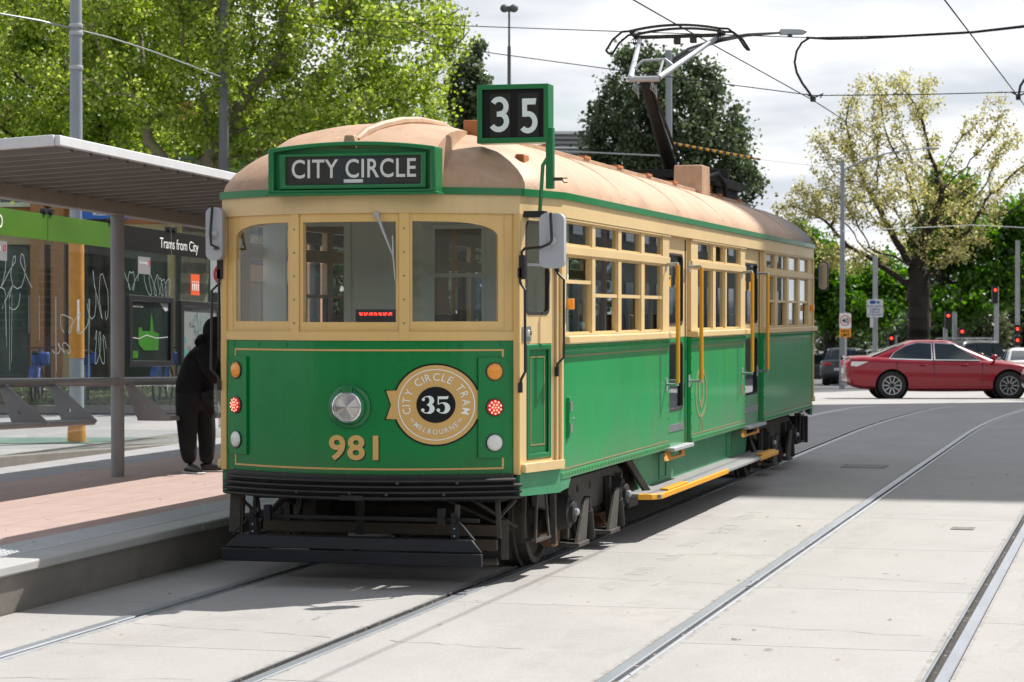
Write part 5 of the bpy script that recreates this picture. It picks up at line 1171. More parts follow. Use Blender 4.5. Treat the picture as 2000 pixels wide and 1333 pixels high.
# no-entry style sign right behind the person
c0 = at(428, 536, 33); rg = empty('road_sign', (c0.x, c0.y, 0), 'white road sign with red ring, half hidden behind the left mirror', 'sign')
mpc = camplane(c0)
b = MB(); b.cyl((c0.x, c0.y+.04, 0), (c0.x, c0.y+.04, c0.z+.3), .03, 8); b.build('post', 'galv', rg)
b = MB(); b.plate([rrect(-.12, .25, -.25, .27, .03)], mpc, -.01, 0); b.build('panel', 'sign_white', rg)
b = MB(); b.plate([circ(.09, .0, .17, 24), circ(.09, 0, .13, 24)], mpc, .001, .004); b.build('ring', 'sign_red', rg, smooth=0)
pole('timber_pole', 438, 43, -60, 800, .10, .08, 'pole_dark', 'dark weathered timber pole rising behind the shelter roof')
# tall lamp post behind the route sign
lp, p, q = pole('lamp_post', 994.5, 52, 92, 820, .04, .038, 'pole_dark', 'tall thin lamp post with a twin head behind the tram roof', 'lamp post', zb=-.2)
q2 = at(994.5, 24, 52)
b = MB(); b.tube([q, q2], [.024, .022], 10); b.build('upper_shaft', 'pole_dark', lp)
b = MB()
for s in (-1, 1): b.sphere(q2 + RIGHT*.1*s + Vector((0,0,.08)), .1, 12, 8, (1,1,.9))
b.tube([q2, q2+Vector((0,0,.12))], [.03, .08], 10); b.build('lamp_head', 'pole_dark', lp)
# street lamp arm over the dark tree
sl, p, q = pole('street_lamp', 1306, 46, 100, 800, .075, .06, 'pole_grey', 'grey street lamp on a long curved arm beyond the pantograph', 'street lamp', zb=-.1)
for off in (0, .12):
    b = MB(); b.tube([at(1306, 128-off*60, 46), at(1345, 103-off*60, 46), at(1400, 82-off*40, 46), at(1460, 70-off*20, 46), at(1530, 64, 46)], [.03,.03,.026,.024,.02], 8); b.build('arm', 'pole_dark', sl)
hd = at(1549, 63, 46)
b = MB(); b.plate([[(-.25,-.05),(.20,-.045),(.26,-.01),(.26,.015),(.15,.045),(-.25,.05)]], lambda u, v, o: tuple(hd + RIGHT*u + Vector((0,0,v)) + FWD*o), -.11, .11); h_ = b.build('lamp_head', 'galv', sl, bevel=.012)
b = MB(); b.box(hd.x-.1, hd.x-.02, hd.y-.05, hd.y+.05, hd.z-.09, hd.z-.045); b.build('sensor', 'pole_dark', h_)
# lamp pole by the golden tree
sl, p, q = pole('street_lamp', 1645, 85, 312, 715, .11, .07, 'pole_grey', 'slim grey lamp pole in front of the golden tree', 'street lamp', zb=gz(*at(1645,715,85)[:2]))
b = MB(); b.tube([at(1645, 334, 85), at(1690, 312, 85), at(1740, 298, 85), at(1800, 291, 85)], [.035,.03,.026,.022], 8); b.build('arm', 'pole_grey', sl)
b = MB(); c = at(1818, 290, 85); b.beam(c - RIGHT*.3, c + RIGHT*.3, .18, .07); b.build('lamp_head', 'galv', sl, bevel=.02)

# ------------------------------------------------------------------ far signs and signals
def postsign(name, px, d, ytop, ybot, label, r=.05, cat='sign'):
    return pole(name, px, d, ytop, ybot, r, r, 'galv', label, cat)[0]
s40 = postsign('speed_sign', 1651, 75, 610, 752, 'white 40 speed sign with orange plate below', .04)
c = at(1651, 612, 74.8); mpc = camplane(c); k = 75/FPX
b = MB(); b.plate([rrect(-11.5*k, 11.5*k, -30*k, 0, .05)], mpc, -.02, 0); b.build('speed_panel', 'sign_white', s40)
b = MB(); b.plate([circ(0, -14.5*k, 10.2*k, 32), circ(0, -14.5*k, 8.6*k, 32)], mpc, .002, .008); b.build('red_ring', 'sign_red', s40, smooth=0)
b = MB(); vs, fs = text2d('40', 9.5*k, bold=.02, xs=.95); b.flat([(x, y-19.3*k) for x, y in vs], fs, mpc, .008); b.build('digits', 'black_print', s40, smooth=0)
b = MB(); b.plate([rect(-11.2*k, 11.2*k, -47*k, -30.5*k)], mpc, -.02, 0); b.build('limit_panel', 'sign_orange', s40)
for t, v in (('NEW', -38.0), ('LIMIT', -45.5)): b = MB(); vs, fs = text2d(t, 5.6*k, bold=.02, xs=.9); b.flat([(x, y+v*k) for x, y in vs], fs, mpc, .006); b.build('limit_text', 'black_print', s40, smooth=0)
c = at(1651, 706, 74.7); mpc = camplane(c)
ch = empty('chevron_sign', at(1651, 752, 74.7), 'black and white chevron board beside the red car tail', 'sign')
b = MB(); b.plate([rect(-9*k, 9*k, -11*k, 11*k)], mpc, -.02, 0); b.build('board', 'black_paint', ch)
b = MB(); b.plate([[(-7*k, 11*k), (0, 11*k), (8*k, 0), (0, -11*k), (-7*k, -11*k), (1*k, 0)]], mpc, .001, .006); b.build('chevron', 'sign_white', ch, smooth=0)
b = MB(); b.cyl(at(1651, 752, 74.75), at(1651, 700, 74.75), .04, 8); b.build('post', 'galv', ch)
sc = postsign('camera_sign', 1709, 88, 500, 720, 'pale road safety camera notice on a grey pole', .09)
c = at(1709, 585, 87.8); mpc = camplane(c); k = 88/FPX
b = MB(); b.plate([rrect(-16*k, 16*k, -35*k, 0, .05)], mpc, -.02, 0); pn = b.build('panel', 'sign_white', sc)
b = MB(); b.plate([rrect(-10*k, 1*k, -9*k, -2.5*k, .03)], mpc, .002, .006); b.plate([rect(3*k, 9*k, -8*k, -4*k)], mpc, .002, .006); b.build('camera_symbol', 'sign_blue', pn, smooth=0); b = MB()
for t, v in (('ROAD SAFETY', -15.5), ('CAMERAS', -21), ('OPERATE', -26.5), ('IN THIS AREA', -32)): vs, fs = text2d(t, 3.6*k, bold=.01, xs=.92); b.flat([(x, y+v*k) for x, y in vs], fs, mpc, .006)
b.build('print', 'sign_blue', pn, smooth=0)
b = MB(); b.plate([rect(-9.5*k, -3*k, -55*k, -37*k)], mpc, -.02, 0); b.build('side_plate', 'sign_white', sc)
def signal(px, d, ytop, lamp_y, label, ybot=720, two=False, postpx=None, lampx=None):
    pp = postpx if postpx is not None else px
    o, p, q = pole('traffic_signal', pp, d, ytop, ybot, .10, .09, 'galv', label, 'traffic light')
    for ly in ([lamp_y] if not two else [lamp_y, two]):
        lx = lampx if lampx is not None else px
        k = d/FPX; c = at(lx, ly, d-.3); mpc = camplane(c)
        b = MB(); b.plate([rrect(-5.5*k, 5.5*k, -26*k if not two else -12*k, 8*k, .06)], mpc, -.18, 0); hs = b.build('housing', 'black_paint', o)
        b = MB(); b.lathe(c, -FWD, [(2.9*k, 0), (2.6*k, .05), (1*k, .08)], 16); b.build('red_lamp', 'signal_red', hs)
        b = MB(); b.lathe(c, -FWD, [(4.4*k, 0), (4.4*k, .18), (4.1*k, .18), (4.1*k, 0)], 16); b.build('visor', 'black_paint', hs)
signal(1864, 100, 610, 648, 'traffic light showing red beside the thick grey pole', lampx=1879)
signal(1851, 103, 640, 617, 'higher red traffic light left of the grey pole', lampx=1852, postpx=1846)
signal(1987, 100, 470, 643, 'traffic light with two red lamps by the right edge', two=665)
signal(1944, 98, 560, 567, 'red traffic light hanging under the leaves at right', lampx=1944, postpx=1946)
signal(1720, 118, 655, 661, 'tiny red traffic light left of the big trunk', lampx=1741, postpx=1748)

# ------------------------------------------------------------------ trees
def grow(base, attract, trunk_top, step, di, dk, iters=160, seed=1, tdir=None):
    rs_ = np.random.RandomState(seed); base = np.array(base); top = np.array(trunk_top); n0 = max(3, int(np.linalg.norm(top-base)/step))
    nodes = [base + (top-base)*k/n0 for k in range(n0+1)]; par = [-1] + list(range(n0))
    Apts = np.array(attract); near = np.full(len(Apts), 1e9); idx = np.zeros(len(Apts), int); alive = np.ones(len(Apts), bool)
    def upd(st):
        for k in range(st, len(nodes)):
            d = np.linalg.norm(Apts - nodes[k], axis=1); m_ = d < near; near[m_] = d[m_]; idx[m_] = k
    upd(0); fresh = 0
    for it in range(iters):
        act = alive & (near < di)
        if not act.any(): break
        ks = idx[act]; dirs = Apts[act] - np.array(nodes)[ks]; dirs /= np.linalg.norm(dirs, axis=1)[:, None] + 1e-9
        st = len(nodes); acc = {}
        for k, dv in zip(ks, dirs): acc[k] = acc.get(k, 0) + dv
        for k, dv in acc.items():
            l = np.linalg.norm(dv)
            if l < 1e-3: continue
            dv = dv/l + rs_.normal(0, .16, 3); dv[2] += .06; nodes.append(nodes[k] + dv/np.linalg.norm(dv)*step); par.append(k)
        upd(st); alive &= near > dk
        if len(nodes) > 9000: break
    return np.array(nodes), np.array(par)
def radii(nodes, par, tip, trunk):
    n = len(nodes); a = np.zeros(n); ch = np.zeros(n, int)
    for k in range(1, n): ch[par[k]] += 1
    r = np.where(ch == 0, 1.0, 0.0)
    for k in range(n-1, 0, -1):
        if r[k] == 0: r[k] = 1.0
        r[par[k]] += r[k]
    p = math.log(trunk/tip) / math.log(max(2.0, r[0]))
    return tip * r**p, ch
def segs(nodes, par, r, minr=0.0):
    vs = []; fs = []; k0 = 0
    for n_, cond in ((12, lambda x: x > .2), (7, lambda x: (x > .05) & (x <= .2)), (4, lambda x: (x <= .05) & (x >= minr))):
        ids = np.array([k for k in range(1, len(nodes)) if cond(r[par[k]])], int)
        if not len(ids): continue
        p1 = nodes[ids]; p0 = nodes[par[ids]]; d = p1-p0; l = np.linalg.norm(d, axis=1)[:, None]; d = d/(l+1e-9); p0 = p0 - d*np.minimum(.02*l + .7*r[par[ids]][:, None], l)
        u = np.where(np.abs(d[:, 2:3]) < .9, np.array([[0,0,1.]]), np.array([[1.,0,0]])); a = np.cross(d, u); a /= np.linalg.norm(a, axis=1)[:, None]; b_ = np.cross(d, a)
        th = np.arange(n_)*2*np.pi/n_; c, s_ = np.cos(th), np.sin(th)
        rim = a[:, None, :]*c[None, :, None] + b_[:, None, :]*s_[None, :, None]
        v = np.concatenate([p0[:, None, :] + rim*r[par[ids]][:, None, None], p1[:, None, :] + rim*r[ids][:, None, None]], axis=1).reshape(-1, 3)
        base_ = k0 + np.arange(len(ids))*2*n_; kk = np.arange(n_)
        q = np.stack([base_[:, None]+kk, base_[:, None]+(kk+1) % n_, base_[:, None]+n_+(kk+1) % n_, base_[:, None]+n_+kk], axis=2).reshape(-1, 4)
        vs.append(v); fs.append(q); k0 += len(v)
    return np.concatenate(vs), np.concatenate(fs)
def npmesh(name, v, q, mat, parent, smooth=True, **tags):
    me = bpy.data.meshes.new(name); og = ORG.get(parent.name, Vector()) if parent else Vector(); v = v - np.array(og[:])
    me.vertices.add(len(v)); me.vertices.foreach_set('co', v.astype(np.float32).ravel())
    me.loops.add(q.size); me.loops.foreach_set('vertex_index', q.astype(np.int32).ravel())
    me.polygons.add(len(q)); me.polygons.foreach_set('loop_start', np.arange(0, q.size, 4, dtype=np.int32)); me.polygons.foreach_set('loop_total', np.full(len(q), 4, np.int32))
    if smooth: me.polygons.foreach_set('use_smooth', np.ones(len(q), bool))
    me.update(); me.validate(); me.materials.append(M(mat)); o = bpy.data.objects.new(name, me); COL.objects.link(o)
    if parent: o.parent = parent
    ORG[o.name] = og
    return tag(o, **tags)
def leaves(cent, size, spread, seed, droop=.25):
    rs_ = np.random.RandomState(seed); n = len(cent); c = cent + rs_.normal(0, spread, (n, 3))
    a = rs_.normal(0, 1, (n, 3)); a[:, 2] -= droop; a /= np.linalg.norm(a, axis=1)[:, None]
    h = rs_.normal(0, 1, (n, 3)); h[:, 2] += 1.0; nb = np.cross(a, h); nb /= np.linalg.norm(nb, axis=1)[:, None] + 1e-9; up = np.cross(nb, a)
    s = size*rs_.uniform(.4, 1.5, n)[:, None]
    v = np.stack([c, c + a*s*.5 + nb*s*.42 + up*s*.10, c + a*s, c + a*s*.5 - nb*s*.42 + up*s*.10], axis=1).reshape(-1, 3)
    q = np.arange(4*n).reshape(-1, 4); return v, q
def ell(c, r, n, rs_, shell=.5):
    d = rs_.normal(0, 1, (n, 3)); d /= np.linalg.norm(d, axis=1)[:, None]; t = rs_.uniform(0, 1, n)**shell
    ax = np.array([RIGHT[:], [FWD.x, FWD.y, 0], [0,0,1.]]); p = d*t[:, None]*np.array(r); return np.array(c[:]) + p @ ax
def tree(name, label, base, crowns, trunk_top, nat, nleaf, lsize, lmat, bark, trunk_r, tip=.012, step=.45, seed=1, spread=.22, leafr=.05, group=None, di=4.0, dk=.8, shell=.45, clump=1.0):
    rs_ = np.random.RandomState(seed); tot = sum(c[2] for c in crowns)
    at_ = np.concatenate([ell(c[0], c[1], int(nat*c[2]/tot), rs_, shell) for c in crowns])
    nodes, par = grow(base, at_, trunk_top, step, di, dk, seed=seed)
    r, ch = radii(nodes, par, tip, trunk_r)
    o = empty(name, base, label, 'tree', group)
    v, q = segs(nodes, par, r, 0); npmesh('trunk', v, q, bark, o)
    b = MB(); bx = Vector(base); tp = Vector(trunk_top); b.tube([bx - Vector((0,0,.3)), bx, bx.lerp(tp, .10), bx.lerp(tp, .22), bx.lerp(tp, .28)], [trunk_r*1.45, trunk_r*1.25, trunk_r*1.08, trunk_r*.99, trunk_r*.8], 12); b.build('bole', bark, o)
    if nleaf:
        ids = np.where(r < leafr)[0]; ids = ids[ids > 3]; ids = ids[rs_.rand(len(ids)) < clump]
        pick = ids[rs_.randint(0, len(ids), nleaf)]; t = rs_.uniform(0, 1, nleaf)[:, None]
        cent = nodes[pick]*t + nodes[par[pick]]*(1-t)
        v, q = leaves(cent, lsize, spread, seed+5); npmesh('crown', v, q, lmat, o, smooth=False)
    return o
def C3(px, py, d): return at(px, py, d)
def gb(px, d, dz=0.0):
    p = at(px, 700, d); return (p.x, p.y, gz(p.x, p.y) + dz)
PG = 'plane trees behind the shelter'
planeA = tree('plane_tree', 'leafy plane tree with pale leaning trunk behind the dark timber pole', gb(372, 45), [(C3(560, 130, 45), (3.6, 3.0, 2.1), 3), (C3(790, 130, 46), (1.5, 2.0, 1.5), 1.3), (C3(700, 20, 46), (2.6, 2.5, 1.8), 2), (C3(330, 60, 45), (3.0, 3.0, 2.2), 2.5), (C3(500, -120, 45), (4, 3, 2.2), 2), (C3(840, 200, 46), (.7, 1.2, .8), .4), (C3(640, 250, 45), (2.3, 2.2, .8), 1.2)],
     at(385, 395, 45)[:], 1500, 78000, .082, 'leaf_plane', 'bark_plane', .26, seed=3, step=.38, di=3.6, dk=.62, spread=.17, group=PG, clump=.55)
planeB = tree('plane_tree', 'leafy plane tree with dark upright trunk behind the grey steel pole', gb(200, 49), [(C3(120, 120, 49), (3.2, 3.0, 2.4), 3), (C3(260, 210, 48), (2.6, 2.4, 1.4), 2), (C3(30, 230, 48), (2.2, 2.2, 1.3), 1.5), (C3(240, -20, 49), (3, 3, 2), 2), (C3(400, 270, 49), (1.8, 2, .7), .8)],
     at(194, 250, 49)[:], 1200, 60000, .082, 'leaf_plane', 'bark', .27, seed=8, step=.40, di=3.6, dk=.65, spread=.17, group=PG, clump=.55)
tree('plane_tree', 'leafy plane tree filling the far left edge behind the shelter', gb(-60, 53), [(C3(-20, 60, 53), (3.2, 3, 2.6), 3), (C3(-60, 240, 53), (2.6, 3, 1.6), 2), (C3(60, 300, 54), (2.2, 2, .9), 1)],
     at(-50, 330, 53)[:], 800, 38000, .085, 'leaf_plane', 'bark_plane', .24, seed=14, step=.45, di=4, dk=.7, spread=.2, group=PG, clump=.6)
tree('conifer', 'small dark conifer at the right end of the plane tree', gb(905, 62), [(C3(912, 190, 62), (.75, .9, 1.2), 1), (C3(925, 130, 62), (.45, .6, .7), .5)], at(905, 330, 62)[:], 420, 9000, .11, 'leaf_dark', 'bark', .16, seed=4, step=.25, di=5, dk=.4, spread=.10, leafr=.06)
tree('oak_tree', 'dense dark green oak behind the pantograph', gb(1310, 92), [(C3(1310, 290, 92), (3.4, 3.2, 2.3), 4), (C3(1285, 170, 92), (2.3, 2.2, 1.7), 2), (C3(1430, 330, 92), (1.2, 1.5, 1.0), 1), (C3(1180, 260, 92), (1.0, 1.4, 1.5), .9), (C3(1380, 180, 92), (1.0, 1.5, 1.1), .7), (C3(1310, 430, 92), (3.4, 3, 1.6), 2), (C3(1160, 350, 92), (.9, 1.2, 1.2), .6), (C3(1460, 360, 92), (.8, 1.2, .6), .4), (C3(1240, 110, 92), (.9, 1, .6), .4), (C3(1440, 240, 92), (.7, 1, .7), .35)],
     at(1310, 470, 92)[:], 2400, 50000, .15, 'leaf_dark', 'bark', .38, seed=9, step=.42, di=5, dk=.55, spread=.20, leafr=.045)
tree('golden_tree', 'half bare spreading tree with pale golden spring leaves behind the red car', gb(1790, 96), [(C3(1745, 190, 96), (2.3, 2.0, 1.2), 2.4), (C3(1660, 280, 96), (2.0, 2.2, 1.4), 2), (C3(1610, 390, 96), (2.1, 2.2, 1.3), 2.2), (C3(1720, 380, 94), (2.2, 2.2, 1.7), 2.2), (C3(1550, 420, 96), (.9, 1.5, .8), .7), (C3(1890, 400, 96), (2.2, 2.0, 1.6), 1.5), (C3(1940, 250, 96), (1.3, 1.5, 1.5), .9), (C3(1850, 480, 95), (2.0, 2, 1.0), .8), (C3(1660, 500, 96), (1.8, 2, .9), .8), (C3(2030, 330, 96), (1.4, 1.5, 1.9), 1.0), (C3(1960, 330, 96), (1.0, 1.2, 2.0), .8), (C3(1770, 480, 96), (1.6, 1.4, 1.5), 1.0), (C3(1800, 300, 96), (1.6, 1.6, 1.5), 1.0)],
     at(1796, 625, 96)[:], 2600, 27000, .10, 'leaf_gold', 'bark', .44, tip=.008, seed=23, step=.34, di=2.4, dk=.50, spread=.14, leafr=.028, shell=.6)
tree('street_tree', 'bright green tree behind the golden tree trunk', gb(1828, 112), [(C3(1870, 470, 112), (3.0, 2.5, 1.6), 2), (C3(1950, 530, 112), (2.4, 2.4, 1.6), 2), (C3(1870, 590, 110), (1.9, 1.8, .9), 1.2), (C3(1850, 370, 112), (1.4, 1.5, 1.2), .8), (C3(1990, 440, 112), (1.8, 1.8, 1.6), 1)],
     at(1828, 560, 112)[:], 1100, 30000, .21, 'leaf_green', 'bark', .42, seed=31, step=.5, di=5, dk=.8, spread=.28)
tree('street_tree', 'green tree between the tram end and the lamp pole', gb(1620, 120), [(C3(1620, 560, 120), (2.2, 2.2, 2.0), 2), (C3(1680, 600, 119), (2.0, 2.2, 1.3), 1.5), (C3(1570, 500, 120), (2.0, 2, 1.6), 1), (C3(1730, 560, 120), (2.0, 2, 1.6), 1.2)], at(1620, 620, 120)[:], 900, 26000, .2, 'leaf_green', 'bark', .3, seed=37, step=.5, di=5, dk=.8, spread=.3)
tree('willow', 'grey green drooping tree right of the traffic lights', gb(1925, 135), [(C3(1925, 640, 135), (1.2, 1.2, 1.2), 2)], at(1925, 680, 135)[:], 300, 12000, .16, 'leaf_olive', 'bark', .2, seed=41, step=.4, di=4, dk=.6, spread=.3)
# far wood closing the view
rs_ = np.random.RandomState(77); cc = []
for k in range(26):
    px = 1480 + k*26 + rs_.uniform(-10, 10); cc.append(ell(at(px, 600 + rs_.uniform(-45, 60), 165 + rs_.uniform(-8, 12)), (2.6, 2.5, rs_.uniform(1.6, 3.2)), 1500, rs_, .6))
for k in range(22):
    px = -150 + k*60; cc.append(ell(at(px, 560 + rs_.uniform(-60, 60), 82 + rs_.uniform(-3, 8)), (2.2, 2, 2.4), 700, rs_, .6))
v, q = leaves(np.concatenate(cc), .34, .25, 5); npmesh('far_wood', v, q, 'leaf_dark', None, smooth=False, label='dark mass of far trees closing the street view', cat='trees', kind='stuff')

# ------------------------------------------------------------------ lawn, back street, brick building
def patch(name, mat, d0, d1, pxa, pxb, dz, n=8):
    b = MB(); vs = []
    for j in range(n+1):
        d = d0 + (d1-d0)*j/n
        for i in range(n+1):
            p = at(pxa + (pxb-pxa)*i/n, 700, d); vs.append((p.x, p.y, gz(p.x, p.y) + dz))
    b.add(vs, [(j*(n+1)+i, j*(n+1)+i+1, (j+1)*(n+1)+i+1, (j+1)*(n+1)+i) for j in range(n) for i in range(n)]); return b.build(name, mat, smooth=0, kind='structure')
patch('back_street', 'footpath', 24.5, 40.5, -900, 800, -.02)
patch('bike_lane', 'bike_green', 31.5, 33.0, -900, 700, -.012)
patch('footpath', 'far_concrete', 28.0, 30.2, -900, 700, -.012)
patch('lawn', 'grass', 41.5, 58, -900, 1050, .06)
b = MB(); vs = []
for i in range(25):
    p = at(-900 + 1950*i/24, 700, 41.2); vs += [(p.x, p.y, -.02), (p.x, p.y, .11), (p.x+.05, p.y+.22, .11), (p.x+.05, p.y+.22, -.02)]
b.add(vs, [(4*i+k, 4*i+k+1, 4*i+k+5, 4*i+k+4) for i in range(24) for k in range(3)]); b.build('kerb', 'concrete_wall', smooth=0, kind='structure')
rs_ = np.random.RandomState(3); n = 26000; d = rs_.uniform(41.6, 52, n); px = rs_.uniform(-80, 470, n)
cent = np.array([at(a, 700, c)[:] for a, c in zip(px, d)]); cent[:, 2] = .06
v, q = leaves(cent, .07, .004, 9, droop=-1.6); npmesh('grass_blades', v, q, 'leaf_olive', None, smooth=False, label='tufts of lawn grass behind the shelter', cat='grass', kind='stuff')
o0 = at(-260, 700, 60); bb_ = empty('brick_building', (o0.x, o0.y, 0), 'brick building with dark green doors behind the shelter glass', 'building')
mpb = camplane(Vector((o0.x, o0.y, 0))); k = 60/FPX
def bp(name, mat, x0, x1, z0, z1, a, c): b = MB(); b.plate([rect((x0+260)*k, (x1+260)*k, z0, z1)], mpb, a, c); return b.build(name, mat, bb_, smooth=0)
bp('wall', 'brick', -260, 600, 0, 7.0, -6, 0)
for x0, x1 in ((-200, -20), (-10, 62), (92, 103), (130, 200), (225, 330), (345, 440)):
    dd = bp('door_opening', 'door_green', x0, x1, 0, 3.4, .01, .05)
    for j in range(12):
        b = MB(); z = .2+j*.26; b.plate([rect((x0+263)*k, (x1+257)*k, z, z+.245)], mpb, .051, .058); b.build('door_board', 'door_green', dd, smooth=0)
for x0, x1 in ((64, 91), (104, 129), (201, 224), (331, 344)): bp('pier', 'brick_pale' if x0 > 250 else 'brick', x0, x1, 0, 6.8, .02, .3)
bp('lintel', 'brick_pale', -260, 600, 3.4, 3.9, .02, .2)
for j in range(7):
    x0 = -220 + j*110; w_ = bp('window', 'building_glass', x0, x0+60, 4.4, 6.2, .01, .03)
    b = MB(); b.plate([rect((x0+256)*k, (x0+324)*k, 4.34, 6.26), rect((x0+262)*k, (x0+318)*k, 4.45, 6.15)], mpb, .03, .08); b.build('window_frame', 'building_white', w_, smooth=0)
bp('low_wall', 'brick_pale', 140, 200, 0, .8, .9, 1.2)
# hire bikes parked on the lawn edge
def bike(px, d, rz, label):
    o = empty('bicycle', (0,0,0), label, 'bicycle', 'blue hire bicycles')
    for x in (-.52, .52):
        b = MB(); vs = []; n = 28
        for i in range(n):
            a = 2*math.pi*i/n
            for j in range(6): t = 2*math.pi*j/6; rr_ = .31+.022*math.cos(t); vs.append((x+rr_*math.cos(a), .022*math.sin(t), .335+rr_*math.sin(a)))
        b.add(vs, [(i*6+j, i*6+(j+1)%6, ((i+1)%n)*6+(j+1)%6, ((i+1)%n)*6+j) for i in range(n) for j in range(6)]); wl = b.build('wheel', 'rubber', o)
        b = MB()
        for i in range(10): a = math.pi*i/5; b.cyl((x, 0, .335), (x+.3*math.cos(a), 0, .335+.3*math.sin(a)), .004, 4)
        b.build('spokes', 'galv', wl)
    b = MB(); b.tube([(.52,0,.335), (.40,0,.75), (.36,0,.98)], .022, 8); b.tube([(.42,0,.68), (.05,0,.30), (-.15,0,.32), (-.52,0,.335)], .03, 8); b.tube([(-.1,0,.30), (-.22,0,.85)], .022, 8); b.tube([(-.2,0,.55), (-.52,0,.335)], .015, 6); b.build('frame', 'bike_blue', o)
    b = MB(); b.plate([[(-.86,.36),(-.80,.58),(-.62,.69),(-.42,.69),(-.24,.56),(-.28,.34)]], lambda u, v, q: (u, q, v), -.05, .05); b.build('wheel_guard', 'bike_blue', o)
    b = MB(); b.sphere((-.24, 0, .92), .12, 10, 6, (1.2, .7, .35)); b.build('saddle', 'black_paint', o)
    b = MB(); b.tube([(.30,-.28,1.02), (.38,-.15,1.0), (.38,.15,1.0), (.30,.28,1.02)], .014, 6); b.build('handlebar', 'black_paint', o)
    b = MB(); b.box(.42, .68, -.16, .16, .68, .92); b.build('basket', 'bike_blue', o, bevel=.03)
    p = at(px, 700, d); place(o, (p.x, p.y, .06), rz); return o
bike(72, 43.5, 1.9, 'blue hire bicycle seen end on behind the left seat')
bike(172, 43.8, 2.0, 'blue hire bicycle just right of the orange pole foot')
bike(318, 44, 1.75, 'blue hire bicycle seen between the shelter post and the person')

# ------------------------------------------------------------------ buildings and bridge far off
o0 = at(1060, 612, 210); lb = empty('louvred_building', (o0.x, o0.y, gz(o0.x, o0.y)), 'grey louvred building top just behind the route sign', 'building')
mpb = camplane(Vector((o0.x, o0.y, 0))); zt = at(1060, 257, 210).z; k = 210/FPX
b = MB(); b.plate([rect(0, 100*k, -4, zt)], mpb, -8, 0); b.build('wall', 'building_grey', lb, smooth=0)
for j in range(24):
    z = zt - .28 - j*.42; b = MB(); b.plate([rect(2*k, 98*k, z, z+.16)], mpb, .05, .4); b.build('louvre', 'building_white' if j % 3 == 0 else 'building_grey', lb, smooth=0)
o0 = at(1880, 640, 175); br = empty('rail_overpass', (o0.x, o0.y, gz(o0.x, o0.y)), 'dark rail overpass crossing behind the traffic lights at right', 'bridge')
mpb = camplane(Vector((o0.x, o0.y, 0))); k = 175/FPX
zz = lambda y: at(1880, y, 175).z
b = MB(); b.plate([rect(0, 420*k, zz(622), zz(590))], mpb, -7, 0); b.build('deck', 'bridge', br, smooth=0)
for j in range(4): b = MB(); b.plate([rect(0, 420*k, zz(596+j*7), zz(594+j*7))], mpb, .05, .35); b.build('girder_flange', 'building_grey', br, smooth=0)
for j in range(6): b = MB(); b.plate([rect((20+j*70)*k, (30+j*70)*k, -6, zz(622))], mpb, -5, -1); b.build('pier', 'bridge', br, smooth=0)
b = MB(); b.plate([rect(0, 420*k, -6, zz(622))], mpb, -7.5, -7.1); b.build('back_wall', 'bridge', br, smooth=0)
# office block right of the street, out of the picture: throws the band of shade and stands in the window glass
ob = empty('office_block', (32, 48, 0), 'tall louvred office block on the right side of the street', 'building')
x0, x1, y0, y1, H = 19.2, 44.0, 35.2, 60.2, 48.0
b = MB(); b.box(x0, x1, y0, y1, -2, H); b.build('wall', 'building_grey', ob, smooth=0)
wsrc = lsrc = None
for fl in range(13):
    z = 1.2 + fl*3.5
    for j in range(8):
        y = y0 + .6 + j*2.95
        if wsrc is None:
            b = MB(); b.box(x0-.12, x0-.02, y, y+2.3, z, z+1.9); wsrc = b.build('window', 'building_glass', ob, smooth=0); w0 = (y, z)
            b = MB(); [b.box(x0-.35, x0-.14, y-.1, y+2.4, z+.25*q, z+.25*q+.05) for q in range(9)]; lsrc = b.build('louvre', 'louvre_grey', ob, smooth=0)
        else:
            reuse(wsrc, 'window', ob, (0, y-w0[0], z-w0[1])); reuse(lsrc, 'louvre', ob, (0, y-w0[0], z-w0[1]))

# unseen terraces and plane trees, added to darken reflections in the glass and deepen shade
def terrace(name, label, x0, x1, y0, y1, H, face):
    o = empty(name, ((x0+x1)/2, (y0+y1)/2, 0), label, 'building')
    b = MB(); b.box(x0, x1, y0, y1, -3, H); b.build('wall', 'terrace_stone', o, smooth=0)
    b = MB(); b.box(x0-.2, x1+.2, y0-.2, y1+.2, H+.002, H+.5); b.build('parapet', 'building_grey', o, smooth=0)
    n = int(((x1-x0) if face == 'y' else (y1-y0)) / 3.0)
    for f_ in range(int(H//3.5)):
        for j in range(n):
            z = 1.0 + f_*3.5; u = (x0 if face == 'y' else y0) + .8 + j*3.0; b = MB()
            if face == 'y': b.box(u, u+1.5, y1+.01, y1+.06, z, z+1.9)
            else: b.box(x0-.06, x0-.01, u, u+1.5, z, z+1.9)
            b.build('window', 'building_glass', o, smooth=0)
terrace('unseen_terrace', 'long grey terrace added out of view behind the photographer', -45, 45, -62, -50, 11, 'y')
terrace('unseen_terrace', 'grey terrace added out of view down the right side of the street', 17, 27, 62, 120, 11, 'x')
for k, (x, y, rz, lab) in enumerate(((-27, -36, .5, 'plane tree added behind the photographer, far left of the row'), (-16, -38, 2.2, 'plane tree added behind the photographer, second of the row'), (-5, -36, 3.9, 'plane tree added behind the photographer, third of the row'), (6, -39, 1.2, 'plane tree added behind the photographer, fourth of the row'), (17, -36, 5.1, 'plane tree added behind the photographer, fifth of the row'), (28, -37, 2.8, 'plane tree added behind the photographer, last of the row'))):
    t = copy_tree(planeA if k % 2 else planeB); t['label'] = lab; t['group'] = 'plane trees added behind the photographer'; place(t, (x, y, 0), rz)
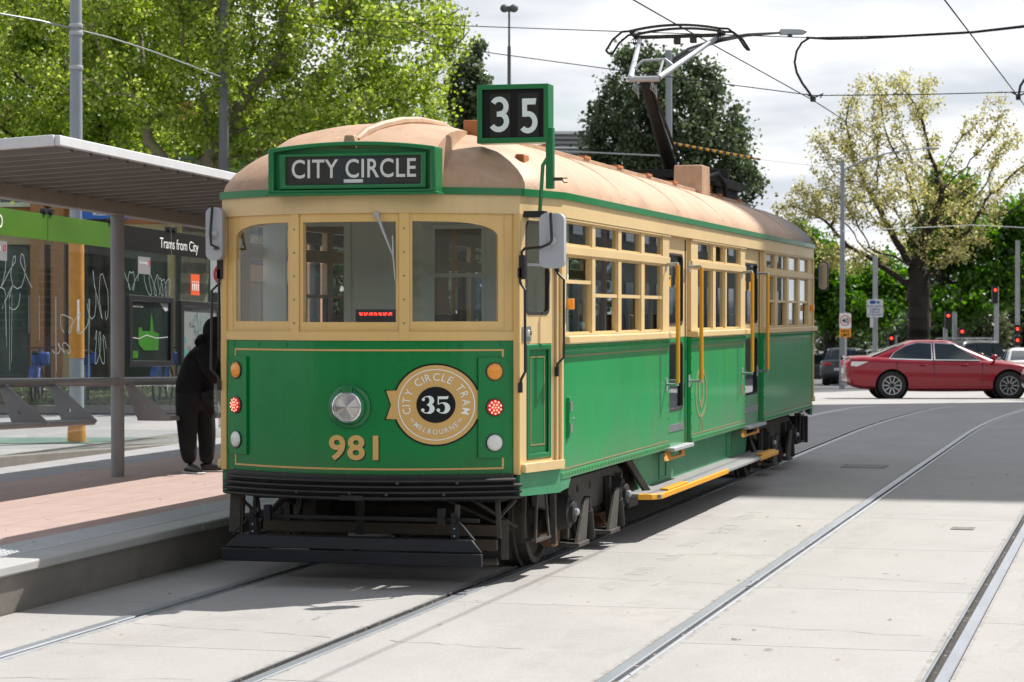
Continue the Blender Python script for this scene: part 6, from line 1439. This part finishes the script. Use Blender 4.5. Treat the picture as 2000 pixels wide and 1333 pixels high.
# ------------------------------------------------------------------ vehicles
def smooth_interp(xq, xp, fp):
    xp = np.array(xp); fp = np.array(fp); m_ = np.gradient(fp, xp); i = np.clip(np.searchsorted(xp, xq)-1, 0, len(xp)-2)
    h = xp[i+1]-xp[i]; t = (xq-xp[i])/h
    return (2*t**3-3*t**2+1)*fp[i] + (t**3-2*t**2+t)*h*m_[i] + (-2*t**3+3*t**2)*fp[i+1] + (t**3-t**2)*h*m_[i+1]
SPEC = {
 'sedan': dict(st=[(-2.44,.46,.86,.68),(-2.38,.36,.97,.80),(-2.2,.28,1.02,.88),(-1.8,.24,1.03,.91),(-1.0,.20,1.0,.92),(0,.19,.965,.92),(.9,.20,.955,.92),(1.3,.21,.93,.91),(1.8,.22,.86,.88),(2.2,.24,.76,.81),(2.36,.27,.67,.71),(2.44,.34,.56,.58)],
   ax=(-1.37,1.45), wr=.345, gh=dict(zb=.93, zt=1.435, xr=(-2.12,-.88), xf=(1.30,.12), hw=(.80,.60)),
   win=[[(-1.42,.995),(-.40,.965),(-.40,1.36),(-.72,1.375),(-1.02,1.30),(-1.30,1.14)], [(-.33,.965),(.75,.955),(.60,1.06),(.12,1.34),(-.33,1.37)]]),
 'suv': dict(st=[(-2.40,.52,1.05,.72),(-2.36,.42,1.12,.84),(-2.2,.34,1.15,.92),(-1.2,.28,1.12,.95),(0,.27,1.10,.95),(1.0,.28,1.10,.95),(1.5,.29,1.07,.94),(2.0,.32,1.0,.90),(2.28,.36,.88,.80),(2.38,.44,.74,.66)],
   ax=(-1.40,1.45), wr=.375, gh=dict(zb=1.06, zt=1.72, xr=(-2.30,-1.95), xf=(1.15,.35), hw=(.86,.68)),
   win=[[(-2.0,1.16),(-1.35,1.14),(-1.30,1.60),(-1.80,1.60)], [(-1.25,1.14),(-.35,1.12),(-.35,1.62),(-1.22,1.61)], [(-.27,1.12),(.85,1.11),(.35,1.58),(-.27,1.62)]]),
 'hatch': dict(st=[(-2.05,.50,.92,.66),(-2.0,.40,1.0,.78),(-1.85,.30,1.03,.86),(-1.0,.24,1.0,.88),(0,.22,.97,.88),(.8,.22,.96,.88),(1.3,.24,.90,.86),(1.75,.26,.80,.80),(2.0,.32,.66,.66),(2.06,.40,.56,.54)],
   ax=(-1.25,1.28), wr=.32, gh=dict(zb=.94, zt=1.48, xr=(-1.95,-1.55), xf=(1.15,.2), hw=(.78,.60)),
   win=[[(-1.55,1.02),(-.45,.99),(-.45,1.38),(-1.35,1.37)], [(-.38,.99),(.75,.97),(.2,1.36),(-.38,1.39)]])}
def car(name, label, paint, kind, group=None, lights=True, rack=False):
    S = SPEC[kind]; o = empty(name, (0,0,0), label, 'car', group); st = S['st']; xp = [s[0] for s in st]
    xq = np.unique(np.concatenate([np.linspace(xp[0], xp[-1], 56), xp])); F = [smooth_interp(xq, xp, [s[j] for s in st]) for j in (1,2,3)]
    b = MB(); vs = []; fs = []
    prof = lambda zb, zt, hw: [(hw*.80, zb), (hw*.96, zb+.10*(zt-zb)), (hw*.995, zb+.30*(zt-zb)), (hw, zb+.52*(zt-zb)), (hw*.985, zb+.74*(zt-zb)), (hw*.95, zb+.90*(zt-zb)), (hw*.86, zt-.01), (hw*.6, zt+.012), (0, zt+.022)]
    for x, zb, zt, hw in zip(xq, *F):
        p = prof(zb, zt, hw); full = [(-a, c) for a, c in p[:-1]] + p[::-1]; vs += [(x, a, c) for a, c in full]
    n = len(full)
    for i in range(len(xq)-1):
        for k in range(n): fs.append((i*n+k, i*n+(k+1)%n, (i+1)*n+(k+1)%n, (i+1)*n+k))
    fs += [tuple(range(n)), tuple((len(xq)-1)*n + k for k in range(n))[::-1]]
    b.add(vs, fs); body = b.build('body', paint, o, smooth=40)
    # wheel arches
    cut = MB()
    for ax in S['ax']:
        for s in (-1, 1): cut.cyl((ax, s*.62, S['wr']), (ax, s*1.2, S['wr']), S['wr']*1.16, 28)
    co = cut.build('cutter', 'black_paint'); md = body.modifiers.new('arch', 'BOOLEAN'); md.operation = 'DIFFERENCE'; md.object = co; md.solver = 'EXACT'
    dg = bpy.context.evaluated_depsgraph_get(); me = bpy.data.meshes.new_from_object(body.evaluated_get(dg)); body.modifiers.clear(); old = body.data; body.data = me
    bpy.data.objects.remove(co)
    me.materials.clear(); me.materials.append(M(paint)); me.polygons.foreach_set('material_index', [0]*len(me.polygons)); me.polygons.foreach_set('use_smooth', [True]*len(me.polygons)); me.set_sharp_from_angle(angle=math.radians(40))
    for ax in S['ax']:
        for s in (-1, 1): b = MB(); b.lathe((ax, s*.63, S['wr']), (0, s, 0), [(S['wr']*1.15, 0), (S['wr']*1.15, .23), (S['wr']*1.13, .23), (S['wr']*1.13, .01), (0, .01)], 28); b.build('arch_liner', 'rubber', o)
    g = S['gh']; b = MB(); vs = []; fs = []; lv = [0, .2, .4, .6, .78, .9, .97, 1.0]; m_ = 32
    def gx(t): e = t**1.15; return g['xr'][0] + (g['xr'][1]-g['xr'][0])*e, g['xf'][0] + (g['xf'][1]-g['xf'][0])*t**.95
    def ghw(t): return g['hw'][0] + (g['hw'][1]-g['hw'][0])*t**1.3
    def sup(xr, xf, hw, z, e=.32, sh=1):
        cx_, rx = (xr+xf)/2, (xf-xr)/2*sh; out = []
        for k in range(m_):
            a = 2*math.pi*k/m_; ca, sa = math.cos(a), math.sin(a)
            out.append((cx_ + rx*math.copysign(abs(ca)**e, ca), hw*sh*math.copysign(abs(sa)**e, sa), z))
        return out
    H = g['zt']-g['zb']
    for t in lv: xr, xf = gx(t); vs += sup(xr, xf, ghw(t) - (.03 if t > .95 else 0), g['zb'] + H*.93*t)
    for sh, zz_ in ((.9, .965), (.7, .99), (.35, 1.0), (.02, 1.003)): xr, xf = gx(1); vs += sup(xr, xf, ghw(1)-.03, g['zb'] + H*zz_, sh=sh)
    R_ = len(vs)//m_
    for i in range(R_-1):
        for k in range(m_): fs.append((i*m_+k, i*m_+(k+1)%m_, (i+1)*m_+(k+1)%m_, (i+1)*m_+k))
    b.add(vs, fs); b.build('cabin', paint, o, smooth=50)
    for s in (-1, 1):
        for wl in S['win']:
            mp = lambda u, v, q, s=s: (u, s*(ghw(min(1, max(0, (v-g['zb'])/(H*.93)))) + .022 + q), v)
            b = MB(); b.plate([wl], mp, -.03, .006); w_ = b.build('side_window', 'car_glass', o, smooth=30)
            cxm = sum(p[0] for p in wl)/len(wl); czm = sum(p[1] for p in wl)/len(wl)
            b = MB(); b.plate([[(cxm+(p[0]-cxm)*1.035, czm+(p[1]-czm)*1.07) for p in wl], [(cxm+(p[0]-cxm)*.985, czm+(p[1]-czm)*.975) for p in wl]], mp, -.01, .010); b.build('window_trim', 'chrome' if kind == 'sedan' else 'black_paint', w_, smooth=30)
    for fi, nm in ((1, 'windscreen'), (0, 'rear_window')):
        b = MB(); vs = []
        for t in (.12, .3, .5, .7, .86):
            x = gx(t)[fi] + (.012 if fi else -.012); hw = ghw(t)*.86
            for k in range(9): u = -1 + k/4; vs.append((x - (.10*u*u*(1 if fi else -1))*.6, hw*u, g['zb'] + H*.93*t + .01))
        b.add(vs, [(j*9+i, j*9+i+1, (j+1)*9+i+1, (j+1)*9+i) for j in range(4) for i in range(8)]); b.build(nm, 'car_glass', o, smooth=60)
    ty = rim = sp = None
    for ax in S['ax']:
        for s in (-1, 1):
            r = S['wr']; c = (ax, s*.72, r)
            b = MB(); b.lathe(c, (0, s, 0), [(r*.66, 0), (r*.95, -.01), (r, .03), (r, .15), (r*.95, .18), (r*.70, .19), (r*.66, .17)], 32); wh = b.build('wheel', 'rubber', o, smooth=35)
            b = MB(); b.lathe(c, (0, s, 0), [(r*.67, .02), (r*.68, .165), (r*.64, .17), (r*.60, .10), (0, .09)], 32); b.lathe((ax, s*(.72+.09), r), (0, s, 0), [(r*.16, 0), (r*.14, .06), (0, .07)], 16); b.build('rim', 'rubber', wh)
            b = MB()
            for k in range(10):
                a = 2*math.pi*k/10; b.beam((ax+r*.12*math.cos(a), s*.865, r+r*.12*math.sin(a)), (ax+r*.64*math.cos(a), s*.88, r+r*.64*math.sin(a)), .02, r*.13, up=(0,1,0), w1=.02, h1=r*.20)
            b.plate([circ(ax, r, r*.69, 32), circ(ax, r, r*.615, 32)], lambda u, v, q, s=s: (u, s*(.885+q), v), -.02, .008); b.build('spokes', 'car_silver', wh)
    f, zb_, ztt, hwr = xp[-1], *[float(smooth_interp(np.array([xp[-1]-.12]), xp, [s_[j] for s_ in st])[0]) for j in (1,2,3)]
    for s in (-1, 1):
        b = MB(); b.plate([[(xp[-1]-.50, ztt-.06), (xp[-1]-.14, ztt-.12), (xp[-1]-.06, ztt-.20), (xp[-1]-.30, ztt-.17)]], lambda u, v, q, s=s: (u, s*(float(smooth_interp(np.array([u]), xp, [z_[3] for z_ in st])[0])*.985+q), v), -.05, .012); b.build('headlamp', 'white_lens', o)
        zt_r = st[2][2]
        b = MB(); b.plate([[(xp[0]+.50, zt_r-.10), (xp[0]+.10, zt_r-.10), (xp[0]+.08, zt_r-.20), (xp[0]+.22, zt_r-.22)]], lambda u, v, q, s=s: (u, s*(float(smooth_interp(np.array([u]), xp, [z_[3] for z_ in st])[0])*.985+q), v), -.05, .012); b.build('side_tail_lamp', 'white_lens' if kind == 'sedan' else 'red_lens', o)
        b = MB(); b.box(xp[0]-.015, xp[0]+.12, *sorted((s*.42, s*.72)), zt_r-.24, zt_r-.10); b.build('tail_lamp', 'red_lens', o, bevel=.02)
        b = MB(); b.sphere((g['xf'][0]-.22, s*(g['hw'][0]+.16), g['zb']+.10), .1, 12, 8, (.8, 1.0, .72)); mr = b.build('wing_mirror', paint, o); b = MB(); b.beam((g['xf'][0]-.22, s*(g['hw'][0]+.10), g['zb']+.05), (g['xf'][0]-.2, s*(g['hw'][0]-.03), g['zb']+.0), .05, .04); b.build('mirror_foot', 'black_paint', mr)
        for x in (-.36, .80, -1.25):
            b = MB(); b.plate([rect(x-.004, x+.004, zb_+.16, g['zb']+.02)], lambda u, v, q, s=s: (u, s*(.918 if kind == 'sedan' else (.945 if kind == 'suv' else .875))+s*q, v), -.02, .004); b.build('door_gap', 'black_paint', o)
        for x in (-.55, -1.0+1.45):
            b = MB(); b.box(x-.16, x, *sorted((s*(hwr+.10 if False else .90), s*.945)), g['zb']-.10, g['zb']-.075); b.build('door_handle', paint, o, bevel=.01)
        b = MB(); b.beam((S['ax'][0]+S['wr']*1.3, s*.90, zb_+.04), (S['ax'][1]-S['wr']*1.3, s*.90, zb_+.04), .05, .05); b.build('side_sill', paint, o, bevel=.01)
    b = MB(); b.box(xp[0]-.03, xp[0]+.02, -.26, .26, st[0][1]+.16, st[0][1]+.28); b.build('number_plate', 'sign_white', o, bevel=.005)
    b = MB(); b.box(xp[0]+.02, xp[0]+.3, -.66, .66, st[0][1]-.12, st[0][1]+.02); b.box(xp[-1]-.16, xp[-1]+.01, -.50, .50, st[-1][1]-.02, st[-1][1]+.12); b.build('bumper_insert', 'black_paint', o, bevel=.02)
    if rack:
        b = MB()
        for s in (-1, 1): b.beam((-1.7, s*.60, g['zt']+.05), (.2, s*.60, g['zt']+.05), .04, .03)
        for x in (-1.5, -.7, .1): b.beam((x, -.6, g['zt']+.07), (x, .6, g['zt']+.07), .05, .03); b.box(x-.03, x+.03, -.62, -.58, g['zt']-.03, g['zt']+.06); b.box(x-.03, x+.03, .58, .62, g['zt']-.03, g['zt']+.06)
        b.build('roof_rack', 'galv', o)
    return o
YAW = math.atan2(RIGHT.y, RIGHT.x)
def put(o, px, d, rz, zoff=0): p = at(px, 700, d); return place(o, (p.x, p.y, gz(p.x, p.y) + zoff), rz)
AWAY = YAW + math.pi/2
put(car('sedan', 'glossy dark red sedan crossing the street side on', 'car_red', 'sedan'), 1843, 59.0, YAW - .03)
put(car('parked_car', 'dark grey four wheel drive seen from behind beside the speed sign', 'car_dark', 'suv'), 1655, 112, AWAY - .28)
put(car('parked_car', 'white car roof showing between the grey four wheel drive and the red sedan', 'car_white', 'suv'), 1716, 122, AWAY - .1)
put(car('parked_car', 'dark hatchback half hidden behind the tram end', 'car_dark', 'hatch'), 1596, 118, YAW + .2)
put(car('waiting_car', 'dark four wheel drive with roof rack behind the red sedan roof', 'car_black', 'suv', rack=True), 1862, 84, AWAY + math.pi - .75)
put(car('waiting_car', 'white hatchback seen above the red sedan bonnet', 'car_white', 'hatch'), 1928, 98, AWAY + math.pi - .5)
put(car('waiting_car', 'silver sedan behind the red sedan near the right edge', 'car_silver', 'sedan'), 1994, 90, AWAY + math.pi + .9)
put(car('waiting_car', 'white sedan with red tail lamps at the right edge', 'car_white', 'sedan'), 2004, 80, AWAY - .12)
o = car('waiting_car', 'black car nose poking in at the right edge before the red sedan', 'car_black', 'hatch'); put(o, 2172, 56, YAW + math.pi + .25)

# ------------------------------------------------------------------ person on the platform
def skin(name, joints, edges, mat, parent=None, sub=2, root=0, **tags):
    me = bpy.data.meshes.new(name); me.from_pydata([j[0] for j in joints], edges, []); ob = bpy.data.objects.new(name, me); COL.objects.link(ob)
    md = ob.modifiers.new('skin', 'SKIN'); md.use_smooth_shade = True
    for k, j in enumerate(joints):
        r = j[1]; sv = me.skin_vertices[0].data[k]; sv.radius = r if isinstance(r, tuple) else (r, r); sv.use_root = (k == root)
    ss = ob.modifiers.new('sub', 'SUBSURF'); ss.levels = sub; ss.render_levels = sub
    dg = bpy.context.evaluated_depsgraph_get(); m2 = bpy.data.meshes.new_from_object(ob.evaluated_get(dg)); bpy.data.objects.remove(ob)
    og = ORG.get(parent.name, Vector()) if parent else Vector()
    for v in m2.vertices: v.co -= og
    m2.materials.clear(); m2.materials.append(M(mat)); m2.polygons.foreach_set('use_smooth', [True]*len(m2.polygons))
    o = bpy.data.objects.new(name, m2); COL.objects.link(o)
    if parent: o.parent = parent
    ORG[o.name] = og; return tag(o, **tags)
PO = Vector((-3.315, 5.715, 0)); FL = Vector((FWD.x, FWD.y, 0)).normalized()
def pp(u, w_, z): return PO + RIGHT*u + FL*w_ + Vector((0,0,z))
per = empty('person', (PO.x, PO.y, PZ), 'person in black hooded jacket and trousers leaning towards the tram', 'person')
J = [(pp(-.045,0,1.02), (.175,.165)), (pp(-.03,0,1.12), (.175,.165)), (pp(.01,0,1.26), (.170,.165)), (pp(.055,0,1.36), (.140,.145)), (pp(.115,0,1.43), .070), (pp(.16,0,1.50), .085),
     (pp(-.09,-.07,.90), .118), (pp(-.09,-.08,.66), .090), (pp(-.08,-.08,.50), .082), (pp(-.066,-.08,.36), .064),
     (pp(.02,.08,.90), .112), (pp(.06,.09,.66), .086), (pp(.06,.10,.50), .078), (pp(.056,.10,.36), .062),
     (pp(.055,-.15,1.335), .070), (pp(.11,-.19,1.20), .058), (pp(.15,-.16,1.12), .046), (pp(.185,-.10,1.09), .034),
     (pp(.075,.15,1.335), .068), (pp(.14,.18,1.20), .056), (pp(.19,.14,1.12), .045), (pp(.22,.09,1.09), .034)]
Eg = [(0,1),(1,2),(2,3),(3,4),(4,5),(0,6),(6,7),(7,8),(8,9),(0,10),(10,11),(11,12),(12,13),(3,14),(14,15),(15,16),(16,17),(3,18),(18,19),(19,20),(20,21)]
bo = skin('body', J, Eg, 'cloth_black', per); bo.data.materials.append(M('trouser_black'))
bo.data.polygons.foreach_set('material_index', [1 if p.center.z < .70 else 0 for p in bo.data.polygons])
b = MB(); c = pp(.165, 0, 1.525); vs = []
b.sphere(c, .105, 20, 14, (1.02, .92, 1.15)); b.build('head', 'skin', per, smooth=80)
b = MB(); b.sphere(pp(.152, 0, 1.535), .116, 20, 14, (1.0, .98, 1.10)); b.build('hood', 'cloth_black', per, smooth=80)
b = MB(); b.sphere(pp(.275, 0, 1.50), .018, 8, 6, (1.2, .8, 1)); b.build('nose', 'skin', per, smooth=80)
b = MB(); b.tube([pp(.02,-.09,1.43), pp(.03,0,1.455), pp(.05,.09,1.43)], [.045,.055,.045], 10); b.build('hood_roll', 'cloth_black', per, smooth=80)
b = MB(); b.tube([pp(.08,-.13,1.0), pp(.10,-.14,.93), pp(.115,-.13,.87)], [.05,.055,.02], 10); b.build('bag', 'trouser_black', per)
b = MB(); b.tube([pp(.105,.155,.60), pp(.115,.16,.45), pp(.10,.155,.36)], .006, 6); b.build('trouser_stripe', 'shoe_white', per)
for (u, w_, ang) in ((-.058, -.085, -.9), (.065, .105, .15)):
    dr_ = RIGHT*math.cos(ang) + FL*math.sin(ang)
    p = pp(u, w_, 0); b = MB()
    pts = [p - dr_*.06 + Vector((0,0,PZ+.035)), p + Vector((0,0,PZ+.045)), p + dr_*.09 + Vector((0,0,PZ+.035)), p + dr_*.165 + Vector((0,0,PZ+.026))]
    b.tube(pts, [.036,.045,.042,.024], 14); so = b.build('shoe', 'shoe_black', per, smooth=70)
    b = MB(); b.beam(p - dr_*.09 + Vector((0,0,PZ+.008)), p + dr_*.185 + Vector((0,0,PZ+.008)), .085, .014); b.build('sole', 'shoe_white', so, bevel=.006)
for base in (pp(.185,-.10,1.09), pp(.22,.09,1.09)):
    b = MB(); b.sphere(base + RIGHT*.035, .036, 12, 8, (1.1, .8, .6))
    for k, ln in enumerate((.06, .07, .075, .065)):
        s0 = base + RIGHT*.06 + FL*(-.027+.018*k); b.tube([s0, s0 + RIGHT*ln*.5 + Vector((0,0,-.008)), s0 + RIGHT*ln*.8 + Vector((0,0,-.03))], [.0095,.009,.007], 8)
    t0 = base + RIGHT*.02 - FL*.03; b.tube([t0, t0 - FL*.02 + RIGHT*.03, t0 - FL*.018 + RIGHT*.055], [.011,.010,.008], 8); b.build('hand', 'skin', per, smooth=70)
# a passenger by the first side window
pas = empty('person', (.72, 2.35, 1.20), 'passenger in teal jacket seated at the first side window of the tram', 'person')
J = [(Vector((.72,2.35,1.27)), .14), (Vector((.72,2.40,1.45)), .13), (Vector((.72,2.42,1.58)), .11), (Vector((.72,2.41,1.68)), .055), (Vector((.72,2.39,1.78)), .085), (Vector((.55,2.40,1.58)), .06), (Vector((.50,2.25,1.40)), .05), (Vector((.55,2.05,1.33)), .04), (Vector((.90,2.40,1.58)), .06), (Vector((.97,2.28,1.54)), .052), (Vector((1.0,2.1,1.56)), .04), (Vector((.63,1.98,1.25)), .08), (Vector((.63,1.92,.90)), .06), (Vector((.82,1.98,1.25)), .08), (Vector((.82,1.92,.90)), .06)]
skin('body', J, [(0,1),(1,2),(2,3),(3,4),(2,5),(5,6),(6,7),(2,8),(8,9),(9,10),(0,11),(11,12),(0,13),(13,14)], 'teal_cloth', pas)
b = MB(); b.sphere((.72, 2.385, 1.80), .095, 14, 10, (.9, 1, 1.2)); b.build('head', 'skin', pas, smooth=80)
b = MB(); b.sphere((.72, 2.41, 1.825), .10, 14, 10, (.95, .95, 1.1)); b.build('hair', 'hair_black', pas, smooth=80)
